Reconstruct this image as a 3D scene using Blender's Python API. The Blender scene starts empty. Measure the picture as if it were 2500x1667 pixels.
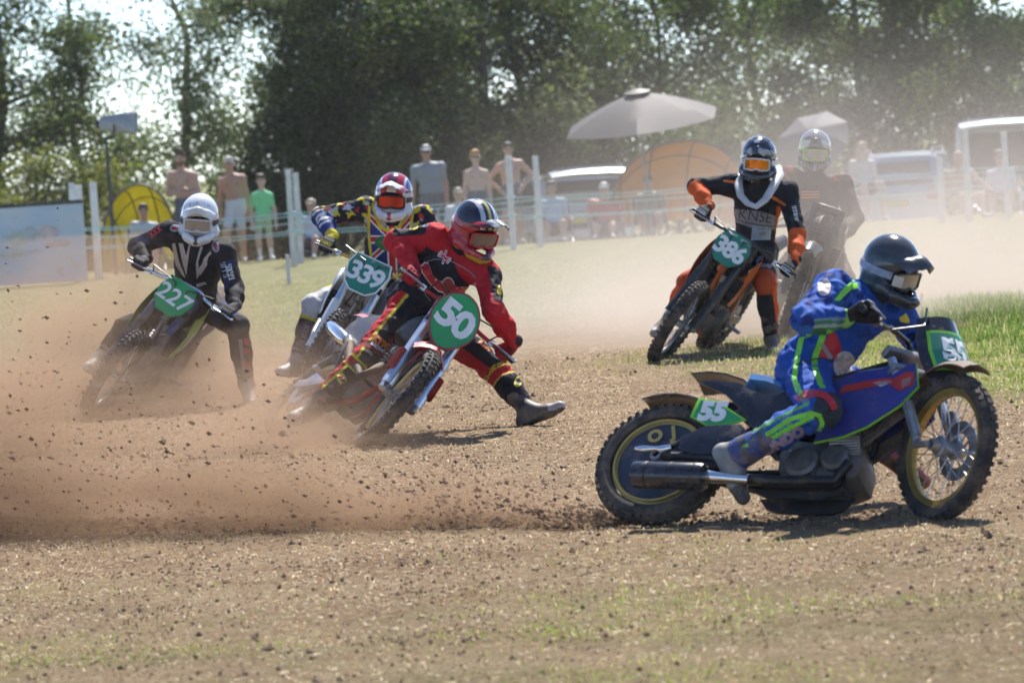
import bpy, bmesh, math, random
import numpy as np
from mathutils import Vector, Matrix
from mathutils.bvhtree import BVHTree

random.seed(7); RNG = np.random.default_rng(7)
SC = bpy.context.scene
COL = SC.collection
rad = math.radians

# ------------------------------------------------------------------ camera
FPX = 10600.0; CAM_H = 1.74          # focal length in photograph pixels, eye height
PITCH = math.atan(514.4 / FPX); ROLL = rad(3.7)
_f = np.array([0, math.cos(PITCH), -math.sin(PITCH)])
_r0 = np.array([1.0, 0, 0]); _u0 = np.array([0, math.sin(PITCH), math.cos(PITCH)])
CRI = math.cos(ROLL) * _r0 - math.sin(ROLL) * _u0
CUP = math.sin(ROLL) * _r0 + math.cos(ROLL) * _u0
CFW = _f; CPOS = np.array([0, 0, CAM_H])
cam_d = bpy.data.cameras.new('camera'); cam = bpy.data.objects.new('camera', cam_d); COL.objects.link(cam)
cam.matrix_world = Matrix(((CRI[0], CUP[0], -CFW[0], 0), (CRI[1], CUP[1], -CFW[1], 0), (CRI[2], CUP[2], -CFW[2], CAM_H), (0, 0, 0, 1)))
cam_d.sensor_width = 36; cam_d.sensor_fit = 'HORIZONTAL'; cam_d.lens = FPX / 2500 * 36
cam_d.clip_start = 0.5; cam_d.clip_end = 2000
cam_d.dof.use_dof = True; cam_d.dof.focus_distance = 24.0; cam_d.dof.aperture_fstop = 5.2
SC.camera = cam

# ------------------------------------------------------------------ sky, sun, exposure
SUN_EL, SUN_AZ = 52.0, 14.0        # sun stands behind the scene, to the right; azimuth from +Y towards +X
w = bpy.data.worlds.new('World'); SC.world = w; w.use_nodes = True
nt = w.node_tree; bg = nt.nodes['Background']
sky = nt.nodes.new('ShaderNodeTexSky'); sky.sky_type = 'NISHITA'; sky.sun_disc = False
sky.sun_elevation = rad(SUN_EL); sky.sun_rotation = rad(SUN_AZ); sky.dust_density = 0.1; sky.air_density = 0.55; sky.ozone_density = 2.0
nt.links.new(sky.outputs[0], bg.inputs[0]); bg.inputs[1].default_value = 0.13
sl = bpy.data.lights.new('sun', 'SUN'); sl.energy = 4.8; sl.angle = rad(0.53); sl.color = (1, 0.955, 0.88)
sun = bpy.data.objects.new('sun', sl); COL.objects.link(sun)
_sd = Vector((math.sin(rad(SUN_AZ)) * math.cos(rad(SUN_EL)), math.cos(rad(SUN_AZ)) * math.cos(rad(SUN_EL)), math.sin(rad(SUN_EL))))
sun.rotation_euler = (-_sd).to_track_quat('-Z', 'Y').to_euler(); sun.location = (30, 30, 40)
vs = SC.view_settings; vs.view_transform = 'Standard'; vs.look = 'None'; vs.gamma = 1; vs.use_curve_mapping = False
vs.exposure = 0.92
SC.cycles.use_denoising = True
SC.cycles.max_bounces = 6; SC.cycles.diffuse_bounces = 2; SC.cycles.glossy_bounces = 3; SC.cycles.transmission_bounces = 4
SC.cycles.transparent_max_bounces = 12; SC.cycles.volume_bounces = 2
SC.cycles.volume_step_rate = 1.0; SC.cycles.volume_max_steps = 64
SC.cycles.use_adaptive_sampling = True; SC.cycles.adaptive_threshold = 0.04
SC.cycles.caustics_reflective = False; SC.cycles.caustics_refractive = False

# ------------------------------------------------------------------ photograph pixel -> world
def nrm(v):
    v = np.asarray(v, float); return v / (np.linalg.norm(v) + 1e-12)
def ray(x, y): return CFW + (x - 1250) / FPX * CRI + (833.5 - y) / FPX * CUP
def at(x, y, D): return CPOS + D * ray(x, y)
def gnd(x, y, z=0.0):
    v = ray(x, y); return CPOS + (z - CAM_H) / v[2] * v
def depth(P): return float((np.asarray(P) - CPOS) @ CFW)
def proj(P):
    d = np.asarray(P) - CPOS; D = d @ CFW; return 1250 + FPX * (d @ CRI) / D, 833.5 - FPX * (d @ CUP) / D

# ------------------------------------------------------------------ materials
MATS = {}
def mat(name, col=(.5, .5, .5), rough=.6, metal=0.0, var=.12, vscale=14, dirt=0.0, dcol=(.34, .24, .16), bump=0.0, bscale=60, vcol=False, trans=0, emis=0, coat=0, spec=None, sss=0, dscale=9):
    if name in MATS: return MATS[name]
    m = bpy.data.materials.new(name); m.use_nodes = True; t = m.node_tree; N = t.nodes; L = t.links
    b = N['Principled BSDF']; b.inputs['Roughness'].default_value = rough; b.inputs['Metallic'].default_value = metal
    if spec is not None: b.inputs['Specular IOR Level'].default_value = spec
    if coat: b.inputs['Coat Weight'].default_value = coat; b.inputs['Coat Roughness'].default_value = .08
    if sss: b.inputs['Subsurface Weight'].default_value = sss; b.inputs['Subsurface Radius'].default_value = (.02, .008, .004)
    if trans: b.inputs['Transmission Weight'].default_value = trans
    tc = N.new('ShaderNodeTexCoord')
    if vcol:
        src = N.new('ShaderNodeVertexColor'); src.layer_name = 'Col'; csock = src.outputs['Color']
    else:
        src = N.new('ShaderNodeRGB'); src.outputs[0].default_value = (*col, 1); csock = src.outputs[0]
    if var:
        n = N.new('ShaderNodeTexNoise'); n.inputs['Scale'].default_value = vscale; n.inputs['Detail'].default_value = 4
        L.new(tc.outputs['Object'], n.inputs['Vector'])
        mr = N.new('ShaderNodeMapRange'); mr.inputs[1].default_value = .3; mr.inputs[2].default_value = .7
        mr.inputs[3].default_value = 1 - var; mr.inputs[4].default_value = 1 + var
        L.new(n.outputs['Fac'], mr.inputs[0])
        mx = N.new('ShaderNodeMix'); mx.data_type = 'RGBA'; mx.blend_type = 'MULTIPLY'; mx.inputs[0].default_value = 1
        L.new(csock, mx.inputs[6]); L.new(mr.outputs[0], mx.inputs[7]); csock = mx.outputs[2]
    if dirt:
        n = N.new('ShaderNodeTexNoise'); n.inputs['Scale'].default_value = dscale; n.inputs['Detail'].default_value = 8; n.inputs['Roughness'].default_value = .72
        L.new(tc.outputs['Object'], n.inputs['Vector'])
        mr = N.new('ShaderNodeMapRange'); mr.inputs[1].default_value = .62 - .3 * dirt; mr.inputs[2].default_value = .82 - .2 * dirt; mr.inputs[4].default_value = min(.9, .35 + dirt * .6)
        L.new(n.outputs['Fac'], mr.inputs[0])
        mx = N.new('ShaderNodeMix'); mx.data_type = 'RGBA'; mx.inputs[7].default_value = (*dcol, 1)
        L.new(mr.outputs[0], mx.inputs[0]); L.new(csock, mx.inputs[6]); csock = mx.outputs[2]
        r2 = N.new('ShaderNodeMapRange'); r2.inputs[3].default_value = rough; r2.inputs[4].default_value = .95
        L.new(mr.outputs[0], r2.inputs[0]); L.new(r2.outputs[0], b.inputs['Roughness'])
    L.new(csock, b.inputs['Base Color'])
    if emis:
        L.new(csock, b.inputs['Emission Color']); b.inputs['Emission Strength'].default_value = emis
    if bump:
        n = N.new('ShaderNodeTexNoise'); n.inputs['Scale'].default_value = bscale; n.inputs['Detail'].default_value = 5
        L.new(tc.outputs['Object'], n.inputs['Vector'])
        bp = N.new('ShaderNodeBump'); bp.inputs['Strength'].default_value = bump; bp.inputs['Distance'].default_value = .01
        L.new(n.outputs['Fac'], bp.inputs['Height']); L.new(bp.outputs[0], b.inputs['Normal'])
    MATS[name] = m; return m

# ------------------------------------------------------------------ object helpers
def link(o, parent=None):
    COL.objects.link(o)
    if parent is not None: o.parent = parent
    return o
def tag(o, label=None, cat=None, group=None, kind=None):
    if label: o['label'] = label
    if cat: o['category'] = cat
    if group: o['group'] = group
    if kind: o['kind'] = kind
    return o
def empty(name, loc=(0, 0, 0), M=None):
    o = bpy.data.objects.new(name, None); o.empty_display_size = .2
    if M is not None: o.matrix_world = M
    else: o.location = tuple(loc)
    return link(o)
def mesh_obj(name, V, Fc, m, parent=None, smooth=True, sharp=None, col=None, bevel=0, mi=None):
    me = bpy.data.meshes.new(name)
    V = np.asarray(V, dtype=np.float32)
    if isinstance(Fc, np.ndarray) and Fc.ndim == 2:
        n, k = Fc.shape
        me.vertices.add(len(V)); me.vertices.foreach_set('co', V.ravel())
        me.loops.add(n * k); me.loops.foreach_set('vertex_index', Fc.ravel().astype(np.int32))
        me.polygons.add(n); me.polygons.foreach_set('loop_start', (np.arange(n) * k).astype(np.int32))
        me.update(calc_edges=True)
    else:
        me.from_pydata([tuple(map(float, v)) for v in V], [], [tuple(map(int, f)) for f in Fc]); me.update()
    for x in (m if isinstance(m, (list, tuple)) else [m]): me.materials.append(x)
    if mi is not None: me.polygons.foreach_set('material_index', np.asarray(mi, np.int32))
    if bevel:
        bm = bmesh.new(); bm.from_mesh(me); bmesh.ops.remove_doubles(bm, verts=bm.verts, dist=1e-5)
        ed = [e for e in bm.edges if len(e.link_faces) == 2 and e.calc_face_angle(0) > .6]
        bmesh.ops.bevel(bm, geom=ed, offset=bevel, segments=2, affect='EDGES', profile=.6, clamp_overlap=True)
        bm.to_mesh(me); bm.free()
    me.polygons.foreach_set('use_smooth', np.full(len(me.polygons), bool(smooth)))
    if smooth and sharp is not None: me.set_sharp_from_angle(angle=rad(sharp))
    if col is not None:
        a = me.color_attributes.new('Col', 'FLOAT_COLOR', 'POINT')
        c = np.ones((len(V), 4), np.float32); c[:, :3] = col; a.data.foreach_set('color', c.ravel())
    me.update()
    o = bpy.data.objects.new(name, me)
    return link(o, parent)

class MB:
    """collects shapes; T (3x3, origin) places what is added"""
    def __init__(s): s.V = []; s.F = []; s.n = 0; s.R = np.eye(3); s.O = np.zeros(3)
    def frame(s, O=(0, 0, 0), R=None): s.O = np.asarray(O, float); s.R = np.eye(3) if R is None else np.asarray(R, float); return s
    def add(s, V, F):
        V = np.asarray(V, float) @ s.R.T + s.O
        s.V.append(V); s.F += [tuple(i + s.n for i in f) for f in F]; s.n += len(V); return s
    def box(s, c, d, R=None):
        x, y, z = np.asarray(d, float) / 2
        v = np.array([(a * x, b * y, e * z) for a in (-1, 1) for b in (-1, 1) for e in (-1, 1)])
        if R is not None: v = v @ np.asarray(R).T
        return s.add(v + np.asarray(c, float), [(0, 1, 3, 2), (4, 6, 7, 5), (0, 4, 5, 1), (2, 3, 7, 6), (0, 2, 6, 4), (1, 5, 7, 3)])
    def tube(s, pts, r, n=10, cap=True, closed=False, ry=None):
        P = [np.asarray(p, float) for p in pts]; m = len(P)
        rr = [r] * m if np.isscalar(r) else list(r); V = []; F = []
        up = None
        for i in range(m):
            if closed: t = nrm(P[(i + 1) % m] - P[i - 1])
            else: t = nrm(P[min(i + 1, m - 1)] - P[max(i - 1, 0)])
            if up is None:
                up = np.array([0, 0, 1.]) if abs(t[2]) < .9 else np.array([1., 0, 0])
            a = nrm(np.cross(up, t)); b = np.cross(t, a); up = b
            for k in range(n):
                an = 2 * math.pi * k / n
                V.append(P[i] + rr[i] * (math.cos(an) * a + math.sin(an) * b * (1 if ry is None else ry)))
        for i in range(m if closed else m - 1):
            j = (i + 1) % m
            for k in range(n): F.append((i * n + k, i * n + (k + 1) % n, j * n + (k + 1) % n, j * n + k))
        if cap and not closed: F.append(tuple(range(n - 1, -1, -1))); F.append(tuple((m - 1) * n + k for k in range(n)))
        return s.add(V, F)
    def lathe(s, prof, c=(0, 0, 0), ax=(0, 0, 1), n=24, closed=False):
        """prof: list of (radius, offset along axis)"""
        ax = nrm(ax); a = nrm(np.cross(ax, [0, 0, 1.] if abs(ax[2]) < .9 else [1., 0, 0])); b = np.cross(ax, a)
        V = []; F = []; m = len(prof)
        for k in range(n):
            an = 2 * math.pi * k / n; d = math.cos(an) * a + math.sin(an) * b
            for r_, h in prof: V.append(np.asarray(c, float) + d * r_ + ax * h)
        for k in range(n):
            k2 = (k + 1) % n
            for i in range(m if closed else m - 1):
                j = (i + 1) % m; F.append((k * m + i, k2 * m + i, k2 * m + j, k * m + j))
        return s.add(V, F)
    def prism(s, out, O, U, W, th):
        """2-D outline on plane O,U,W extruded by th along U x W (both sides)"""
        O, U, W = map(lambda q: np.asarray(q, float), (O, U, W)); N = nrm(np.cross(U, W)); k = len(out)
        V = [O + U * a + W * b + N * th / 2 for a, b in out] + [O + U * a + W * b - N * th / 2 for a, b in out]
        F = [tuple(range(k)), tuple(range(2 * k - 1, k - 1, -1))] + [(i, k + i, k + (i + 1) % k, (i + 1) % k) for i in range(k)]
        return s.add(V, F)
    def loft(s, rings, cap=True, closed=True):
        k = len(rings[0]); V = [p for r_ in rings for p in r_]; F = []
        for i in range(len(rings) - 1):
            for j in range(k if closed else k - 1): F.append((i * k + j, i * k + (j + 1) % k, (i + 1) * k + (j + 1) % k, (i + 1) * k + j))
        if cap: F.append(tuple(range(k - 1, -1, -1))); F.append(tuple((len(rings) - 1) * k + j for j in range(k)))
        return s.add(V, F)
    def ell(s, c, r_, n=14, m=8, R=None):
        V = []; F = []
        for i in range(m + 1):
            th = math.pi * i / m
            for k in range(n): an = 2 * math.pi * k / n; V.append((math.sin(th) * math.cos(an), math.sin(th) * math.sin(an), math.cos(th)))
        V = np.array(V) * np.asarray(r_)
        if R is not None: V = V @ np.asarray(R).T
        for i in range(m):
            for k in range(n): F.append((i * n + k, (i + 1) * n + k, (i + 1) * n + (k + 1) % n, i * n + (k + 1) % n))
        return s.add(V + np.asarray(c, float), F)
    def sheet(s, grid, th):
        """grid[i][j] of points -> closed plate of thickness th"""
        G = np.asarray(grid, float); a, b = G.shape[:2]
        du = np.gradient(G, axis=0); dv = np.gradient(G, axis=1); N = np.cross(du, dv); N /= np.linalg.norm(N, axis=2, keepdims=True) + 1e-9
        T = (G + N * th / 2).reshape(-1, 3); B = (G - N * th / 2).reshape(-1, 3); k = a * b; F = []
        for i in range(a - 1):
            for j in range(b - 1):
                q = (i * b + j, (i + 1) * b + j, (i + 1) * b + j + 1, i * b + j + 1); F.append(q); F.append(tuple(k + x for x in q[::-1]))
        bd = [(i, 0) for i in range(a)] + [(a - 1, j) for j in range(1, b)] + [(i, b - 1) for i in range(a - 2, -1, -1)] + [(0, j) for j in range(b - 2, 0, -1)]
        ids = [i * b + j for i, j in bd]
        for x, y in zip(ids, ids[1:] + ids[:1]): F.append((y, x, k + x, k + y))
        return s.add(np.vstack([T, B]), F)
    def build(s, name, m, parent=None, smooth=True, sharp=38, bevel=0):
        return mesh_obj(name, np.vstack(s.V), s.F, m, parent, smooth, sharp, bevel=bevel)

def lerp(a, b, t_): return a + (b - a) * t_
def rotm(ax, a):
    ax = nrm(ax); K = np.array([[0, -ax[2], ax[1]], [ax[2], 0, -ax[0]], [-ax[1], ax[0], 0]])
    return np.eye(3) + math.sin(a) * K + (1 - math.cos(a)) * K @ K

# ------------------------------------------------------------------ smooth bodies: tapered limbs blended on a grid
def _cone_d(P, a, b, ra, rb):
    ba = b - a; l2 = ba @ ba + 1e-12; t = np.clip(((P - a) @ ba) / l2, 0, 1)
    q = P - a - t[..., None] * ba
    return np.sqrt((q * q).sum(-1)) - (ra + (rb - ra) * t), t
def _ell_d(P, c, r_, R):
    q = (P - c) @ R / r_; k0 = np.sqrt((q * q).sum(-1)); q2 = q / r_; k1 = np.sqrt((q2 * q2).sum(-1)) + 1e-9
    return k0 * (k0 - 1) / k1
def cone(a, b, ra, rb, tagname='', k=.03, op='u'): return dict(t='c', a=np.asarray(a, float), b=np.asarray(b, float), ra=ra, rb=rb, n=tagname, k=k, op=op)
def ellp(c, r_, R=None, tagname='', k=.03, op='u'): return dict(t='e', c=np.asarray(c, float), r=np.asarray(r_, float), R=np.eye(3) if R is None else np.asarray(R, float), n=tagname, k=k, op=op)
def plane(p, n, tagname=''): return dict(t='p', p=np.asarray(p, float), nn=nrm(n), n=tagname, op='i', k=.004)
def _pd(p, P):
    if p['t'] == 'c': return _cone_d(P, p['a'], p['b'], p['ra'], p['rb'])[0]
    if p['t'] == 'e': return _ell_d(P, p['c'], p['r'], p['R'])
    return (P - p['p']) @ p['nn']
def blend(prims, vox, wrinkle=None):
    lo = np.full(3, 1e9); hi = -lo
    for p in prims:
        if p['op'] != 'u': continue
        if p['t'] == 'c': m = max(p['ra'], p['rb']); pts = [p['a'] - m, p['a'] + m, p['b'] - m, p['b'] + m]
        else: m = p['r'].max(); pts = [p['c'] - m, p['c'] + m]
        p['lo'] = np.min(pts, 0); p['hi'] = np.max(pts, 0); lo = np.minimum(lo, p['lo']); hi = np.maximum(hi, p['hi'])
    lo = lo - 3 * vox; hi = hi + 3 * vox
    dim = np.ceil((hi - lo) / vox).astype(int) + 1
    Fd = np.full(dim, .25, np.float64)
    ax = [lo[i] + vox * np.arange(dim[i]) for i in range(3)]
    for p in prims:
        if p['op'] == 'u':
            mg = p['k'] * 1.2 + 3 * vox
            i0 = np.maximum(0, np.floor((p['lo'] - mg - lo) / vox).astype(int)); i1 = np.minimum(dim, np.ceil((p['hi'] + mg - lo) / vox).astype(int) + 1)
        else: i0 = np.zeros(3, int); i1 = dim
        sl_ = tuple(slice(a, b) for a, b in zip(i0, i1))
        P = np.stack(np.meshgrid(*[ax[i][i0[i]:i1[i]] for i in range(3)], indexing='ij'), -1)
        d = _pd(p, P); f = Fd[sl_]; k = p['k']
        if p['op'] == 'u':
            h = np.clip(.5 + .5 * (d - f) / k, 0, 1); Fd[sl_] = d * (1 - h) + f * h - k * h * (1 - h)
        elif p['op'] == 's': d = -d; h = np.clip(.5 - .5 * (d - f) / k, 0, 1); Fd[sl_] = d * (1 - h) + f * h + k * h * (1 - h)
        else: Fd[sl_] = np.maximum(f, d)
    if wrinkle is not None:
        P = np.stack(np.meshgrid(*ax, indexing='ij'), -1); m = np.abs(Fd) < .05; Fd[m] += wrinkle(P[m])
    # surface nets
    s = Fd < 0; nx, ny, nz = np.array(dim) - 1
    cnt = np.zeros((nx, ny, nz)); acc = np.zeros((nx, ny, nz, 3))
    cor = [(i, j, k) for i in (0, 1) for j in (0, 1) for k in (0, 1)]
    g = lambda A, c: A[c[0]:c[0] + nx, c[1]:c[1] + ny, c[2]:c[2] + nz]
    for c in cor:
        for axx in range(3):
            if c[axx]: continue
            e = list(c); e[axx] = 1; e = tuple(e)
            f0 = g(Fd, c); f1 = g(Fd, e); m = (f0 < 0) != (f1 < 0)
            t = np.where(m, f0 / np.where(np.abs(f0 - f1) < 1e-12, 1, f0 - f1), 0)
            cnt += m
            for q in range(3): acc[..., q] += np.where(m, c[q] + (t if q == axx else 0), 0)
    act = cnt > 0; idx = np.full(act.shape, -1, np.int64); idx[act] = np.arange(act.sum())
    ci = np.argwhere(act); V = lo + vox * (ci + acc[act] / cnt[act][:, None])
    Q = []
    for axx in range(3):
        a0 = [slice(None)] * 3; a1 = [slice(None)] * 3; a0[axx] = slice(0, -1); a1[axx] = slice(1, None)
        s0 = s[tuple(a0)]; s1 = s[tuple(a1)]
        u, v = [(1, 2), (2, 0), (0, 1)][axx]
        for flip in (False, True):
            m = (s0 & ~s1) if not flip else (~s0 & s1)
            E_ = np.argwhere(m); E_ = E_[(E_[:, u] > 0) & (E_[:, v] > 0) & (E_[:, u] < [nx, ny, nz][u]) & (E_[:, v] < [nx, ny, nz][v])]
            def cell(du, dv):
                q = E_.copy(); q[:, u] += du; q[:, v] += dv; return idx[q[:, 0], q[:, 1], q[:, 2]]
            qd = np.stack([cell(-1, -1), cell(0, -1), cell(0, 0), cell(-1, 0)], 1)
            Q.append(qd if not flip else qd[:, ::-1])
    Q = np.vstack(Q); Q = Q[(Q >= 0).all(1)]
    return V, Q
def nearest_prim(prims, V):
    """name index + parameter along the limb for every vertex"""
    U = [p for p in prims if p['op'] == 'u']; names = sorted({p['n'] for p in U}); best = np.full(len(V), 1e9); who = np.zeros(len(V), int); tt = np.zeros(len(V))
    for p in U:
        if p['t'] == 'c': d, t = _cone_d(V, p['a'], p['b'], p['ra'], p['rb'])
        else: d = _ell_d(V, p['c'], p['r'], p['R']); t = np.full(len(V), .5)
        m = d < best; best[m] = d[m]; who[m] = names.index(p['n']); tt[m] = t[m]
    return names, who, tt
def vnoise(P, s, seed=0):
    """cheap smooth value noise -1..1"""
    P = np.asarray(P) * s + seed * 17.31
    return (np.sin(P[..., 0] * 1.7 + np.sin(P[..., 1] * 2.3 + seed)) + np.sin(P[..., 1] * 1.9 + np.sin(P[..., 2] * 2.1 + 1.3)) + np.sin(P[..., 2] * 1.6 + np.sin(P[..., 0] * 2.7 + .7))) / 3

# ------------------------------------------------------------------ lettering and prints
def text_mesh(txt, size, bold=.0, shear=0, spacing=1.0):
    cu = bpy.data.curves.new('t', 'FONT'); cu.body = txt; cu.size = size; cu.align_x = 'CENTER'; cu.align_y = 'CENTER'; cu.offset = bold; cu.shear = shear; cu.space_character = spacing; cu.resolution_u = 3
    o = bpy.data.objects.new('t', cu); COL.objects.link(o)
    bpy.context.view_layer.update()
    me = bpy.data.meshes.new_from_object(o.evaluated_get(bpy.context.evaluated_depsgraph_get()))
    V = np.array([v.co[:2] for v in me.vertices]); F = [tuple(p.vertices) for p in me.polygons]
    bpy.data.objects.remove(o); bpy.data.curves.remove(cu); bpy.data.meshes.remove(me)
    return V, F
def poly2(out): return np.array(out, float), [tuple(range(len(out)))]
def oval2(a, b, n=28, c=(0, 0)): return poly2([(c[0] + a * math.cos(2 * math.pi * i / n), c[1] + b * math.sin(2 * math.pi * i / n)) for i in range(n)])
def strip2(pts, wd):
    P = [np.array(p, float) for p in pts]; V = []; F = []
    for i, p in enumerate(P):
        t = P[min(i + 1, len(P) - 1)] - P[max(0, i - 1)]; t = t / (np.linalg.norm(t) + 1e-9); n = np.array([-t[1], t[0]])
        ww = wd if np.isscalar(wd) else wd[i]
        V += [p + n * ww / 2, p - n * ww / 2]
        if i: F.append((2 * i - 2, 2 * i - 1, 2 * i + 1, 2 * i))
    return np.array(V), F
def marks(n, w_, h_, seed=0):
    """a row of small blurred letter-like marks, too far away to read"""
    rg = np.random.default_rng(seed); L_ = []
    for i in range(n):
        x0 = (i - n / 2) * w_ / n; cw = w_ / n * .78; kind = rg.integers(0, 3); st = cw * .34
        if kind == 0: L_ += [strip2([(x0 + st / 2, -h_ / 2), (x0 + st / 2, h_ / 2)], st), strip2([(x0, h_ * .38), (x0 + cw, h_ * .38)], st * .8)]
        elif kind == 1: L_ += [strip2([(x0, -h_ / 2), (x0 + cw, h_ / 2)], st), strip2([(x0, h_ / 2), (x0 + cw, -h_ / 2)], st)]
        else: L_ += [strip2([(x0, -h_ * .38), (x0 + cw, -h_ * .38)], st * .8), strip2([(x0 + cw - st / 2, -h_ / 2), (x0 + cw - st / 2, h_ / 2)], st), strip2([(x0 + st / 2, 0), (x0 + st / 2, h_ / 2)], st)]
    return merge2(*L_)
def rot2(VF, a, c=(0, 0), s=1.0):
    V, F = VF; R = np.array([[math.cos(a), -math.sin(a)], [math.sin(a), math.cos(a)]]); return V * s @ R.T + np.asarray(c), F
def merge2(*L_):
    V = []; F = []; n = 0
    for v, f in L_: V.append(v); F += [tuple(i + n for i in q) for q in f]; n += len(v)
    return np.vstack(V), F
def flat_print(name, VF, O, U, W, m, parent, th=.0016):
    """print lying on a flat plate"""
    V, F = VF; O, U, W = map(lambda q: np.asarray(q, float), (O, U, W)); N = nrm(np.cross(U, W))
    P = O + V[:, :1] * U + V[:, 1:2] * W + N * th
    return mesh_obj(name, P, F, m, parent, smooth=False)
def decal(name, VF, bvh, O, U, W, m, parent, off=.0035, far=.35, fine=.014, inv=None):
    """print that follows the cloth underneath; world-space frame"""
    V, F = VF; O = np.asarray(O, float); U = nrm(U); W = nrm(W); N = nrm(np.cross(U, W))
    bm = bmesh.new(); vs_ = [bm.verts.new((v[0], v[1], 0)) for v in V]
    for f in F:
        try: bm.faces.new([vs_[i] for i in f])
        except ValueError: pass
    bmesh.ops.triangulate(bm, faces=bm.faces)
    for _ in range(4):
        ed = [e for e in bm.edges if e.calc_length() > fine]
        if not ed: break
        bmesh.ops.subdivide_edges(bm, edges=ed, cuts=1); bmesh.ops.triangulate(bm, faces=[f for f in bm.faces if len(f.verts) > 3])
    dead = []
    for v in bm.verts:
        p = O + v.co.x * U + v.co.y * W + N * far
        h, n, i, d = bvh.ray_cast(Vector(p), Vector(-N), far * 2)
        if h is None: dead.append(v)
        else: v.co = Vector(np.array(h) + off * N)
    bmesh.ops.delete(bm, geom=dead, context='VERTS')
    me = bpy.data.meshes.new(name); bm.to_mesh(me); bm.free()
    if not len(me.polygons): return None
    me.materials.append(m); o = bpy.data.objects.new(name, me)
    me.polygons.foreach_set('use_smooth', np.ones(len(me.polygons), bool))
    return link(o, parent)
# ================================================================== GROUND
def smooth01(a, b, x): t = np.clip((x - a) / (b - a), 0, 1); return t * t * (3 - 2 * t)
def fbm(X, Y, s, seed=0, o=4):
    r_ = 0; a = 1.0; tot = 0
    for i in range(o):
        r_ = r_ + a * vnoise(np.stack([X, Y, np.full_like(X, seed * 3.1 + i)], -1), s * 2 ** i, seed + i); tot += a; a *= .55
    return r_ / tot
def infield(X, Y):
    """1 on the green infield on the right, 0 on the dirt track"""
    n = fbm(X, Y, .9, 3)
    near = 29.3 - 2.5 * (X - .7) + .9 * n; far = 32.3 + 1.5 * (X - .7) + .8 * n      # wedge that widens to the right
    return smooth01(0, 1.6, Y - near) * smooth01(0, .9, far - Y) * smooth01(.0, .9, X + .4 * n)
def outfield(X, Y):
    n = fbm(X, Y, .35, 5)
    return smooth01(36.5, 43, Y - .35 * X + 3.0 * n) * .95
def nearfield(X, Y):
    n = fbm(X, Y, 1.1, 8)
    return smooth01(18.6, 15.2, Y + 1.6 * n) * .36
def drop(Y): return -1.2 * smooth01(65.5, 86, np.asarray(Y, float))      # the field falls away behind the fence
def relief(X, Y):
    near = smooth01(40, 24, Y)
    h = .016 * fbm(X, Y, 2.2, 1) + .012 * fbm(X, Y, 9, 2) * near + .010 * fbm(X, Y, 26, 4, 3) * near
    h = h + .05 * np.exp(-((X - 3.6) / .8) ** 2 - ((Y - 33.5) / 1.6) ** 2) * 2.2 * (1 + .6 * fbm(X, Y, 4, 6)) + .035 * infield(X, Y)
    h = h + .014 * fbm(X * .25 + Y * .06, Y * 1.7, 2.6, 15, 3) * near                      # shallow ruts along the racing line
    o, l = gnd(1530, 1280), gnd(-260, 1296); u = (l - o)[:2] / np.linalg.norm((l - o)[:2]); q = (X - o[0]) * -u[1] + (Y - o[1]) * u[0]; t_ = (X - o[0]) * u[0] + (Y - o[1]) * u[1]
    h = h + smooth01(-.6, .3, t_) * (-.028 * np.exp(-(q / .07) ** 2) + .022 * np.exp(-((q + .18) / .09) ** 2) * (1 + fbm(X, Y, 9, 16)))
    return h * smooth01(75, 50, Y) + drop(Y)
ys = np.concatenate([np.linspace(-40, 11, 12), np.arange(12, 30, .05), np.arange(30, 46, .12), np.arange(46, 90, .9), np.geomspace(90, 420, 14)])
xs = np.concatenate([-np.geomspace(260, 9, 14), np.arange(-8.5, -3.6, .35), np.arange(-3.5, 4.3, .036), np.arange(4.4, 9, .35), np.geomspace(9.3, 260, 14)])
GX, GY = np.meshgrid(xs, ys, indexing='ij')
GZ = relief(GX, GY)
V = np.stack([GX, GY, GZ], -1).reshape(-1, 3); a, b = GX.shape
ii, jj = np.meshgrid(np.arange(a - 1), np.arange(b - 1), indexing='ij')
Q = np.stack([ii * b + jj, (ii + 1) * b + jj, (ii + 1) * b + jj + 1, ii * b + jj + 1], -1).reshape(-1, 4)
MG = bpy.data.materials.new('ground_soil'); MG.use_nodes = True
t = MG.node_tree; N = t.nodes; L = t.links; B = N['Principled BSDF']; B.inputs['Roughness'].default_value = .93; B.inputs['Specular IOR Level'].default_value = .2
at_g = N.new('ShaderNodeVertexColor'); at_g.layer_name = 'Col'
sep = N.new('ShaderNodeSeparateColor'); L.new(at_g.outputs[0], sep.inputs[0])
tc = N.new('ShaderNodeTexCoord')
def gnoise(scale, det=5, rough=.6, stretch=None):
    n = N.new('ShaderNodeTexNoise'); n.inputs['Scale'].default_value = scale; n.inputs['Detail'].default_value = det; n.inputs['Roughness'].default_value = rough
    if stretch:
        mp = N.new('ShaderNodeMapping'); mp.inputs['Scale'].default_value = stretch; L.new(tc.outputs['Object'], mp.inputs[0]); L.new(mp.outputs[0], n.inputs['Vector'])
    else: L.new(tc.outputs['Object'], n.inputs['Vector'])
    return n.outputs['Fac']
def gmix(f, a, b, kind='MIX'):
    m = N.new('ShaderNodeMix'); m.data_type = 'RGBA'; m.blend_type = kind
    if isinstance(f, (int, float)): m.inputs[0].default_value = f
    else: L.new(f, m.inputs[0])
    for s_, v in ((6, a), (7, b)):
        if isinstance(v, tuple): m.inputs[s_].default_value = (*v, 1)
        else: L.new(v, m.inputs[s_])
    return m.outputs[2]
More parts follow.
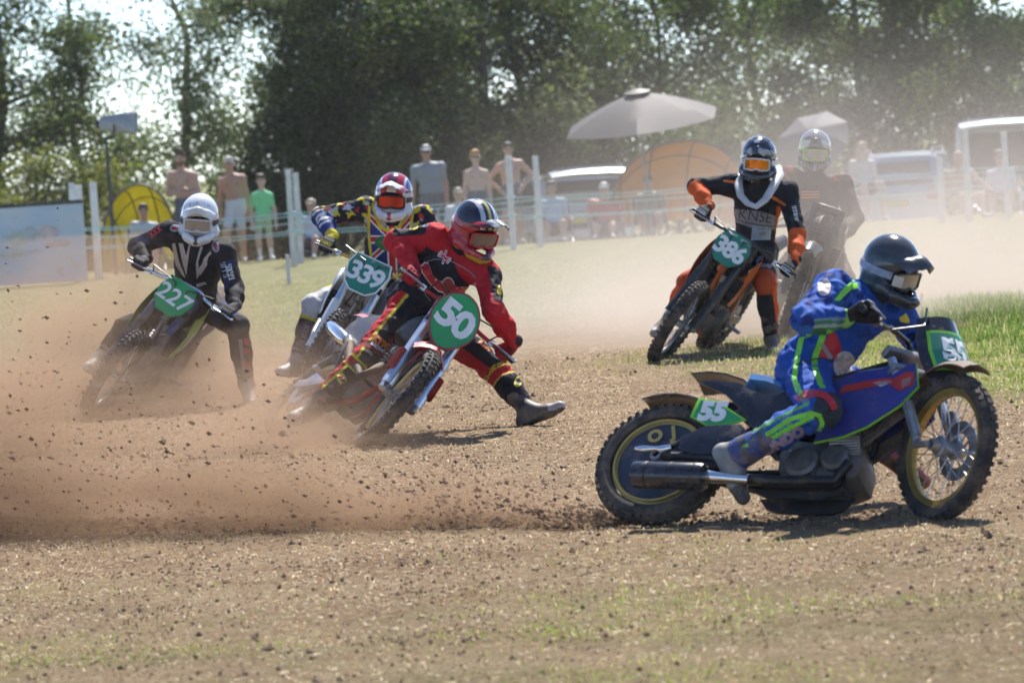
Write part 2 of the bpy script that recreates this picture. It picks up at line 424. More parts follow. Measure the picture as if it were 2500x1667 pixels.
def gmap(f, lo, hi, a=0, b=1):
    m = N.new('ShaderNodeMapRange'); m.inputs[1].default_value = lo; m.inputs[2].default_value = hi; m.inputs[3].default_value = a; m.inputs[4].default_value = b
    L.new(f, m.inputs[0]); return m.outputs[0]
soil = gmix(gmap(gnoise(1.1, 6), .35, .68), (.31, .185, .100), (.45, .31, .175))
soil = gmix(gmap(gnoise(16, 7, .75), .48, .64), soil, (.56, .435, .255))       # pale straw-strewn patches
soil = gmix(gmap(gnoise(34, 6, .7), .56, .66, 0, .85), soil, (.11, .066, .040))   # damp crumbs
dry = gmix(gmap(gnoise(24, 6, .75), .38, .66), (.36, .245, .13), (.52, .40, .225))
grn = gmix(gmap(gnoise(19, 6, .75), .36, .66), (.10, .14, .03), (.30, .29, .10))
gr2 = gmix(gmap(gnoise(1.7, 5), .40, .62), grn, dry)
far_ = gmix(gmap(gnoise(2.2, 6, .7, (1, .35, 1)), .36, .66), (.24, .255, .105), (.37, .335, .185))
far_ = gmix(gmap(gnoise(9, 5, .7, (1, .5, 1)), .5, .7, 0, .7), far_, (.19, .22, .075))
c = gmix(sep.outputs[0], soil, gr2)
c = gmix(sep.outputs[1], c, far_)
L.new(c, B.inputs['Base Color'])
bp = N.new('ShaderNodeBump'); bp.inputs['Strength'].default_value = 1.0; bp.inputs['Distance'].default_value = .06
L.new(gnoise(42, 8, .75), bp.inputs['Height']); L.new(bp.outputs[0], B.inputs['Normal'])
gc = np.zeros((len(V), 3)); X, Y = V[:, 0], V[:, 1]
IN = infield(X, Y); OUT = outfield(X, Y); NE = nearfield(X, Y)
gc[:, 0] = np.clip(IN * (.35 + .65 * smooth01(.8, 2.8, X)) + NE, 0, 1); gc[:, 1] = np.where(Y > 30, OUT, 0)
ground = tag(mesh_obj('ground', V, Q, MG, col=gc), kind='structure', label='brown dirt race track with dry straw and grass around it')

# ---- grass, straw and clods: loose stuff nobody could count
def blades(name, P, hgt, wid, lean_, m, cols, label, cat):
    """P (n,3) roots; two-segment bent blades"""
    n = len(P); an = RNG.uniform(0, 2 * math.pi, n); d = np.stack([np.cos(an), np.sin(an), np.zeros(n)], 1)
    side = np.stack([-np.sin(an + 1.3), np.cos(an + 1.3), np.zeros(n)], 1)
    up = np.array([0, 0, 1.]); h = hgt[:, None]; le = lean_[:, None]; w_ = wid[:, None]
    p1 = P + (up * (1 - .35 * le) + d * le * .45) * h * .55; p2 = P + (up * np.maximum(.06, 1 - .9 * le) + d * le * 1.0) * h
    V = np.stack([P - side * w_, P + side * w_, p1 + side * w_ * .8, p1 - side * w_ * .8, p2], 1).reshape(-1, 3)
    k = np.arange(n) * 5
    Q4 = np.stack([k, k + 1, k + 2, k + 3], 1); T3 = np.stack([k + 3, k + 2, k + 4], 1)
    F = np.vstack([np.hstack([T3, ]), np.stack([Q4[:, 0], Q4[:, 1], Q4[:, 2]], 1), np.stack([Q4[:, 0], Q4[:, 2], Q4[:, 3]], 1)])
    cc = np.repeat(cols, 5, 0)
    return tag(mesh_obj(name, V, F, m, col=cc, smooth=False), label, cat, kind='stuff')
def inview(n, d0, d1, margin=.12):
    D = np.sqrt(RNG.uniform(d0 ** 2, d1 ** 2, n)); u = RNG.uniform(-.5 - margin, .5 + margin, n) * 2500 / FPX
    return u * D, D
def leafmat(name, rough=.6, tr=.35):
    m = bpy.data.materials.new(name); m.use_nodes = True; t = m.node_tree; b = t.nodes['Principled BSDF']; b.inputs['Roughness'].default_value = rough; b.inputs['Specular IOR Level'].default_value = .3
    v = t.nodes.new('ShaderNodeVertexColor'); v.layer_name = 'Col'; t.links.new(v.outputs[0], b.inputs['Base Color'])
    tl = t.nodes.new('ShaderNodeBsdfTranslucent'); mx = t.nodes.new('ShaderNodeMixShader'); mx.inputs[0].default_value = tr
    hs = t.nodes.new('ShaderNodeHueSaturation'); hs.inputs['Value'].default_value = 1.5; hs.inputs['Saturation'].default_value = 1.1
    t.links.new(v.outputs[0], hs.inputs['Color']); t.links.new(hs.outputs[0], tl.inputs[0])
    t.links.new(b.outputs[0], mx.inputs[1]); t.links.new(tl.outputs[0], mx.inputs[2]); t.links.new(mx.outputs[0], t.nodes['Material Output'].inputs[0])
    return m
M_BLADE = leafmat('grass_blade', .55, .4)
def palette(n, cols, jit=.2):
    c = np.array(cols)[RNG.integers(0, len(cols), n)]; return np.clip(c * (1 + RNG.uniform(-jit, jit, (n, 1))), 0, 1)
# infield grass
X, Y = inview(330000, 20, 37); k = infield(X, Y); keep = RNG.uniform(0, 1, len(X)) < k * (.30 + .70 * smooth01(-.25, .35, fbm(X, Y, 2.1, 12))) * (.22 + .78 * smooth01(1.0, 3.0, X))
X, Y = X[keep], Y[keep]; n = len(X)
lush = smooth01(1.9, 3.2, X) * smooth01(.0, .5, fbm(X, Y, 1.6, 14) + .045 * (Y - 28))
hg = RNG.uniform(.02, .05, n) + lush * RNG.uniform(.03, .13, n)
cg = palette(n, [(.16, .24, .05), (.26, .32, .08), (.36, .36, .14), (.46, .42, .24)], .25)
cg = np.where((lush * RNG.uniform(0, 1, n) > .35)[:, None], palette(n, [(.09, .18, .035), (.16, .25, .06)], .25), cg)
dryk = RNG.uniform(0, 1, n) > smooth01(.4, 2.8, X) * .75 + .2; cg[dryk] = palette(int(dryk.sum()), [(.42, .37, .2), (.50, .43, .26), (.34, .33, .13)], .2)
blades('infield_grass', np.stack([X, Y, relief(X, Y) - .003], 1), hg, RNG.uniform(.0025, .006, n), RNG.uniform(.1, .9, n), M_BLADE, cg, 'patch of green infield grass beside the dirt track', 'grass')
# near grass in the foreground
X, Y = inview(90000, 13, 20); g = fbm(X, Y, 1.3, 9)
keep = RNG.uniform(0, 1, len(X)) < nearfield(X, Y) * 1.5 * smooth01(-.15, .3, g); X, Y = X[keep], Y[keep]; n = len(X)
blades('foreground_grass', np.stack([X, Y, relief(X, Y) - .003], 1), RNG.uniform(.012, .035, n), RNG.uniform(.0012, .003, n), RNG.uniform(.2, 1, n), M_BLADE, palette(n, [(.30, .36, .08), (.40, .38, .14), (.46, .41, .2), (.24, .33, .08)], .25), 'sparse short grass across the foreground dirt', 'grass')
# straw and dry root flecks lying on the track
def flecks(name, P, ln, wd, cols, label, cat, tilt=.9):
    n = len(P); an = RNG.uniform(0, 2 * math.pi, n); el = RNG.uniform(-.1, tilt, n); d = np.stack([np.cos(an) * np.cos(el), np.sin(an) * np.cos(el), np.sin(el)], 1); s_ = np.stack([-np.sin(an), np.cos(an), RNG.uniform(-.8, .8, n)], 1)
    V = np.stack([P - d * ln[:, None] * .5 + s_ * wd[:, None], P - d * ln[:, None] * .5 - s_ * wd[:, None], P + d * ln[:, None] * .5], 1).reshape(-1, 3); V[:, 2] = np.maximum(V[:, 2], np.repeat(P[:, 2], 3) - .004)
    return tag(mesh_obj(name, V, np.arange(3 * n).reshape(-1, 3), M_BLADE, smooth=False, col=np.repeat(cols, 3, 0)), label, cat, kind='stuff')
X, Y = inview(230000, 13, 34); keep = RNG.uniform(0, 1, len(X)) < (.25 + .75 * smooth01(-.3, .3, fbm(X, Y, 3.0, 10))) * (1 - .6 * infield(X, Y)); X, Y = X[keep], Y[keep]; n = len(X)
flecks('straw_litter', np.stack([X, Y, relief(X, Y) + .006], 1), RNG.uniform(.008, .036, n), RNG.uniform(.0012, .0034, n), palette(n, [(.64, .52, .33), (.52, .39, .22), (.78, .68, .48), (.22, .13, .07), (.12, .07, .038), (.38, .24, .13)], .25), 'dry straw litter strewn over the dirt track', 'straw')
# outfield tufts
X, Y = inview(34000, 33, 56); keep = RNG.uniform(0, 1, len(X)) < outfield(X, Y); X, Y = X[keep], Y[keep]; n = len(X)
blades('outfield_grass', np.stack([X, Y, relief(X, Y)], 1), RNG.uniform(.02, .06, n), RNG.uniform(.003, .007, n), RNG.uniform(.2, 1, n), M_BLADE, palette(n, [(.30, .31, .13), (.40, .36, .19), (.46, .40, .25)], .2), 'dry pale grass in front of the rope fence', 'grass')

# clods of soil
_ico = None
def clods(name, P, R_, m, label, cat, flat=.7, stretch=None, kind='stuff'):
    V0 = np.array([(0, 0, 1), (.9, 0, .1), (.25, .85, 0), (-.75, .5, .1), (-.7, -.6, 0), (.3, -.9, .1), (0, 0, -1)], float)
    F0 = np.array([(0, 1, 2), (0, 2, 3), (0, 3, 4), (0, 4, 5), (0, 5, 1), (6, 2, 1), (6, 3, 2), (6, 4, 3), (6, 5, 4), (6, 1, 5)])
    n = len(P); an = RNG.uniform(0, 6.28, n); ca, sa = np.cos(an), np.sin(an)
    sc = R_[:, None] * RNG.uniform(.6, 1.3, (n, 3)); sc[:, 2] *= flat
    W_ = V0[None] * (1 + RNG.uniform(-.28, .28, (n, 7, 3))) * sc[:, None, :]
    X_ = W_[..., 0] * ca[:, None] - W_[..., 1] * sa[:, None]; Y_ = W_[..., 0] * sa[:, None] + W_[..., 1] * ca[:, None]
    W_ = np.stack([X_, Y_, W_[..., 2]], -1)
    if stretch is not None:
        d = np.asarray(stretch)[:, None, :]; W_ = W_ + d * (W_ * nrm1(d)).sum(-1, keepdims=True)
    V = (W_ + P[:, None, :]).reshape(-1, 3); F = (F0[None] + (np.arange(n) * 7)[:, None, None]).reshape(-1, 3)
    return tag(mesh_obj(name, V, F, m, smooth=False), label, cat, kind=kind)
def nrm1(d): return d / (np.linalg.norm(d, axis=-1, keepdims=True) + 1e-9)
M_CLOD = mat('soil_clod', (.16, .10, .062), .95, var=.5, vscale=20)
X, Y = inview(16000, 13, 33); keep = RNG.uniform(0, 1, len(X)) < (.15 + .85 * smooth01(-.2, .4, fbm(X, Y, 1.3, 11))) * (1 - infield(X, Y)); X, Y = X[keep], Y[keep]; n = len(X)
r_ = .0035 + .011 * RNG.uniform(0, 1, n) ** 3 + (RNG.uniform(0, 1, n) < .015) * .014
X2, Y2 = inview(420, 12.8, 19.5); X = np.append(X, X2); Y = np.append(Y, Y2); r_ = np.append(r_, .005 + .011 * RNG.uniform(0, 1, 420) ** 2)
clods('soil_crumbs', np.stack([X, Y, relief(X, Y) + r_ * .3], 1), r_, M_CLOD, 'dark crumbs of soil scattered over the track', 'soil')
def shards(name, P, R_, m, label, cat):
    V0 = np.array([(1, 0, -.3), (-.6, .85, -.3), (-.6, -.85, -.3), (0, 0, .9)]); F0 = np.array([(0, 1, 3), (1, 2, 3), (2, 0, 3), (0, 2, 1)]); n = len(P); an = RNG.uniform(0, 6.28, n); ca, sa = np.cos(an)[:, None], np.sin(an)[:, None]
    W_ = V0[None] * (1 + RNG.uniform(-.4, .4, (n, 4, 3))) * R_[:, None, None]; W_ = np.stack([W_[..., 0] * ca - W_[..., 1] * sa, W_[..., 0] * sa + W_[..., 1] * ca, W_[..., 2]], -1)
    return tag(mesh_obj(name, (W_ + P[:, None]).reshape(-1, 3), (F0[None] + (np.arange(n) * 4)[:, None, None]).reshape(-1, 3), m, smooth=False), label, cat, kind='stuff')
X, Y = inview(75000, 13, 32); keep = RNG.uniform(0, 1, len(X)) < (.2 + .8 * smooth01(-.25, .3, fbm(X, Y, 2.2, 18))) * (1 - .85 * infield(X, Y)); X, Y = X[keep], Y[keep]; n = len(X); r_ = RNG.uniform(.0025, .007, n)
shards('soil_grit', np.stack([X, Y, relief(X, Y) + .002], 1), r_, mat('soil_grit', (.26, .155, .085), .95, var=.6, vscale=30), 'fine brown soil grit over the track', 'soil')
# ================================================================== TREES
M_BARK = mat('bark', (.10, .082, .065), .95, var=.35, vscale=6, bump=.6, bscale=18)
M_LEAF = leafmat('foliage', .45, .5)
def leaves_mesh(name, C_, size, cols, parent, flat=0.0):
    n = len(C_)
    a = RNG.normal(size=(n, 3)); a[:, 2] *= .6; a = nrm1(a); b = RNG.normal(size=(n, 3)); b = nrm1(np.cross(a, b)); nn = np.cross(a, b)
    L_ = size[:, None] * a; W_ = size[:, None] * .32 * b; up = nn * size[:, None] * .12
    V = np.stack([C_ - L_ * .5, C_ + W_ + up, C_ + L_ * .5, C_ - W_ + up], 1).reshape(-1, 3)
    k = np.arange(n) * 4; F = np.stack([k, k + 1, k + 2, k + 3], 1)
    return mesh_obj(name, V, F, M_LEAF, parent, smooth=False, col=np.repeat(cols, 4, 0))
def make_tree(name, label, px, D, h, cr, low, nl, size, pal, seed, trunk_r=.16, clump=.32, group='trees along the far edge of the field', limbs=13, lean=0.0, cat='tree', droop=0.0, shape=1.0):
    rg = np.random.default_rng(seed); base = at(px, 600, D); base[2] = float(drop(base[1])) - .03
    root = tag(empty(name, base), label, cat, group)
    mb = MB(); tips = []
    top = np.array([lean * h, 0, h * .92])
    def pl(a, b, n, bend):
        P = []; off = rg.normal(size=3) * bend
        for i in range(n + 1): t_ = i / n; P.append(a + (b - a) * t_ + off * math.sin(math.pi * t_) + rg.normal(size=3) * bend * .12)
        P[0] = a; return P
    nst = 1 if trunk_r > .09 else 4
    stems = []
    for s_ in range(nst):
        tp = top + (rg.normal(size=3) * [cr * .4, cr * .4, h * .1] if nst > 1 else 0)
        P = pl(np.array([0, 0, -.1]) + (rg.normal(size=3) * [.25, .25, 0] if nst > 1 else 0), tp, 8, h * .075); stems.append(P)
        mb.tube(P, [trunk_r * (1.25 - .25 * min(1, i)) * (1 - i / 9.5) for i in range(9)], 8)
    for k in range(limbs):
        P = stems[k % nst]; f = .10 + .85 * ((k + rg.uniform(0, .8)) / limbs); z = f * 8; i = min(7, int(z)); o = P[i] + (P[i + 1] - P[i]) * (z - i)
        if o[2] < low * .6: o = P[max(1, int(8 * low * .7 / h))].copy()
        an = k * 2.4 + rg.uniform(-.5, .5); hh = np.clip((o[2] - low) / (h - low), 0, 1)
        ln = cr * (1 - .75 * hh ** 1.4) * rg.uniform(.75, 1.1) * shape
        e = o + np.array([math.cos(an) * ln, math.sin(an) * ln, ln * rg.uniform(.1, .65) - droop * ln])
        Q_ = pl(o, e, 5, ln * .10); r0 = trunk_r * (1 - f * .8) * .5
        mb.tube(Q_, [max(.008, r0 * (1 - j / 5.6)) for j in range(6)], 6)
        for q in range(5):
            t_ = .35 + .13 * q + rg.uniform(0, .1); j = min(4, int(t_ * 5)); oo = Q_[j] + (Q_[j + 1] - Q_[j]) * min(1, t_ * 5 - j)
            d2 = nrm(rg.normal(size=3) + nrm(e - o) * .8 + np.array([0, 0, .15 - droop])); l2 = ln * rg.uniform(.25, .5)
            R_ = pl(oo, oo + d2 * l2, 3, l2 * .12); mb.tube(R_, [max(.005, r0 * .4 * (1 - u / 3.4)) for u in range(4)], 5)
            tips += [R_[1], R_[2], R_[3]]
            for u in range(2):
                d3 = nrm(rg.normal(size=3) + d2 * .6 - np.array([0, 0, droop])); l3 = l2 * rg.uniform(.3, .6); mb.tube([R_[2], R_[2] + d3 * l3], [.008, .003], 4); tips.append(R_[2] + d3 * l3)
        tips.append(e)
    mb.build('trunk', M_BARK, root)
    T_ = np.array(tips); T_ = T_[T_[:, 2] > low * .5]
    wgt = rg.uniform(.3, 1.5, len(T_)); wgt *= np.where(T_[:, 2] < 6.2, 2.2, .5); wgt /= wgt.sum()
    who = rg.choice(len(T_), nl, p=wgt)
    C_ = T_[who] + rg.normal(size=(nl, 3)) * clump * np.array([1, 1, .75])
    C_[:, 2] = np.maximum(C_[:, 2], .05 + .3 * rg.uniform(size=nl))
    sz = size * rg.uniform(.6, 1.3, nl)
    pal = np.array(pal); tone = rg.uniform(size=len(T_)) * .6 + .4 * rg.uniform(size=len(T_))
    t_ = np.clip(tone[who] + rg.normal(size=nl) * .18, 0, .999) * (len(pal) - 1); i = t_.astype(int); f = (t_ - i)[:, None]
    cols = pal[i] * (1 - f) + pal[i + 1] * f
    leaves_mesh('crown', C_, sz, cols, root)
    return root
DARK = [(.028, .042, .016), (.046, .068, .024), (.080, .108, .036), (.17, .19, .07)]
MID = [(.036, .060, .018), (.062, .10, .027), (.115, .16, .045), (.21, .24, .085)]
PALE = [(.07, .095, .045), (.10, .135, .06), (.15, .18, .085), (.19, .20, .10)]
YEL = [(.07, .095, .02), (.12, .15, .03), (.18, .19, .05), (.20, .20, .07)]
G1 = 'trees along the far edge of the field'
for a_ in [
    ('broadleaf_tree', 'dark dense tree at the left edge of the picture', 10, 90, 10, 3.0, 1.2, 31159, 0.12, DARK, 11, .15, .34),
    ('broadleaf_tree', 'thin dark tree with loose crown left of the loudspeaker', 205, 100, 9, 2.0, 2.6, 4200, 0.109, MID, 12, .12, .3),
    ('ash_tree', 'pale feathery tree with open crown right of the loudspeaker', 375, 98, 8.5, 2.0, 1.2, 15000, 0.109, PALE, 13, .15, .36),
    ('hawthorn_tree', 'dark bushy thorn tree behind the green-shirted boy', 815, 90, 8.5, 2.35, .5, 50840, 0.104, DARK, 14, .14, .30),
    ('hawthorn_tree', 'darkest thorn tree behind the man in the grey shirt', 1010, 88, 9, 2.8, .7, 50840, 0.104, DARK, 15, .15, .30),
    ('hawthorn_tree', 'thorn tree with a crooked trunk left of the large parasol', 1250, 90, 9, 2.7, .9, 42640, 0.104, DARK, 16, .16, .32),
    ('hawthorn_tree', 'dark thorn tree just left of the large parasol', 1420, 96, 9, 2.7, .7, 32800, 0.109, DARK, 26, .14, .34),
    ('broadleaf_tree', 'mid green tree behind the large grey parasol', 1560, 96, 9, 2.7, 1.2, 36080, 0.109, MID, 17, .10, .34),
    ('broadleaf_tree', 'open tree with sky gaps above the tilted umbrella', 1880, 104, 9.5, 2.9, 2.3, 9020, 0.12, MID, 18, .13, .36),
    ('broadleaf_tree', 'full green tree behind the pale car', 2150, 94, 9.5, 2.8, .9, 37720, 0.12, MID, 19, .14, .34),
    ('broadleaf_tree', 'dense green tree at the right edge of the picture', 2450, 92, 10, 3.0, .8, 39360, 0.12, MID, 20, .15, .34)]:
    make_tree(*a_[:11], trunk_r=a_[11], clump=a_[12], group=G1, limbs=18)
G2 = 'bushes of the hedge behind the crowd'
for a_ in [
    ('hedge_bush', 'yellowish bush behind the white banner at the far left', 40, 86, 3.05, 1.5, .1, 7380, 0.093, YEL, 31),
    ('hedge_bush', 'yellow-green bush behind the loudspeaker pole', 300, 87, 2.85, 1.5, .1, 7380, 0.093, YEL, 32),
    ('hedge_bush', 'dark low bush behind the bare-chested bearded man', 600, 89, 2.3, 1.4, .1, 7380, 0.093, DARK, 33),
    ('hedge_bush', 'dark bush behind the paired posts left of centre', 800, 88, 3.15, 1.6, .1, 8200, 0.093, DARK, 34),
    ('hedge_bush', 'dark bush behind the ginger-haired boy', 1120, 88, 3.15, 1.6, .1, 8200, 0.093, DARK, 35),
    ('hedge_bush', 'dark bush behind the open tailgate of the grey van', 1400, 89, 2.95, 1.5, .1, 7380, 0.093, DARK, 36),
    ('hedge_bush', 'mid green bush between the large parasol and the tilted umbrella', 1720, 92, 3.65, 1.6, .1, 8200, 0.098, MID, 37),
    ('hedge_bush', 'mid green bush behind the woman with fair hair', 2080, 90, 3.45, 1.6, .1, 9020, 0.098, MID, 38),
    ('hedge_bush', 'mid green bush left of the white van at the right', 2330, 89, 3.35, 1.6, .1, 9020, 0.098, MID, 39),
    ('hedge_bush', 'mid green bush behind the white van at the right', 2560, 89, 3.35, 1.6, .1, 6560, 0.098, MID, 40)]:
    make_tree(*a_[:11], trunk_r=.05, clump=.26, group=G2, limbs=16, cat='bush')
# ================================================================== MOTORCYCLES
M_RUB = mat('tyre_rubber', (.035, .034, .035), .85, var=.3, vscale=9, dirt=.55, dcol=(.25, .17, .11))
M_STEEL = mat('worn_steel', (.50, .50, .52), .32, 1, var=.15, dirt=.25)
M_ALU = mat('cast_aluminium', (.36, .36, .37), .45, .9, var=.2, dirt=.5)
M_BLK = mat('black_plastic', (.022, .022, .025), .42, var=.2, dirt=.35)
M_BLKM = mat('black_metal', (.03, .03, .034), .35, .6, var=.2, dirt=.3)
M_GOLD = mat('gold_rim', (.62, .42, .13), .35, .85, var=.15, dirt=.3)
M_CHR = mat('chrome', (.8, .8, .82), .12, 1, var=.05, dirt=.1)
M_FORK = mat('fork_tube', (.55, .62, .72), .28, .85, var=.08, dirt=.2)
M_WHITE = mat('white_vinyl', (.80, .81, .80), .5, var=.08, dirt=.2, dcol=(.45, .36, .27))
M_GREEN = mat('green_vinyl', (.02, .33, .10), .45, var=.12, vscale=8, dirt=.22)
M_TEAL = mat('teal_green_vinyl', (.02, .22, .15), .45, var=.12, vscale=8, dirt=.22)
M_ENG = mat('engine_case', (.15, .145, .145), .5, .7, var=.3, vscale=20, dirt=.5)
def pl_mat(n, c, d=.3): return mat(n, c, .35, var=.1, dirt=d)

class Bike:
    def __init__(s, name, label, pos, yaw, lean, steer, head, axis, group='motorcycles in the race'):
        R = rotm([0, 0, 1], rad(yaw)) @ rotm([1, 0, 0], -rad(lean)); lift = .045 * (1 - math.cos(rad(lean)))
        s.O = np.array([pos[0], pos[1], lift]); s.R = R
        M = Matrix.Identity(4)
        for i in range(3):
            for j in range(3): M[i][j] = R[i, j]
            M[i][3] = s.O[i]
        s.root = tag(empty(name, M=M), label, 'motorcycle', group)
        s.head = np.asarray(head, float); s.S = rotm(axis, rad(steer)); s.lean = lean
    def st(s, p): return s.head + s.S @ (np.asarray(p, float) - s.head)          # steered local point
    def w(s, p): return s.O + s.R @ np.asarray(p, float)                           # local -> world
    def loc(s, P): return s.R.T @ (np.asarray(P, float) - s.O)                     # world -> local
    def fm(s):
        m = MB(); m.R = s.S; m.O = s.head - s.S @ s.head; return m                  # builder for the steered front end

def wheel(bk, name, c, R, tw, front, rim_m, solid=None, disc=True, nsp=32, knob=True, kh=0):
    new = (lambda: bk.fm()) if front else MB
    c = np.asarray(c, float); ax = np.array([0, 1., 0])
    ri = R - tw * .92
    m = new(); m.lathe([(ri - .022, -.016), (ri - .004, -.022), (ri + .006, -.026), (ri + .006, -.02), (ri - .008, -.012), (ri - .012, 0), (ri - .008, .012), (ri + .006, .02), (ri + .006, .026), (ri - .004, .022), (ri - .022, .016), (ri - .026, 0)], c, ax, 48, closed=True)
    rim = m.build(name, rim_m, bk.root)
    m = new(); prof = []
    for k in range(13):
        a = -2.2 + 4.4 * k / 12; prof.append((R - tw * .5 + tw * .47 * math.cos(a), tw * .5 * math.sin(a)))
    m.lathe(prof, c, ax, 56, closed=True)
    if knob:
        nk = 46
        for k in range(nk):
            for row, (off, rad_, ln, wd) in enumerate(((0, .0, .020, .024), (-.36, -.012, .020, .02), (.36, -.012, .020, .02))):
                a = 2 * math.pi * (k + (.5 if row else 0)) / nk; d = np.array([math.cos(a), 0, math.sin(a)]); tg = np.array([-math.sin(a), 0, math.cos(a)])
                tilt = row and (-.5 if row == 1 else .5); d2 = nrm(d + ax * (tilt or 0) * 1.1); s2 = nrm(np.cross(tg, d2))
                m.box(c + d * (R + rad_ * 1.0 - .003 - kh) + ax * off * tw, (.022, wd, .022), np.stack([tg, s2, d2], 1))
    m.build('tyre', M_RUB, rim, smooth=True, sharp=30)
    m = new(); m.lathe([(.012, -.085), (.026, -.085), (.03, -.05), (.045, -.045), (.045, -.035), (.028, -.028), (.028, .028), (.045, .035), (.045, .045), (.03, .05), (.026, .085), (.012, .085)], c, ax, 20)
    m.build('hub', M_ALU, rim)
    if solid is None:
        m = new()
        for k in range(nsp):
            a = 2 * math.pi * k / nsp; sd = 1 if k % 2 else -1; a2 = a + (.5 if k % 4 < 2 else -.5)
            p0 = c + ax * sd * .038 + .042 * np.array([math.cos(a2), 0, math.sin(a2)]); p1 = c + (ri - .02) * np.array([math.cos(a), 0, math.sin(a)]); m.tube([p0, p1], .0022, 5, cap=False)
        m.build('spokes', M_STEEL, rim)
    else:
        for sd in (-1, 1):
            m = new(); m.lathe([(.0, .052 * sd), (.06, .05 * sd), (ri - .06, .034 * sd), (ri - .02, .026 * sd), (ri - .022, .018 * sd), (.0, .03 * sd)], c, ax, 48)
            m.build('wheel_disc', solid, rim)
    if disc:
        m = new(); y = .058 * (1 if front else -1); pr = [(.075, y - .002), (.13, y - .002), (.13, y + .002), (.075, y + .002)]
        m.lathe(pr, c, ax, 36, closed=True)
        for k in range(5):
            a = k * 1.2566; m.tube([c + ax * y + .03 * np.array([math.cos(a), 0, math.sin(a)]), c + ax * y + .08 * np.array([math.cos(a + .3), 0, math.sin(a + .3)])], .006, 5)
        m.build('brake_disc', M_STEEL, rim)
    return rim

def plate_print(bk, bg_out, bg_m, edge_m, O, U, W, num, size, bold, num_m=None, extra=None, sp=1.0, shear=0, ncol=M_WHITE, out_m=None, dy=0):
    """front number board as a bent-free plate: board > field, digits"""
    N = nrm(np.cross(U, W))
    m = MB(); m.R = bk.S; m.O = bk.head - bk.S @ bk.head
    m.prism(bg_out, O, U, W, .008); board = m.build('number_plate', edge_m, bk.root, smooth=False, bevel=.002)
    S = lambda v: bk.S @ np.asarray(v, float); O2 = bk.st(O)
    inner = [(a * .93, b * .93) for a, b in bg_out]
    flat_print('plate_field', poly2(inner), O2, S(U), S(W), bg_m, board, .0062)
    if out_m is not None:
        V, F = text_mesh(num, size, bold + .008, shear, sp); V[:, 1] += dy; flat_print('digit_outline', (V, F), O2, S(U), S(W), out_m, board, .0078)
    V, F = text_mesh(num, size, bold, shear, sp); V[:, 1] += dy; flat_print('plate_number', (V, F), O2, S(U), S(W), ncol, board, .0094)
    for nm, VF, mm in (extra or []): flat_print(nm, VF, O2, S(U), S(W), mm, board, .0096)
    return board

def handlebars(bk, clamp, gR, gL, bar_m, parent_root=None, grip_m=None, guard=None):
    """bars bent from the clamp to two grips (local points, already where the hands are)"""
    grip_m = grip_m or M_BLK; clamp = np.asarray(clamp, float); out = {}
    bar = None
    mid = clamp; ax = nrm(gL - gR)
    aR = gR + ax * .0; m = MB()
    dR = nrm(clamp - gR); 
    pts = [gR - ax * .075, gR + ax * .085, gR + ax * .13 + (clamp - gR) * .18, clamp - ax * .10, clamp - ax * .03, clamp + ax * .03, clamp + ax * .10, gL - ax * .13 + (clamp - gL) * .18, gL - ax * .085, gL + ax * .075]
    # round the corners
    P = []
    for i, p in enumerate(pts):
        if 0 < i < len(pts) - 1: P += [p + (pts[i - 1] - p) * .22, p * .8 + .1 * pts[i - 1] + .1 * pts[i + 1], p + (pts[i + 1] - p) * .22]
        else: P.append(p)
    m.tube(P, .0135, 10); bar = m.build('handlebar', bar_m, bk.root)
    for g, sg in ((gR, -1), (gL, 1)):
        m = MB(); m.tube([g + ax * sg * .075, g + ax * sg * .07, g - ax * sg * .06, g - ax * sg * .062], [.016, .0175, .017, .021], 12); m.build('grip', grip_m, bar)
        m = MB(); q = g - ax * sg * .10; f = nrm(np.cross(ax, [0, 0, 1.])); f = f if f[0] > 0 else -f
        m.box(q, (.03, .035, .035), np.stack([ax, f, np.cross(ax, f)], 1)); m.tube([q + f * .02, q + f * .045 + ax * sg * .03, q + f * .05 + ax * sg * .1, q + f * .055 + ax * sg * .165 - np.array([0, 0, .008]), q + f * .05 + ax * sg * .175], [.007, .006, .006, .007, .009], 7)
        m.build('lever', M_STEEL, bar)
    return bar

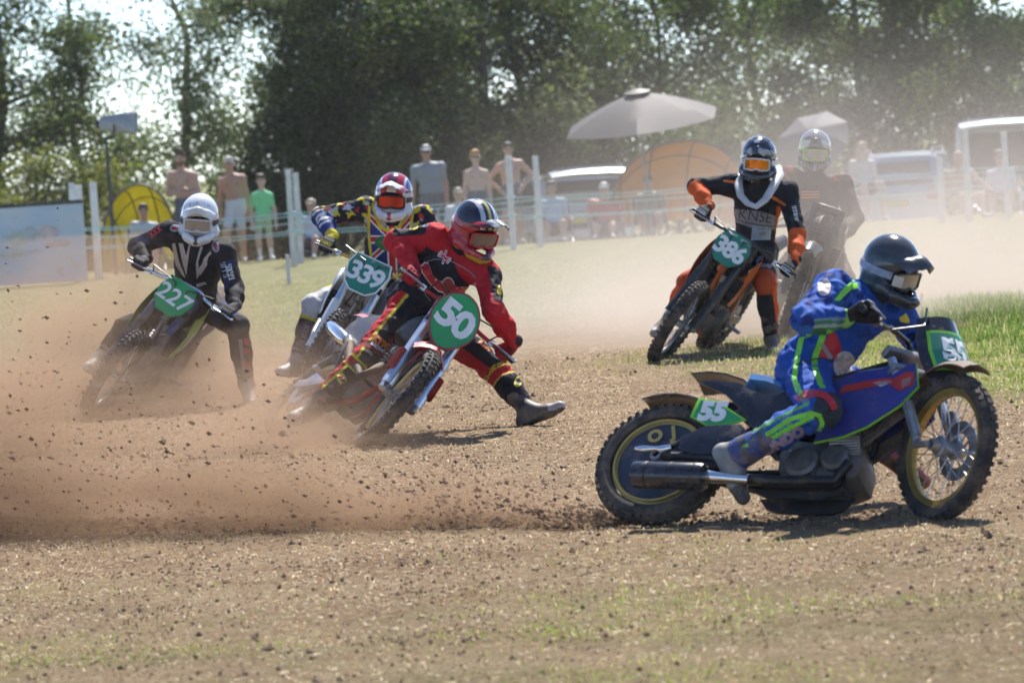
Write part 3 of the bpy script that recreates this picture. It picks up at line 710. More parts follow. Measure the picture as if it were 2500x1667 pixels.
def mx_bike(name, label, pos, yaw, lean, steer, c, gR_px=None, gL_px=None):
    """motocross bike; c = dict of colours and options; grips are placed where the photograph shows them"""
    bk = Bike(name, label, pos, yaw, lean, steer, [1.13, 0, .9], [-.45, 0, .89])
    root = bk.root; fa = np.array([1.48, 0, .35]); ra = np.array([0, 0, .33])
    wheel(bk, 'front_wheel', fa, .345, .085, True, c['rim'])
    wheel(bk, 'rear_wheel', ra, .335, .115, False, c['rim'])
    # fork: two legs, guards, clamps
    fd = nrm(np.array([-.32, 0, .66]))
    for sd in (-1, 1):
        y = np.array([0, sd * .105, 0]); b0 = fa + np.array([-.01, 0, 0]) + y
        m = bk.fm(); m.tube([b0, b0 + fd * .30], .027, 12); m.tube([b0 + fd * .28, b0 + fd * .33], .033, 12); leg = m.build('fork_leg', c.get('fork_low', M_ALU), root)
        m = bk.fm(); m.tube([b0 + fd * .30, b0 + fd * .78], [.031, .031], 12); m.build('fork_tube', c['fork'], leg)
        m = bk.fm(); o = b0 + fd * .16 + np.array([.012, 0, .006]); g = []
        for i in range(7):
            row = []
            for j in range(5):
                a = (j - 2) * .55; row.append(o + fd * (-.14 + .40 * i / 6) + np.array([.034 * math.cos(a), .036 * math.sin(a), .016 * math.cos(a)]) * (1.15 if i < 2 else 1))
            g.append(row)
        m.sheet(g, .003); m.build('fork_guard', c['guard'], leg)
    m = bk.fm()
    for h, wd in ((.60, .05), (.76, .045)):
        p = fa + fd * h; m.box(p + np.array([-.015, 0, 0]), (.075, .27, wd), np.stack([np.cross([0, 1, 0], fd), [0, 1, 0], fd], 1))
    m.build('triple_clamp', M_BLKM, root, bevel=.008)
    m = MB(); m.tube([(1.20, 0, .78), (1.10, 0, .97)], .032, 12); fr = m
    # frame
    fr.tube([(1.13, 0, .88), (.95, .05, .82), (.62, .09, .72), (.50, .10, .52), (.50, .10, .34)], .02, 8); fr.tube([(1.13, 0, .88), (.95, -.05, .82), (.62, -.09, .72), (.50, -.10, .52), (.50, -.10, .34)], .02, 8)
    fr.tube([(1.17, 0, .80), (1.08, 0, .50), (.98, .05, .28), (.80, .07, .24), (.50, .09, .30)], .018, 8); fr.tube([(1.08, 0, .50), (.98, -.05, .28), (.80, -.07, .24), (.50, -.09, .30)], .018, 8)
    fr.tube([(.62, .08, .74), (.25, .075, .86), (-.02, .06, .90)], .012, 7); fr.tube([(.62, -.08, .74), (.25, -.075, .86), (-.02, -.06, .90)], .012, 7); fr.tube([(.5, .09, .45), (.12, .075, .84)], .010, 7); fr.tube([(.5, -.09, .45), (.12, -.075, .84)], .010, 7)
    fr.build('frame', c.get('frame', M_BLKM), root)
    m = MB()
    for sd in (-1, 1): m.loft([[(x, sd * (yy + a), z + b) for a, b in ((.014, .03 * q), (-.014, .03 * q), (-.014, -.03 * q), (.014, -.03 * q))] for x, yy, z, q in ((.52, .085, .36, .7), (.35, .095, .37, 1.1), (.05, .09, .335, 1), (-.06, .09, .33, .9))])
    m.box((.30, 0, .37), (.1, .19, .06)); m.build('swingarm', M_ALU, root, bevel=.004)
    # engine
    m = MB(); m.tube([(.70, -.13, .36), (.70, .13, .36)], .115, 20); m.tube([(.55, -.11, .37), (.55, .11, .37)], .085, 18); m.box((.72, 0, .34), (.34, .2, .17)); m.tube([(.74, -.145, .36), (.74, -.13, .36)], .085, 18); m.tube([(.58, .145, .37), (.58, .1, .37)], .05, 14)
    en = m.build('engine', M_ENG, root, bevel=.008)
    m = MB(); ud = nrm([.12, 0, 1]); o = np.array([.78, 0, .46])
    for k in range(9): m.box(o + ud * (.012 + .022 * k), (.17, .16, .009), np.stack([np.cross([0, 1, 0], ud), [0, 1, 0], ud], 1))
    m.box(o + ud * .1, (.13, .125, .20), np.stack([np.cross([0, 1, 0], ud), [0, 1, 0], ud], 1)); m.box(o + ud * .235, (.15, .14, .06), np.stack([np.cross([0, 1, 0], ud), [0, 1, 0], ud], 1)); m.build('cylinder', M_ALU, en, bevel=.003)
    dz = -.12 if c.get('low_pipe') else 0
    m = MB(); m.tube([(.85, -.03, .60), (.97, -.09, .50), (.99, -.13, .40), (.86, -.145, .46), (.66, -.145, .60 + dz), (.42, -.15, .74 + dz), (.30, -.15, .77 + dz)], [.022, .025, .027, .026, .025, .024, .024], 10); ex = m.build('exhaust_pipe', c.get('pipe', M_STEEL), root)
    m = MB(); m.tube([(.31, -.15, .765 + dz), (.28, -.15, .775 + dz), (-.12, -.155, .86 + dz), (-.15, -.155, .866 + dz), (-.19, -.155, .875 + dz)], [.03, .052, .052, .045, .02], 16, ry=.8); m.build('silencer', c.get('sil', M_ALU), ex)
    m = MB()
    for sd in ((-1, 1) if c['shroud'] is not None else ()):
        for k in range(7): m.box((1.03, sd * .135, .58 + .027 * k), (.045, .085, .008))
        m.box((1.012, sd * .135, .66), (.02, .1, .22))
    if m.n: m.build('radiator', M_BLKM, root)
    # tank, shrouds, seat, side panels, fenders
    tk = []
    for x, hw, z0, z1 in ((1.10, .05, .80, .90), (1.04, .105, .74, .965), (.92, .135, .72, .985), (.78, .115, .72, .955), (.66, .085, .73, .93)):
        tk.append([(x, hw * math.cos(a) * (1.0 if math.sin(a) < 0 else .92), (z0 + z1) / 2 + (z1 - z0) / 2 * math.sin(a)) for a in np.linspace(0, 2 * math.pi, 16, endpoint=False)])
    m = MB(); m.loft(tk); tank = m.build('fuel_tank', c['tank'], root); m = MB(); m.tube([(.95, 0, .975), (.95, 0, 1.005)], .032, 14); m.build('tank_cap', M_BLK, tank)
    for sd in (-1, 1):
        g = []
        for i in range(7):
            u = i / 6
            row = []
            for j in range(6):
                v = j / 5; x = .60 + .56 * u; ztop = .93 - .03 * u + .04 * math.sin(u * 3); zbot = .80 - .30 * u * (1 - .15 * u) if u < .85 else .80 - .30 * u * (1 - .15 * u) + .06
                row.append((x + .05 * u * (1 - v) * 1.2, sd * (.095 + .085 * math.sin(u * 1.9) + .018 * math.sin(v * 3.1)), zbot + (ztop - zbot) * v))
            g.append(row)
        if c['shroud'] is not None:
            m = MB(); m.sheet(g if sd > 0 else g[::-1], .004); sh = m.build('radiator_shroud', c['shroud'], root)
        if c.get('shroud2'):
            m = MB(); g2 = [[(p[0], p[1] + sd * .004, p[2]) for p in row[1:4]] for row in g[2:6]]; m.sheet(g2 if sd > 0 else g2[::-1], .003); m.build('shroud_graphic', c['shroud2'], sh)
        g = []
        for i in range(5):
            u = i / 4; row = []
            for j in range(4):
                v = j / 3; x = .02 + .46 * u; row.append((x, sd * (.115 + .02 * math.sin(v * 3) + .01 * u), .68 - .08 * u + (.22 + .08 * u - .03 * (1 - u)) * v))
            g.append(row)
        m = MB(); m.sheet(g if sd > 0 else g[::-1], .004); sp_ = m.build('side_panel', c['panel'], root)
        m = MB(); m.box((.51, sd * .19, .355), (.055, .11, .022)); m.box((.51, sd * .12, .36), (.03, .06, .03)); m.build('foot_peg', M_ALU, root, bevel=.004)
    seat = []
    for x, hw, z, th in ((.88, .055, .955, .03), (.74, .075, .95, .06), (.5, .085, .935, .075), (.2, .085, .945, .07), (-.02, .075, .965, .05), (-.08, .05, .975, .03)):
        seat.append([(x, -hw, z - th), (x, -hw, z - .015), (x, -hw * .7, z), (x, 0, z + .006), (x, hw * .7, z), (x, hw, z - .015), (x, hw, z - th)])
    m = MB(); m.loft(seat); m.build('seat', c['seat'], root)
    g = []
    for i in range(9):
        u = i / 8; x = .25 - .62 * u; z = .88 + .12 * u + .02 * math.sin(u * 3); hw = .085 * (1 - .35 * u)
        g.append([(x, hw * v, z - .03 * v * v + (.0 if abs(v) < .7 else -.02)) for v in (-1, -.75, -.4, 0, .4, .75, 1)])
    m = MB(); m.sheet(g, .005); m.build('rear_fender', c['fender'], root)
    if c.get('front_fender', True):
        g = []
        for i in range(13):
            u = i / 12; x = 1.10 + .72 * u; z = .735 + .055 * math.sin(u * 2.4) + .02 * u - .10 * max(0, u - .7) ** 1.3 * 2; hw = .075 * (1.0 - .45 * max(0, u - .5) * 1.6) * (.8 + .3 * math.sin(min(1, u * 1.6) * 1.57))
            g.append([(x, hw * v, z - .035 * v * v - (.018 if abs(v) > .8 else 0)) for v in (-1, -.78, -.4, 0, .4, .78, 1)])
        m = bk.fm(); m.sheet(g[::-1], .005); m.build('front_fender', c['fender'], root)
    # chain drive, rear shock, kickstart
    m = MB(); m.lathe([(.05, .058), (.105, .058), (.105, .064), (.05, .064)], ra, (0, 1, 0), 40, closed=True)
    for k in range(40): a = k * .157; m.box(ra + np.array([.107 * math.cos(a), .061, .107 * math.sin(a)]), (.008, .004, .008), rotm([0, 1, 0], -a))
    m.tube([(.56, .061, .415), (.3, .061, .44), (0, .061, .437)], .007, 5); m.tube([(.56, .061, .335), (.3, .061, .27), (0, .061, .223)], .007, 5); m.build('chain_drive', M_STEEL, root)
    m = MB(); P = []
    for k in range(60): a = k * .7; t_ = k / 59; P.append(np.array([.42, 0, .42]) + np.array([-.10, 0, .34]) * t_ + np.array([.04 * math.cos(a), .04 * math.sin(a), 0]))
    m.tube(P, .006, 5); m.tube([(.42, 0, .40), (.31, 0, .80)], .018, 8); m.build('rear_shock', c.get('spring', M_STEEL), root)
    for nm, P_, r_ in (('kick_start', [(.60, -.16, .40), (.56, -.19, .52), (.50, -.20, .60)], .010), ('brake_pedal', [(.86, -.15, .30), (.98, -.17, .31), (1.0, -.2, .32)], .008), ('gear_lever', [(.62, .15, .32), (.76, .16, .33), (.79, .2, .33)], .008)):
        m = MB(); m.tube(P_, r_, 7); m.build(nm, M_ENG, root)
    # bars
    clamp = bk.st((1.11, 0, 1.06))
    gr = bk.loc(at(*gR_px)) if gR_px else bk.st((1.02, -.37, 1.08)); gl = bk.loc(at(*gL_px)) if gL_px else bk.st((1.02, .37, 1.08))
    bk.gR, bk.gL = gr, gl
    bar = handlebars(bk, clamp, gr, gl, c['bar'])
    m = bk.fm(); m.box((1.13, 0, 1.03), (.05, .09, .05)); m.build('bar_clamp', M_BLKM, root, bevel=.006)
    m = MB()
    for g_, k in ((gr, -1), (gl, 1)):
        q = g_ + nrm(gl - gr) * (-k) * .12; m.tube([q, q + np.array([.12, 0, .07]), bk.st((1.27, k * .05, 1.06)), bk.st((1.22, k * .03, .85)), (1.0, k * .06, .72)], .0055, 6)
    m.build('cables', M_BLK, bar)
    return bk
MXP = dict(O=(1.285, 0, .965), U=(0, 1, 0), W=nrm((-.42, 0, .91)))

# ---- the five motocross bikes
ORG = pl_mat('orange_plastic', (.62, .12, .015), .45); BLUP = pl_mat('blue_plastic', (.03, .07, .30), .45); WHTP = pl_mat('white_plastic', (.72, .72, .70), .35); GRNP = pl_mat('lime_plastic', (.25, .48, .05), .4)
REDP = mat('dull_red_plastic', (.30, .035, .04), .4, var=.12, dirt=.3); REDM = mat('red_tube', (.38, .03, .025), .35, .3, var=.1, dirt=.2); BLKS = mat('black_seat', (.02, .02, .022), .8, var=.2, dirt=.4); REDR = mat('red_rubber', (.30, .02, .02), .5, var=.1, dirt=.2)
OUT_MX = [(-.105, .115), (-.09, .13), (.09, .13), (.105, .115), (.135, .03), (.12, -.06), (.06, -.125), (-.06, -.125), (-.12, -.06), (-.135, .03)]
base_c = dict(rim=M_BLKM, fork=M_FORK, guard=WHTP, tank=M_BLK, shroud=ORG, panel=M_BLK, seat=BLKS, fender=M_BLK, bar=M_BLKM, frame=M_BLKM)
b386 = mx_bike('motorcycle', 'orange and black motocross bike with green number plate 386', (1.425, 32.402), -106.7, 36.3, -1, {**base_c, 'shroud': ORG, 'shroud2': M_BLK, 'fender': M_BLK, 'front_fender': False, 'guard': M_BLK, 'spring': ORG, 'frame': ORG, 'fork': mat('black_fork', (.05, .05, .06), .3, .6, var=.1, dirt=.3)}, (1711, 525, 31.35), (1921, 661, 31.15))
U_, W_ = MXP['U'], MXP['W']
plate_print(b386, OUT_MX, M_TEAL, M_TEAL, MXP['O'], U_, W_, '386', .175, .007, sp=.9, extra=[('sponsor_text', rot2(marks(6, .075, .015, 1), 0, (-.045, .107)), M_WHITE), ('sponsor_text', rot2(marks(6, .085, .018, 2), 0, (.06, .104)), M_WHITE)], dy=-.01)
b227 = mx_bike('motorcycle', 'blue and black motocross bike with green number plate 227', (-2.62, 30.522), -100.0, 39.5, -4, {**base_c, 'shroud': GRNP, 'shroud2': WHTP, 'tank': M_BLK, 'panel': BLUP, 'fender': M_BLK, 'front_fender': False, 'guard': mat('muddy_black', (.03, .03, .035), .6, var=.2, dirt=.8), 'fork': mat('muddy_blue', (.03, .05, .14), .45, var=.2, dirt=.6), 'bar': M_CHR, 'frame': M_ALU}, (338, 645, 29.45), (553, 768, 29.25))
plate_print(b227, OUT_MX, M_GREEN, M_GREEN, MXP['O'], U_, W_, '227', .165, .003, sp=1.02)
b339 = mx_bike('motorcycle', 'white motocross bike with gold bars and number plate 339', (-1.484, 30.386), -88.7, 33.7, -12.6, {**base_c, 'shroud': WHTP, 'panel': WHTP, 'tank': WHTP, 'fender': WHTP, 'front_fender': False, 'guard': WHTP, 'bar': M_GOLD, 'fork': M_FORK, 'frame': M_ALU}, (795, 602, 29.42), (1030, 712, 29.3))
OUT_339 = [(-.13, .14), (.13, .14), (.155, .05), (.12, -.09), (.06, -.14), (-.06, -.14), (-.12, -.09), (-.155, .05)]
plate_print(b339, OUT_339, M_TEAL, M_WHITE, MXP['O'], U_, W_, '339', .19, .006, sp=.86, extra=[('bolt_head', oval2(.012, .012, 14, (0, .115)), M_ALU)])
p6 = gnd(1950, 806)
b6 = mx_bike('motorcycle', 'dust-veiled dark motocross bike ridden by the last rider', (p6[0], p6[1]), -99, 22, 0, {**base_c, 'shroud': M_BLK, 'fender': M_BLK, 'guard': M_BLK, 'front_fender': True, 'bar': M_BLKM, 'fork': mat('black_fork', (.05, .05, .06), .3, .6, var=.1, dirt=.3), 'fork_low': M_BLK, 'sil': M_BLK, 'pipe': M_BLKM}, (1862, 545, 34.2), (2040, 604, 34.0))

# ---- number 50: older red bike with leading-link fork, gold rims and oval plate
b50 = mx_bike('motorcycle', 'dull red grass-track bike with oval green number plate 50', (-1.462, 25.963), -68.3, 49.5, -11, {**base_c, 'rim': M_GOLD, 'shroud': None, 'low_pipe': True, 'tank': M_BLK, 'panel': M_BLK, 'fender': REDP, 'front_fender': False, 'guard': M_FORK, 'bar': REDM, 'sil': M_CHR, 'pipe': mat('matt_pipe', (.05, .045, .045), .75, .2, var=.3, dirt=.6), 'fork': M_FORK, 'fork_low': M_FORK, 'frame': REDM}, (1000, 676, 25.3), (1230, 864, 25.4))
a50 = [(0.152 * math.cos(t_) * (1 if math.sin(t_) > -.2 else 1 - .25 * (-math.sin(t_) - .2)), .205 * math.sin(t_)) for t_ in np.linspace(0, 2 * math.pi, 30, endpoint=False)]
plate_print(b50, a50, M_GREEN, REDP, (1.30, 0, .955), U_, nrm((-.30, 0, .95)), '50', .25, .010, sp=.9, dy=.01, extra=[('bolt_head', oval2(.008, .008, 12, (.004, .02)), M_ALU)])
m = b50.fm(); g = []
for i in range(9):
    u = i / 8; x = 1.20 + .30 * u; z = .73 - .02 * u + .05 * math.sin(u * 3.1); hw = .11
    g.append([(x - .05 * abs(v), hw * v, z - .06 * v * v) for v in (-1, -.7, -.35, 0, .35, .7, 1)])
m.sheet(g[::-1], .005); m.build('front_fender', REDP, b50.root)
for sd in (-1, 1):
    m = b50.fm(); o = np.array([1.40, sd * .135, .55]); d = nrm([-.30, 0, .62])
    m.tube([o - d * (.085 - .0095 * k) for k in range(18)], [.022 + .011 * (k % 2) for k in range(18)], 10); m.build('fork_gaiter', REDR, b50.root)
# ---- number 55: long low grass-track machine leaning away from the camera
b55 = Bike('motorcycle', 'blue and black grass-track bike with solid rear wheel and number 55', (.537, 18.647), -24.2, 38.3, -38, [1.02, 0, .80], [-.40, 0, .92])
def onp(bk, x, y, yl):
    """where the sight line through a photograph pixel meets the bike's own lengthwise plane y = yl"""
    d = bk.R.T @ ray(x, y); o = bk.loc(CPOS); t_ = (yl - o[1]) / d[1]; return o + t_ * d
def zz(L_, yl, bk=None): return [onp(bk or b55, 1400 + .5102 * a, 500 + .5102 * b, yl) for a, b in L_]
BODY = mat('royal_blue_panel', (.035, .045, .26), .4, var=.12, vscale=6, dirt=.2); LIME = mat('lime_vinyl', (.22, .60, .04), .4, var=.05); NAVY = mat('black_gloss', (.018, .02, .032), .22, var=.2, dirt=.2, coat=.4)
REDV = mat('red_vinyl', (.50, .03, .03), .4, var=.08); BROWN = mat('mud_brown_plastic', (.09, .058, .04), .7, var=.35, dirt=.5); CYAN = mat('sky_blue_seat', (.06, .24, .55), .5, var=.12, dirt=.15); FLUO = mat('gold_print', (.55, .38, .10), .5)
DISC = mat('wheel_disc_navy', (.022, .028, .05), .28, var=.25, vscale=4, dirt=.3, coat=.3)
r5 = b55.root; fa = np.array([1.34, 0, .315]); ra = np.array([0, 0, .305])
rw = wheel(b55, 'rear_wheel', ra, .305, .10, False, M_GOLD, solid=DISC, disc=False, knob=True, kh=.007)
fw_ = wheel(b55, 'front_wheel', fa, .315, .072, True, M_GOLD, disc=True, nsp=36, kh=.004)
m = MB(); m.lathe([(.202, -.043), (.210, -.043), (.210, -.040), (.202, -.040)], ra, (0, 1, 0), 48, closed=True); m.build('gold_ring', FLUO, rw)
# print on the rear wheel disc
for tx, pp in (('O', (1600, 1066)), ('J', (1645, 1056))):
    V2, F2 = text_mesh(tx, .085, .004); c0 = onp(b55, *pp, -.052)
    flat_print('disc_print', (V2, F2), c0, np.array([.96, 0, .26]), np.array([-.26, 0, .96]), FLUO, rw, .004)
def panel(name, out, yl, th, m_, par=None, mirror=True, bev=.004):
    P = zz(out, yl); mb = MB(); mb.prism([(p[0], p[2]) for p in P], (0, yl, 0), (1, 0, 0), (0, 0, 1), th); o = mb.build(name, m_, par or r5, smooth=True, sharp=30, bevel=bev)
    if mirror: mb = MB(); mb.prism([(p[0], p[2]) for p in P], (0, -yl, 0), (1, 0, 0), (0, 0, 1), th); mb.build(name, m_, par or r5, smooth=True, sharp=30, bevel=bev)
    return o
PY = -.125
side = [(1150, 1135), (1215, 1000), (1290, 860), (1400, 838), (1520, 822), (1600, 770), (1640, 760), (1650, 870), (1560, 960), (1400, 1062), (1280, 1110)]
sp5 = panel('body_panel', side, PY, .016, BODY, bev=.006)
P = zz([(1150, 1140), (1290, 1112), (1405, 1065), (1560, 965), (1652, 872), (1642, 762)], PY - .011); mb = MB()
mb.tube([(p[0], p[1], p[2]) for p in P], .0075, 6, ry=.5); mb.build('panel_trim', LIME, sp5)
for out, mm in (([(1290, 866), (1400, 842), (1520, 826), (1530, 850), (1440, 868), (1330, 892), (1268, 905)], REDV), ([(1500, 850), (1590, 800), (1632, 800), (1628, 860), (1560, 890)], REDV), ([(1430, 852), (1500, 838), (1530, 846), (1470, 870)], M_WHITE), ([(1570, 840), (1615, 822), (1612, 858), (1570, 876)], M_WHITE)):
    P = zz(out, PY - .0105); V2 = np.array([(p[0], p[2]) for p in P]); flat_print('panel_print', (V2, [tuple(range(len(V2)))]), (0, PY - .0105, 0), (1, 0, 0), (0, 0, 1), mm, sp5, .001)
# tank top joining both side panels, seat, tail
rings = []
for (a_, b_), hw in zip([(1275, 870), (1400, 830), (1520, 812), (1600, 775), (1650, 790)], (.10, .12, .12, .10, .07)):
    p = zz([(a_, b_)], 0)[0]; rings.append([(p[0], -hw, p[2] - .12), (p[0], -hw, p[2] - .05), (p[0], -hw * .6, p[2] - .01), (p[0], 0, p[2]), (p[0], hw * .6, p[2] - .01), (p[0], hw, p[2] - .05), (p[0], hw, p[2] - .12)])
mb = MB(); mb.loft(rings); tk = mb.build('fuel_tank', BODY, r5)
p = zz([(1545, 790)], 0)[0]; mb = MB(); mb.tube([p - np.array([0, 0, .02]), p + np.array([0, 0, .03]), p + np.array([0, 0, .055])], [.02, .024, .035], 14); mb.build('tank_breather', CYAN, tk)
rings = []
for (a_, b_), hw in zip([(840, 885), (880, 848), (960, 860), (1060, 895), (1130, 905)], (.05, .085, .09, .085, .07)):
    p = zz([(a_, b_)], 0)[0]; rings.append([(p[0], -hw, p[2] - .04), (p[0], -hw * .95, p[2] - .01), (p[0], -hw * .5, p[2]), (p[0], hw * .5, p[2]), (p[0], hw * .95, p[2] - .01), (p[0], hw, p[2] - .04)])
mb = MB(); mb.loft(rings); mb.build('seat', CYAN, r5)
tail = [(596, 850), (680, 842), (800, 856), (850, 890), (960, 915), (1080, 925), (1130, 960), (1120, 1080), (1000, 1130), (905, 1120), (850, 1060), (800, 980), (730, 910), (640, 868)]
panel('tail_panel', tail, -.085, .014, NAVY)
g = []
for a_, b_ in [(598, 848), (680, 840), (760, 850), (850, 880)]:
    p = zz([(a_, b_)], 0)[0]; g.append([(p[0], v * .085, p[2] - .012 * abs(v)) for v in (-1, -.5, 0, .5, 1)])
mb = MB(); mb.sheet(g[::-1], .008); mb.build('tail_top', NAVY, r5)
# rear mudguard arc with side number board
g = []
for k in range(13):
    an = rad(112 - 112 * k / 12); g.append([(ra[0] + (.345 - .02 * v * v) * math.cos(an), v * .085, ra[2] + (.345 - .03 * v * v) * math.sin(an)) for v in (-1, -.6, 0, .6, 1)])
mb = MB(); mb.sheet(g, .006); rf = mb.build('rear_fender', NAVY, r5)
board = [(600, 925), (690, 940), (830, 1030), (760, 1050), (640, 1060), (558, 1015)]
panel('rear_number_plate', board, -.10, .008, LIME, mirror=False, bev=.002)
P = np.array([(p[0], p[2]) for p in zz(board, -.1045)]); Pc = P.mean(0); P2 = Pc + (P - Pc) * .88
rb = [o for o in r5.children if o.name.startswith('rear_number_plate')][-1]
flat_print('plate_field', (P2, [tuple(range(len(P2)))]), (0, -.1045, 0), (1, 0, 0), (0, 0, 1), M_GREEN, rb, .001)
c0 = zz([(668, 992)], -.107)[0]; V2, F2 = rot2(text_mesh('55', .13, .008), rad(-2)); flat_print('plate_number', (V2, F2), c0, nrm((.97, 0, -.05)), nrm((.05, 0, .97)), M_WHITE, rb, .001)
boom = [(520, 1110), (640, 1060), (800, 1050), (840, 1090), (820, 1190), (700, 1200), (560, 1195), (500, 1170)]
panel('chain_guard', boom, -.115, .02, NAVY, mirror=False, bev=.006)
# belly, engine, frame
panel('under_cover', [(1390, 1080), (1560, 970), (1650, 880), (1690, 840), (1690, 900), (1600, 1000), (1440, 1120), (1385, 1160)], -.07, .012, BROWN)
eng = [(985, 1190), (1030, 1120), (1150, 1135), (1290, 1105), (1370, 1110), (1385, 1200), (1360, 1290), (1280, 1320), (1050, 1320), (975, 1270)]
P = zz(eng, -.10); mb = MB(); mb.prism([(p[0], p[2]) for p in P], (0, 0, 0), (1, 0, 0), (0, 0, 1), .20); en = mb.build('engine', M_ENG, r5, smooth=True, sharp=30, bevel=.012)
mb = MB()
for (a_, b_), r_ in (((1090, 1230), .075), ((1250, 1210), .06)):
    p = zz([(a_, b_)], -.125)[0]; mb = MB(); mb.lathe([(0, -.02), (r_ * .8, -.02), (r_, -.008), (r_, .04)], p, (0, 1, 0), 24); mb.build('engine_cover', M_ENG, en)
p = zz([(1330, 1120)], 0)[0]; mb = MB(); ud = nrm([.35, 0, 1])
for k in range(8): mb.box(p + ud * (.0 + .02 * k - .06), (.15, .17, .008), np.stack([np.cross([0, 1, 0], ud), [0, 1, 0], ud], 1))
mb.box(p, (.11, .12, .2), np.stack([np.cross([0, 1, 0], ud), [0, 1, 0], ud], 1)); mb.build('cylinder', M_ALU, en, bevel=.002)
P = zz([(850, 1330), (1000, 1335), (1200, 1330), (1310, 1320)], -.08); mb = MB(); mb.tube(P, [.03, .034, .034, .026], 10); mb.build('lower_rail', M_BLKM, r5)
panel('skid_plate', [(850, 1340), (1320, 1330), (1250, 1395), (1190, 1412), (930, 1405), (880, 1385)], -.06, .02, M_BLK)
P = zz([(1290, 1345), (1310, 1365), (1330, 1405)], -.11); mb = MB(); mb.tube(P, .01, 7); mb.build('foot_peg', M_BLKM, r5)
for yl in (-.07, .07):
    mb = MB(); mb.tube([(1.0, 0, .80), (.72, yl, .66), (.40, yl, .55), (.1, yl * 1.2, .36), (0, yl * 1.2, .32)], .015, 8); mb.tube([(1.02, 0, .72), (.95, yl * .6, .35), (.75, yl, .2), (.45, yl, .2), (.05, yl * 1.2, .31)], .015, 8); mb.build('frame_tube', M_BLKM, r5)
for k in range(7):
    a_, b_ = zz([(1225, 1118 + 13 * k), (1372, 1112 + 13 * k)], -.108); mb = MB(); mb.tube([a_, b_], .0055, 6, ry=.7); mb.build('cooling_fin', M_ALU, en)
for a_, b_ in ((1040, 1180), (1140, 1185), (1145, 1285), (1040, 1290), (1205, 1260), (1300, 1255)):
    p = zz([(a_, b_)], -.112)[0]; mb = MB(); mb.tube([p + np.array([0, .012, 0]), p - np.array([0, .006, 0])], .008, 6); mb.build('bolt', M_STEEL, en)
for pts_, r_ in (([(1180, 1120), (1150, 1060), (1230, 1000)], .009), ([(1370, 1130), (1440, 1090), (1500, 1010), (1560, 930)], .007), ([(985, 1210), (930, 1160), (960, 1080)], .008)):
    mb = MB(); mb.tube(zz(pts_, -.09), r_, 7); mb.build('hose', M_BLK, r5)
# exhaust
pa, pb = zz([(628, 1300), (292, 1290)], -.20); mb = MB(); d_ = nrm(pb - pa)
mb.tube([pa - d_ * .004, pa, pa + d_ * .012, pb - d_ * .012, pb, pb + d_ * .002], [.035, .056, .06, .06, .056, .03], 24); si = mb.build('silencer', NAVY, r5)
mb = MB()
for f in (.12, .45, .8): q = pa + (pb - pa) * f; mb.tube([q - d_ * .005, q + d_ * .005], .0612, 24)
mb.build('silencer_band', M_BLKM, si)
P = zz([(840, 1314), (760, 1308), (628, 1298)], -.175); mb = MB(); mb.tube(P, [.022, .022, .03], 12); mb.build('tail_pipe', M_CHR, si)
P = zz([(1320, 1230), (1250, 1320), (1000, 1322), (830, 1313)], -.15); mb = MB(); mb.tube(P, [.022, .024, .024, .024], 12); mb.build('exhaust_pipe', M_BLKM, r5)
P = zz([(295, 1165), (335, 1168), (395, 1165), (430, 1170), (470, 1160)], -.10); mb = MB(); mb.tube(P, [.008, .016, .010, .02, .012], 10); mb.build('axle_adjuster', M_CHR, r5)
P = zz([(430, 1195), (560, 1205), (700, 1215)], -.09); mb = MB(); mb.tube(P, [.016, .02, .02], 8); mb.build('swingarm', M_BLKM, r5)
# front end: telescopic legs with leading links
fd = nrm(np.array([-.30, 0, .70]))
for sd in (-1, 1):
    y = np.array([0, sd * .10, 0]); m = b55.fm(); b0 = fa + np.array([-.075, 0, .03]) + y
    m.tube([b0, b0 + fd * .46], .020, 12); lg = m.build('fork_leg', M_FORK, r5)
    m = b55.fm(); m.tube([b0 + np.array([-.03, 0, -.01]), fa + y], .015, 8); m.tube([b0 + fd * .02 + np.array([.02, sd * .012, 0]), b0 + fd * .20 + np.array([.035, sd * .012, 0])], [.02, .02], 10); m.build('leading_link', M_ALU, lg)
m = b55.fm()
for h in (.40, .50): p = fa + np.array([-.075, 0, .03]) + fd * h; m.box(p, (.06, .25, .03), np.stack([np.cross([0, 1, 0], fd), [0, 1, 0], fd], 1))
m.build('triple_clamp', M_ALU, r5, bevel=.005)
g = []
for k in range(12):
    an = rad(140 - 85 * k / 11); g.append([(fa[0] + (.375 - .02 * v * v) * math.cos(an), v * .07, fa[2] + (.375 - .03 * v * v) * math.sin(an)) for v in (-1, -.6, 0, .6, 1)])
m = b55.fm(); m.sheet(g, .007); m.build('front_fender', BROWN, r5)
# front number shell
CWL = np.array([.14, 0, -.045])
m = b55.fm(); m.O = m.O + CWL; g = []
for i in range(7):
    u = i / 6; row = []
    for j in range(9):
        v = -1 + j / 4; row.append((1.235 - .10 * u - .085 * v * v, v * .122 * (.75 + .35 * math.sin(u * 3.0)), .66 + .34 * u))
    g.append(row)
m.sheet(g, .006); shell = m.build('front_cowl', NAVY, r5)
def on_shell(a_, b_):   # a across -1..1 (left +), b up 0..1
    return CWL + b55.st((1.235 - .10 * b_ - .085 * a_ * a_ + .006, a_ * .122 * (.75 + .35 * math.sin(b_ * 3.0)), .66 + .34 * b_))
def shell_patch(name, out, mm, lift):
    V2, F2 = out; bm_ = MB(); nrm_ = b55.S @ np.array([1., 0, .28]); P = [on_shell(a_, b_) + nrm_ * lift for a_, b_ in V2]; bm_.add(P, F2); bm_.build(name, mm, shell, smooth=False)
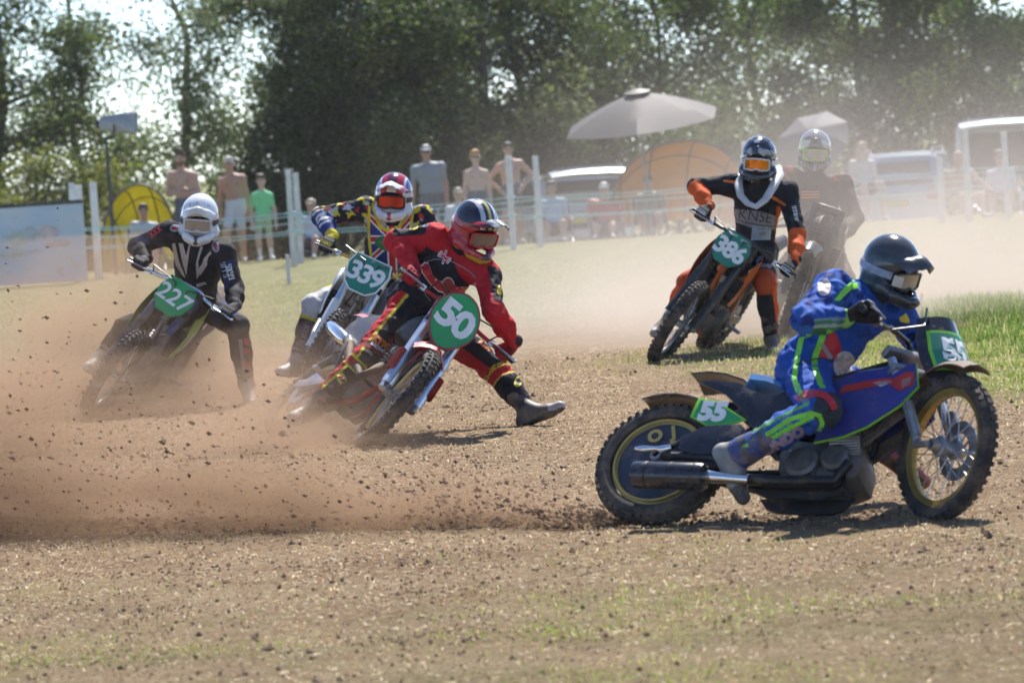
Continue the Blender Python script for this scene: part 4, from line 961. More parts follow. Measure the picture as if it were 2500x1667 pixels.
def gridpoly(x0, x1, y0, y1, n=8):
    V2 = [(x0 + (x1 - x0) * i / n, y0 + (y1 - y0) * j / 2) for i in range(n + 1) for j in range(3)]; F2 = [(i * 3 + j, (i + 1) * 3 + j, (i + 1) * 3 + j + 1, i * 3 + j + 1) for i in range(n) for j in range(2)]; return np.array(V2), F2
shell_patch('plate_border', gridpoly(-.80, .80, .20, .78), LIME, .004); shell_patch('plate_field', gridpoly(-.72, .72, .24, .74), M_TEAL, .006)
V2, F2 = text_mesh('55', 1.0, .06); V2 = V2 * np.array([.95, .42]) + np.array([0, .49]); shell_patch('plate_number', (V2, F2), M_WHITE, .008)
clamp5 = b55.st((1.0, 0, .93)); b55.gR = b55.loc(at(2120, 765, 18.42)); b55.gL = b55.loc(at(2262, 892, 18.95))
hb = handlebars(b55, clamp5, b55.gR, b55.gL, M_BLKM)
m = MB(); m.tube([b55.gR + np.array([.08, .1, -.02]), b55.gR + np.array([.2, .15, .03]), b55.st((1.2, 0, .99)), b55.st((1.15, 0, .8))], .005, 6); m.build('throttle_cable', M_BLK, hb)
# ================================================================== FENCES, SHELTERS, VEHICLES BEHIND THE TRACK
def spot(px, D):
    """ground point seen at column px (at ground level) and depth D"""
    z0 = at(px, 0, D)[2]; z1 = at(px, 1000, D)[2]; P = at(px, 400, D)
    for _ in range(3):
        zt = float(drop(P[1])); y = (zt - z0) / (z1 - z0) * 1000; P = at(px, y, D)
    return P
M_POST = mat('white_post_paint', (.62, .62, .60), .7, var=.15, vscale=5, dirt=.35, dcol=(.36, .33, .27), bump=.2, bscale=30)
M_ROPE = mat('pale_teal_rope', (.42, .66, .66), .7, var=.15)
def post(root, x, y0, y1, wd=.088, name='post'):
    b = gnd(x, y1); D = depth(b); t = at(x - (y1 - y0) * .055, y0, D); h = t[2]; rel = b - np.array(root.location); mb = MB()
    ln = (t - b) * np.array([.35, 0, 1]); n_ = 5; rings = []
    a = RNG.uniform(-.2, .2)
    for k in range(n_):
        f = k / (n_ - 1); cx = rel + ln * f + np.array([0, 0, -.05 if k == 0 else 0]); w2 = wd / 2 * (1 - .06 * f) * RNG.uniform(.97, 1.03); R = rotm([0, 0, 1], a)
        rings.append([cx + R @ np.array([sx * w2, sy * w2, 0]) for sx, sy in ((-1, -1), (1, -1), (1, 1), (-1, 1))])
    mb.loft(rings); o = mb.build(name, M_POST, root, smooth=False, bevel=.008); return b, h
def rope_fence(label, posts, heights, group, ext):
    root = tag(empty('rope_fence', (0, 62, 0)), label, 'fence', group); P = []
    for x, y0, y1 in posts: b, h = post(root, x, y0, y1); P.append(b)
    P = [P[0] + (P[0] - P[1]) * ext / np.linalg.norm(P[0] - P[1])] + P + [P[-1] + (P[-1] - P[-2]) * ext / np.linalg.norm(P[-1] - P[-2])]
    for h in heights:
        pts = []
        for a, b in zip(P[:-1], P[1:]):
            sag = RNG.uniform(.015, .05)
            for k in range(8): f = k / 8; pts.append(a + (b - a) * f + np.array([0, -.055, h + RNG.uniform(-.004, .004) - sag * 4 * f * (1 - f)]))
        pts.append(P[-1] + np.array([0, -.055, h])); mb = MB(); mb.tube([q - np.array(root.location) for q in pts], .0085, 6); rp = mb.build('rope', M_ROPE, root)
        for b in P[1:-1]:
            mb = MB(); c = b - np.array(root.location) + np.array([0, 0, h]); mb.tube([c + np.array([dx * .062, dy * .062, dz]) for dx, dy, dz in ((-1, -1, 0), (1, -1, .01), (1, 1, .015), (-1, 1, .005))], .009, 6, closed=True); mb.build('rope_turn', M_ROPE, rp)
    return root
GF = 'rope fences along the track'
rope_fence('front line of white posts with pale teal ropes', [(190, 447, 690), (718, 415, 650), (1254, 380, 610), (1830, 345, 578), (2368, 314, 541)], (.76, .50), GF, 4.0)
rope_fence('rear line of white posts with pale teal ropes', [(206, 452, 681), (735, 422, 643), (1320, 381, 603), (1850, 350, 566), (2462, 322, 532)], (.70, .60, .44), GF, 4.0)
def lone(name, label, x, y0, y1, wd, cat):
    b = gnd(x, y1); root = tag(empty(name, b), label, cat); o_, h = post(root, x, y0, y1, wd, 'stake'); return root
lone('fence_post', 'white post just right of the banner, beside the loudspeaker pole', 242, 445, 682, .10, 'post')
lone('fence_post', 'pale post behind the bald man at the right', 2302, 383, 545, .09, 'post')
lone('marker_stake', 'thin white leaning stake in the grass left of bike 339', 706, 622, 696, .05, 'stake')
# thin stake beside the front bike
b_ = gnd(2240, 800); t_ = at(2251, 718, depth(b_)); mb = MB(); mb.tube([np.zeros(3), t_ - b_], [.013, .012], 10); rt = tag(empty('marker_stake', b_), 'thin white marker stake behind the handlebars of bike 55', 'stake'); mb.build('stake', M_POST, rt)

# banner on the left
M_BAN = bpy.data.materials.new('banner_vinyl'); M_BAN.use_nodes = True; t = M_BAN.node_tree; N = t.nodes; L = t.links; B = N['Principled BSDF']; B.inputs['Roughness'].default_value = .5; tc = N.new('ShaderNodeTexCoord')

def bnode(sc, lo, hi, a, b_):
    n = N.new('ShaderNodeTexNoise'); n.inputs['Scale'].default_value = sc; n.inputs['Detail'].default_value = 3; L.new(tc.outputs['Object'], n.inputs['Vector'])
    m_ = N.new('ShaderNodeMapRange'); m_.inputs[1].default_value = lo; m_.inputs[2].default_value = hi; L.new(n.outputs['Fac'], m_.inputs[0]); x = N.new('ShaderNodeMix'); x.data_type = 'RGBA'; L.new(m_.outputs[0], x.inputs[0])
    for s_, v in ((6, a), (7, b_)):
        if isinstance(v, tuple): x.inputs[s_].default_value = (*v, 1)
        else: L.new(v, x.inputs[s_])
    return x.outputs[2]
cb = bnode(1.1, .40, .60, (.56, .60, .66), (.42, .55, .68)); cb = bnode(6, .60, .72, cb, (.5, .48, .45)); L.new(cb, B.inputs['Base Color'])
Lp, Rp = gnd(-120, 712), gnd(214, 690); rb = tag(empty('banner', (Lp + Rp) / 2), 'white and pale blue printed banner tied to the posts at far left', 'banner')
def bp(u, v): return Lp + (Rp - Lp) * u + np.array([0, .10 + .02 * math.sin(u * 9 + v * 2) + .012 * math.sin(u * 23), .03 + 1.12 * v]) - (Lp + Rp) / 2
mb = MB(); mb.sheet([[bp(u, v) for v in np.linspace(0, 1, 9)] for u in np.linspace(0, 1, 33)], .006); bo = mb.build('banner_sheet', M_BAN, rb)
mb = MB(); mb.sheet([[bp(u, v) + np.array([0, -.006, 0]) for v in (.965, 1.01)] for u in np.linspace(0, 1, 33)], .012); mb.build('black_hem', M_BLK, rb)
for nm_, u0, v0, ru, rv, cc in (('banner_print', .50, .56, .07, .13, (.56, .56, .5)), ('banner_print', .60, .62, .05, .10, (.5, .52, .55)), ('banner_print', .72, .62, .09, .10, (.6, .5, .49)), ('banner_print', .80, .48, .10, .05, (.58, .49, .48)), ('banner_print', .46, .38, .09, .05, (.58, .55, .5))):
    g = [[bp(u0 + ru * a * math.cos(b), v0 + rv * a * math.sin(b)) + np.array([0, -.006, 0]) for a in (0.02, .35, .7, 1)] for b in np.linspace(0, 2 * math.pi, 21)]; mb = MB(); mb.sheet(g, .002); mb.build(nm_, mat('banner_print_%d' % int(cc[0] * 100 + cc[1] * 1000), cc, .5, var=.2), rb)

# loudspeaker horn on a pole
D = 63.5; pb = spot(283, D); rt = tag(empty('loudspeaker', pb), 'grey horn loudspeaker on a tall dark pole', 'loudspeaker'); top = at(259, 335, D) - pb
mb = MB(); mb.tube([np.array([0, 0, -.1]), top * .55, top * .551, top], [.030, .030, .023, .023], 10); mb.build('pole', mat('dark_pole', (.05, .055, .06), .5, .4, var=.2), rt)
M_HORN = mat('grey_horn', (.30, .31, .33), .45, .3, var=.12); c0 = at(243, 302, D) - pb; c1 = at(333, 301, D) - pb; ax = nrm(c1 - c0); upv = nrm(CUP + np.array([0, 0, .0])); sd_ = np.cross(ax, upv)
rings = []
for f, hh, ww in ((0, .07, .07), (.06, .10, .10), (.3, .12, .13), (.6, .145, .18), (1.0, .17, .26), (1.0, .15, .24), (.5, .10, .12)): c = c0 + (c1 - c0) * f; rings.append([c + upv * hh * a + sd_ * ww * b for a, b in ((1, .8), (.8, 1), (-.8, 1), (-1, .8), (-1, -.8), (-.8, -1), (.8, -1), (1, -.8))])
mb = MB(); mb.loft(rings); mb.build('horn', M_HORN, rt, sharp=50)
mb = MB(); c = c0 + (c1 - c0) * .42; mb.tube([c + sd_ * .16 + upv * -.02, c + sd_ * .17 - upv * .16, top - np.array([0, 0, .02]), c - sd_ * .17 - upv * .16, c - sd_ * .16], .012, 6); mb.tube([c0 - ax * .05, c0 + ax * .02], .06, 14); mb.build('bracket', M_BLKM, rt)

# half-dome shelters, open towards the track
def cloth_mat(n, c, tr=.35):
    m = bpy.data.materials.new(n); m.use_nodes = True; t = m.node_tree; b = t.nodes['Principled BSDF']; b.inputs['Base Color'].default_value = (*c, 1); b.inputs['Roughness'].default_value = .7
    nz = t.nodes.new('ShaderNodeTexNoise'); nz.inputs['Scale'].default_value = 5; mp = t.nodes.new('ShaderNodeMapRange'); mp.inputs[3].default_value = .8; mp.inputs[4].default_value = 1.15; t.links.new(nz.outputs['Fac'], mp.inputs[0]); mx = t.nodes.new('ShaderNodeMix'); mx.data_type = 'RGBA'; mx.blend_type = 'MULTIPLY'; mx.inputs[0].default_value = 1; mx.inputs[6].default_value = (*c, 1); t.links.new(mp.outputs[0], mx.inputs[7]); t.links.new(mx.outputs[2], b.inputs['Base Color'])
    tl = t.nodes.new('ShaderNodeBsdfTranslucent'); t.links.new(mx.outputs[2], tl.inputs[0]); ms = t.nodes.new('ShaderNodeMixShader'); ms.inputs[0].default_value = tr; t.links.new(b.outputs[0], ms.inputs[1]); t.links.new(tl.outputs[0], ms.inputs[2]); t.links.new(ms.outputs[0], t.nodes['Material Output'].inputs[0]); return m
M_RIB = mat('tent_rib', (.10, .09, .085), .6)
def shelter(label, px, D, W_, H_, depth_, m_, yaw=0, skew=.25, sidem=None):
    b = spot(px, D); root = tag(empty('beach_shelter', b), label, 'tent'); R = rotm([0, 0, 1], rad(yaw))
    def pt(a, e):   # a 0..1 from left foot over the top to right foot; e 0 front .. 1 back
        an = math.pi * a; x = -math.cos(an) * W_ * (1 - .12 * e); z = (math.sin(an) ** .8) * H_ * (1 - .85 * e ** 2.2) * (1 + skew * .25 * math.cos(an + 2.4)); y = depth_ * e * (.35 + .65 * math.sin(an)); return R @ np.array([x, y, max(.0, z)])
    mb = MB(); mb.sheet([[pt(a, e) for e in np.linspace(0, 1, 9)] for a in np.linspace(0, 1, 25)], .006); mb.build('canopy', m_, root)
    for a in (.22, .40, .58, .76): mb = MB(); mb.tube([pt(a, e) - np.array([0, .012, .012]) for e in np.linspace(0, .98, 9)], .012, 6); mb.build('rib', M_RIB, root)
    mb = MB(); mb.tube([pt(a, 0) for a in np.linspace(0, 1, 25)], .018, 7); mb.build('front_hoop', M_RIB, root)
    for e in (.45,): mb = MB(); mb.tube([pt(a, e) - np.array([0, .012, .012]) for a in np.linspace(.05, .95, 21)], .010, 6); mb.build('cross_rib', M_RIB, root)
    return root
shelter('small bright yellow shelter behind the left end of the rope fence', 345, 66, .62, 1.34, .9, cloth_mat('yellow_nylon', (.58, .52, .06), .5), yaw=-12)
shelter('large tan-yellow shelter with dark ribs under the parasol', 1668, 69.5, 1.22, 1.58, 1.3, cloth_mat('tan_nylon', (.54, .33, .075), .4), yaw=8)
# parasols
def parasol(name, label, hub, axis, R_, drop_, m_, n=6, pole_to=None, cat='parasol', rot0=0.0, vent=True):
    root = tag(empty(name, hub if pole_to is None else pole_to), label, cat, None); o = np.array(root.location); A = nrm(axis); a = nrm(np.cross(A, [0, 1, 0.01])); b = np.cross(A, a); H0 = np.asarray(hub) - o
    def pt(u, th): # u radial 0..1
        k = (th - rot0) / (2 * math.pi) * n; f = k - math.floor(k); edge = 1 / math.cos((f - .5) * 2 * math.pi / n) * math.cos(math.pi / n); rr = R_ * u * (edge * u + (1 - u))
        sagp = .05 * R_ * u * (1 - abs(f - .5) * 2) ; return H0 + (a * math.cos(th) + b * math.sin(th)) * rr - A * (drop_ * u ** 1.35 + sagp * 0 - .02 * R_ * (4 * (f - .5) ** 2) * u)
    ths = np.linspace(rot0, rot0 + 2 * math.pi, n * 6 + 1)
    mb = MB(); mb.sheet([[pt(u, th) for u in np.linspace(.02, 1, 9)] for th in ths], .005); mb.build('canopy', m_, root, sharp=25)
    for k in range(n):
        th = rot0 + 2 * math.pi * k / n; mb = MB(); mb.tube([pt(u, th) - A * .015 for u in np.linspace(.03, 1, 7)], .009, 6); mb.build('rib', M_RIB, root)
    if vent: mb = MB(); mb.lathe([(.0, .05), (.05 * R_, .045), (.16 * R_, .0), (.16 * R_, -.012), (.0, -.012)], H0 + A * .02, A, 18); mb.build('cap', M_RIB, root)
    mb = MB(); e_ = np.zeros(3) if pole_to is not None else H0 - A * R_ * 1.5; mb.tube([e_ - (np.array([0, 0, .05]) if pole_to is not None else 0), H0 + A * .04], .024, 10); mb.build('pole', mat('parasol_pole', (.16, .16, .17), .4, .6), root); return root
GREYC = cloth_mat('grey_brown_canopy', (.095, .085, .085), .12)
D = 68; hub = at(1556, 228, D); pt0 = spot(1592, D); parasol('parasol', 'large grey parasol standing behind the riders', hub, np.array([-.085, -.13, 1]) , 1.34, .50, GREYC, 6, pt0, rot0=.42)
hub = at(1972, 322, 68.6); parasol('umbrella', 'grey umbrella tilted on its side behind the last rider', hub, nrm(np.array([-.30, -.62, .62])), .64, .26, cloth_mat('slate_canopy', (.13, .13, .15), .2), 8, None, 'umbrella', vent=False)

# vehicles
M_GLASS = mat('car_glass', (.05, .06, .07), .06, var=.1, spec=.9, coat=.6)
def car(label, px, D, yaw, H_, W_, L_, paint_, open_gate=False, rails=True, van=False):
    b = spot(px, D); R = rotm([0, 0, 1], rad(yaw)); root = tag(empty('parked_van' if van else 'parked_car', b), label, 'van' if van else 'car', 'vehicles parked behind the crowd'); k = H_ / 1.6
    prof = ([(0, .95, 1), (.10, 1.2, 1), (.35, 1.54, .82), (.9, 1.6, .80), (2.3, 1.6, .80), (3.0, 1.5, .80), (3.55, 1.02, .95), (4.3, .85, .92), (4.42, .6, .88)] if not van else [(0, 1.5, .9), (.08, 1.58, .88), (.4, 1.6, .88), (2.6, 1.6, .88), (3.4, 1.5, .85), (3.9, 1.05, .95), (4.5, .85, .92), (4.6, .6, .88)])
    rings = []
    for x, zt, rf in prof:
        w = W_ / 2; zt *= k; belt = min(.98 * k, zt - .02); tight = .94 if x < .06 or x > 4.3 else 1.0
        pts = [(w * .86 * tight, .26), (w * .97 * tight, .42), (w * tight, .62), (w * .985 * tight, belt - .04), (w * .96 * tight, belt), (w * (rf * .5 + .46), (belt + zt) / 2), (w * rf, zt - .04), (w * rf * .9, zt), (0, zt + .015)]
        rings.append([(x * L_ / 4.42, y, z) for y, z in pts] + [(x * L_ / 4.42, -y, z) for y, z in pts[-2::-1]])
    mb = MB(); mb.R = R; mb.loft(rings); body = mb.build('body', paint_, root, sharp=32)
    w = W_ / 2; s = L_ / 4.42
    def quad(name, P, m_, th=.012, par=None): g = MB(); g.R = R; g.sheet([[P[0], P[1]], [P[3], P[2]]], th); return g.build(name, m_, par or root, smooth=False)
    if van: rw = [(-.03 * s, -w * .74, 1.0 * k), (-.03 * s, w * .74, 1.0 * k), (.02 * s, w * .70, 1.46 * k), (.02 * s, -w * .70, 1.46 * k)]
    else: rw = [(.015 * s, -w * .80, 1.03 * k), (.015 * s, w * .80, 1.03 * k), (.255 * s, w * .70, 1.46 * k), (.255 * s, -w * .70, 1.46 * k)]
    if not open_gate: quad('rear_window', rw, M_GLASS)
    else:
        quad('load_shade_sheet', [(-.035, -w * .82, .62 * k), (-.035, w * .82, .62 * k), (rw[2][0] - .03, w * .74, 1.5 * k), (rw[2][0] - .03, -w * .74, 1.5 * k)], mat('painted_bay_shade', (.025, .025, .03), .8))  # near-black sheet over the closed rear, painted as the shade inside the load bay
        hz = 1.58 * k; g = MB(); g.R = R; gl = 1.0 * k; g.sheet([[(.15 - gl * u, y * w * (.86 - .04 * u), hz + .16 * u + .12 * u * (1 - u) - .05 * (abs(y) ** 3) - (.12 * u ** 6)) for y in (-1, -.8, -.4, 0, .4, .8, 1)] for u in np.linspace(0, 1, 9)], .05); tg = g.build('raised_tailgate', paint_, root)
        g = MB(); g.R = R; g.sheet([[(.15 - gl * u, y * w * .66, hz + .16 * u + .12 * u * (1 - u) + .03) for y in (-1, -.5, 0, .5, 1)] for u in (.2, .4, .6, .75)], .01); g.build('tailgate_glass', mat('bright_glass', (.30, .34, .40), .05, coat=1), tg)
        for sd in (-1, 1): g = MB(); g.R = R; g.tube([(.05, sd * w * .80, 1.2 * k), (-.45 * k, sd * w * .78, hz + .10)], .014, 8); g.build('gas_strut', M_STEEL, root)
    for sd in (-1, 1):
        for x0, x1, z1a, z1b in ((.45, 1.15, 1.45, 1.50), (1.22, 2.1, 1.50, 1.50), (2.17, 3.05, 1.50, 1.38)):
            yb, yt = sd * (w * .975), sd * (w * .87); quad('side_window', [(x0 * s, yb, 1.03 * k), (x1 * s, yb, 1.03 * k), (x1 * s - .05, yt, z1b * k), (x0 * s + .06, yt, z1a * k)], M_GLASS, .014)
        quad('tail_light', [(-.012, sd * w * .66, .78 * k), (-.012, sd * w * .96, .78 * k), (.03, sd * w * .95, .96 * k), (.01, sd * w * .66, .96 * k)], mat('tail_light_red', (.50, .03, .03), .2, coat=.5), .03)
        if rails: g = MB(); g.R = R; g.tube([(.5 * s, sd * w * .74, 1.60 * k), (.58 * s, sd * w * .74, 1.66 * k), (2.3 * s, sd * w * .74, 1.67 * k), (2.42 * s, sd * w * .74, 1.60 * k)], .016, 7); g.build('roof_rail', M_STEEL, root)
        for wx in (.82, 3.5):
            g = MB(); g.R = R; c = np.array([wx * s, sd * (w - .11), .32]); g.lathe([(.17, -.10), (.30, -.10), (.325, -.07), (.325, .07), (.30, .10), (.17, .10)], c, (0, 1, 0), 26); wl = g.build('wheel', M_RUB, root); g = MB(); g.R = R; g.lathe([(0, .03), (.05, .06), (.17, .085), (.19, .10), (.19, -.1), (0, -.05)], c, (0, sd, 0), 20); g.build('rim', M_ALU, wl)
    g = MB(); g.R = R; g.box((-.03, 0, .45), (.10, W_ * .93, .22)); g.build('rear_bumper', paint_ if not van else M_BLK, root, bevel=.03)
    quad('licence_plate', [(-.022 if not van else -.05, -.26, .70 * k), (-.022 if not van else -.05, .26, .70 * k), (-.010 if not van else -.05, .26, .80 * k), (-.010 if not van else -.05, -.26, .80 * k)], mat('plate_yellow', (.62, .5, .08), .5), .01)
    return root
PB = mat('pale_blue_paint', (.42, .50, .60), .25, .3, var=.05, coat=.5); SIL = mat('silver_paint', (.46, .48, .52), .25, .4, var=.05, coat=.5); WVN = mat('white_blue_paint', (.55, .60, .70), .3, .1, var=.05, coat=.5)
car('pale blue estate car with roof rails, parked tail towards the track', 2190, 78, 78, 1.66, 1.82, 4.4, PB)
car('silver car with raised tailgate behind the tan-yellow shelter', 1440, 76, 100, 1.5, 1.78, 4.3, SIL, True, False)
car('white van with raised tailgate at the right edge', 2470, 76, 84, 1.9, 1.95, 4.9, WVN, True, False, True)
# ================================================================== FIGURES: tools
M_CLOTH = mat('suit_cloth', vcol=True, rough=.78, spec=.22, var=.10, vscale=30, bump=.35, bscale=110)
M_SKIN = mat('skin_and_clothes', vcol=True, rough=.6, var=.07, vscale=24)
M_SHELL = mat('helmet_shell', vcol=True, rough=.18, var=.05, vscale=20, coat=.5, dirt=.2, dcol=(.34, .26, .19))
M_BOOT = mat('boot_leather', vcol=True, rough=.5, var=.2, vscale=20, dirt=.6, dcol=(.33, .24, .17), dscale=14)
CAMT = -CFW                                  # towards the camera
def cvec(x, y, t_): return nrm(x * CRI + y * CUP + t_ * CAMT)
def joint_on_ray(px, py, A, L1, B, L2, d0, d1):
    ds = np.linspace(d0, d1, 240); P = CPOS + ds[:, None] * ray(px, py)
    e = (np.linalg.norm(P - A, axis=1) - L1) ** 2 + (np.linalg.norm(P - B, axis=1) - L2) ** 2
    return P[e.argmin()]
def paint(base, n): return np.tile(np.asarray(base, float), (n, 1))
def bvh_of(V, Q): return BVHTree.FromPolygons([tuple(map(float, v)) for v in V], [tuple(map(int, q)) for q in Q])
def adopt(root):
    M = Matrix.Translation(root.location).inverted()
    for c in root.children: c.matrix_parent_inverse = M

# ---- gloves: palm, four curled fingers, thumb, cuff (one mould, mirrored by the frame)
def _glove_mould():
    pr = []
    fx = [.031, .0105, -.0105, -.031]; ln = [.92, 1.04, 1.0, .82]
    for x, l in zip(fx, ln):
        K = np.array([x * 1.02, -.012, .036]); a = np.array([x, .024 * l, .034]); b = np.array([x * .98, .034 * l, .004]); c = np.array([x * .95, .020 * l, -.024]); d = np.array([x * .92, -.004, -.030])
        pr += [cone(K, a, .0125, .0115, 'f', .006), cone(a, b, .0112, .0105, 'f', .004), cone(b, c, .0105, .0098, 'f', .004), cone(c, d, .0098, .0088, 'f', .004)]
        pr.append(cone(K, (x * .75, -.075, .024), .015, .016, 'p', .012))
    pr += [cone((.030, -.062, .014), (.050, -.028, -.002), .017, .0135, 't', .012), cone((.050, -.028, -.002), (.047, .004, -.020), .013, .0105, 't', .006), ellp((0, -.045, .026), (.040, .045, .018), None, 'p', .012), cone((0, -.085, .024), (0, -.125, .026), .031, .036, 'c', .012)]
    V, Q = blend(pr, .005); nm, wh, tt = nearest_prim(pr, V); return V, Q, nm, wh
GLV = _glove_mould()
def glove(G, inner, fwd_hint, up_hint, parent, m, col=None, cols=None):
    """G grip centre; inner = direction along the bar towards the middle of the bike; returns wrist point"""
    X_ = nrm(inner); Y_ = np.asarray(fwd_hint, float); Y_ = nrm(Y_ - X_ * (Y_ @ X_)); Z_ = np.cross(X_, Y_)
    if Z_ @ np.asarray(up_hint) < 0: Z_ = -Z_
    V, Q, nm, wh = GLV; R = np.stack([X_, Y_, Z_], 1); P = V @ R.T + G
    Qf = Q if np.linalg.det(R) > 0 else Q[:, ::-1]
    if parent is not None:
        c = paint(cols['f'], len(V)); c[wh == nm.index('p')] = cols['p']; c[wh == nm.index('t')] = cols.get('t', cols['f']); c[wh == nm.index('c')] = cols['c']
        top = (V[:, 2] > .034) & (wh == nm.index('f')); c[top & (np.sin(V[:, 1] * 260) > .3)] = cols.get('k', cols['f'])
        mesh_obj('glove', P, Qf, M_CLOTH, parent, col=c)
    return G + R @ np.array([0, -.105, .025])
# ---- boots
def boot(A, K, T, parent, cols, top=.30, vox=.0098, name='boot', size=1.0):
    A = np.asarray(A, float); up = nrm(np.asarray(K) - A); t_ = nrm(np.asarray(T) - A); f = nrm(t_ - up * (t_ @ up) * .75); sd = nrm(np.cross(f, up)); dn = -nrm(np.cross(sd, f)) if np.cross(sd, f) @ up > 0 else nrm(np.cross(sd, f))
    s_ = size; hl = A + dn * .055 * s_ - f * .045 * s_; ball = A + dn * .068 * s_ + f * .12 * s_; toe = A + dn * .066 * s_ + f * .195 * s_
    pr = [cone(A + up * top, A + up * .10, .066, .056, 'shaft', .02), cone(A + up * .10, A, .056, .05, 'ankle', .03), cone(A, hl, .05, .043, 'foot', .03), cone(A + dn * .012, ball, .052, .043, 'foot', .03), cone(ball, toe, .042, .034, 'toe', .02), cone(hl, ball, .04, .042, 'foot', .02),
          cone(A + up * .24, A + up * .12, .068, .060, 'buckle', .004), plane(A + dn * .098 * s_, dn)]
    V, Q = blend(pr, vox); nm, wh, tt = nearest_prim(pr, V)
    c = paint(cols['shaft'], len(V)); g = lambda n_: wh == nm.index(n_)
    c[g('foot')] = cols.get('foot', cols['shaft']); c[g('toe')] = cols.get('toe', cols['shaft']); c[g('ankle')] = cols.get('ankle', cols['shaft'])
    h = (V - A) @ dn; st = (np.abs(((V - A) @ up) - .07) < .012) | (np.abs(((V - A) @ up) - .16) < .010); c[st] = cols.get('strap', np.array(cols['shaft']) * .5 + .02); c[h > .085] = cols.get('sole', (.03, .03, .03))
    return mesh_obj(name, V, Q, M_BOOT, parent, col=c)
# ---- helmets
def _helmet_mould():
    pr = [ellp((0, -.012, .035), (.126, .152, .142), None, 'shell', .02), ellp((0, -.03, -.03), (.118, .125, .11), None, 'shell', .03)]
    for s_ in (-1, 1):
        pr += [cone((s_ * .100, .02, -.070), (s_ * .078, .105, -.092), .032, .025, 'chin', .03), cone((s_ * .078, .105, -.092), (s_ * .018, .178, -.100), .025, .022, 'chin', .015), cone((s_ * .07, .11, -.115), (s_ * .015, .165, -.128), .020, .018, 'chin', .015), cone((s_ * .09, -.06, -.08), (s_ * .098, .02, -.08), .04, .038, 'cheek', .03)]
    pr += [cone((-.015, .178, -.102), (.015, .178, -.102), .022, .022, 'chin', .015), cone((0, .184, -.088), (0, .192, -.112), .016, .014, 'nose', .01),
           ellp((0, .155, -.008), (.106, .115, .066), None, 'port', .012, op='s'), ellp((0, .0, -.16), (.082, .09, .07), None, 'neck', .01, op='s')]
    V, Q = blend(pr, .007); nm, wh, tt = nearest_prim(pr, V); return V, Q, nm, wh
HLM = _helmet_mould()
def helmet(C_, yh, zh, parent, paintfn, peak, lens, frame, strap, peak_len=.15, peak_tilt=.12, goggles=True, tearoff=False, sc=1.0, peakfn=None):
    Y_ = nrm(yh); Z_ = np.asarray(zh, float); Z_ = nrm(Z_ - Y_ * (Z_ @ Y_)); X_ = np.cross(Y_, Z_); R = np.stack([X_, Y_, Z_], 1) * sc
    V, Q, nm, wh = HLM; P = V @ R.T + C_
    hm = mesh_obj('helmet', P, Q, M_SHELL, parent, col=paintfn(V, nm, wh))
    def sub(): m_ = MB(); m_.R = R; m_.O = np.asarray(C_, float); return m_
    if peak is not None:
        g = []
        for i in range(9):
            u = i / 8; row = []
            for j in range(13):
                v = -1 + j / 6; w_ = .112 * (1 - .22 * u * u) ; x = v * w_
                y = .045 + .075 * (1 - v * v) ** .5 * (1 - u) + (.045 + peak_len + .01) * u - .035 * v * v * u + (.03 * (1 - abs(v)) * u)
                z = .118 - .055 * v * v * (1 - .25 * u) + peak_tilt * u - .04 * u * u + (.010 if abs(v) < .38 else 0) * min(1, u * 3) + .004 * math.cos(v * 9)
                row.append((x, y, z))
            g.append(row)
        m_ = sub(); m_.sheet(g[::-1], .006); pk = m_.build('visor_peak', peak, hm, sharp=50)
        if peakfn:
            me = pk.data; Vv = np.array([v.co for v in me.vertices]); loc = (Vv - C_) @ R / sc ** 2; a = me.color_attributes.new('Col', 'FLOAT_COLOR', 'POINT'); c = np.ones((len(Vv), 4), np.float32); c[:, :3] = peakfn(loc); a.data.foreach_set('color', c.ravel())
    if goggles:
        def gg(x, z, d=0): return (x, .132 + d - 2.6 * x * x - .8 * z * z, z - .012)
        m_ = sub(); g = [[gg(x, (-.042 + .084 * j / 6) * (1 - .15 * (abs(x) / .08) ** 2) + (.012 * math.exp(-(x / .02) ** 2) if j == 0 else 0)) for j in range(7)] for x in np.linspace(-.088, .088, 17)]
        m_.sheet(g[::-1], .003); m_.build('goggle_lens', lens, hm)
        m_ = sub(); lo = [gg(x, -.044 * (1 - .15 * (abs(x) / .08) ** 2) + .012 * math.exp(-(x / .02) ** 2), .004) for x in np.linspace(-.091, .091, 17)]; hi_ = [gg(x, .044 * (1 - .15 * (abs(x) / .08) ** 2), .004) for x in np.linspace(.091, -.091, 17)]
        m_.tube(lo + hi_, .0065, 8, closed=True); m_.build('goggle_frame', frame, hm)
        m_ = sub(); g = []
        for k in range(25):
            an = rad(38 - 256 * k / 24); g.append([(.131 * math.cos(an) * (1 if h < .03 else .995), -.012 + .157 * math.sin(an), h) for h in (-.018, 0, .018)])
        m_.sheet(g, .003); m_.build('goggle_strap', strap, hm)
    if tearoff:
        m_ = sub(); m_.box((.108, .13, -.01), (.05, .002, .055), rotm([0, 0, 1], -.9)); m_.build('tear_off', tearoff, hm)
    return hm
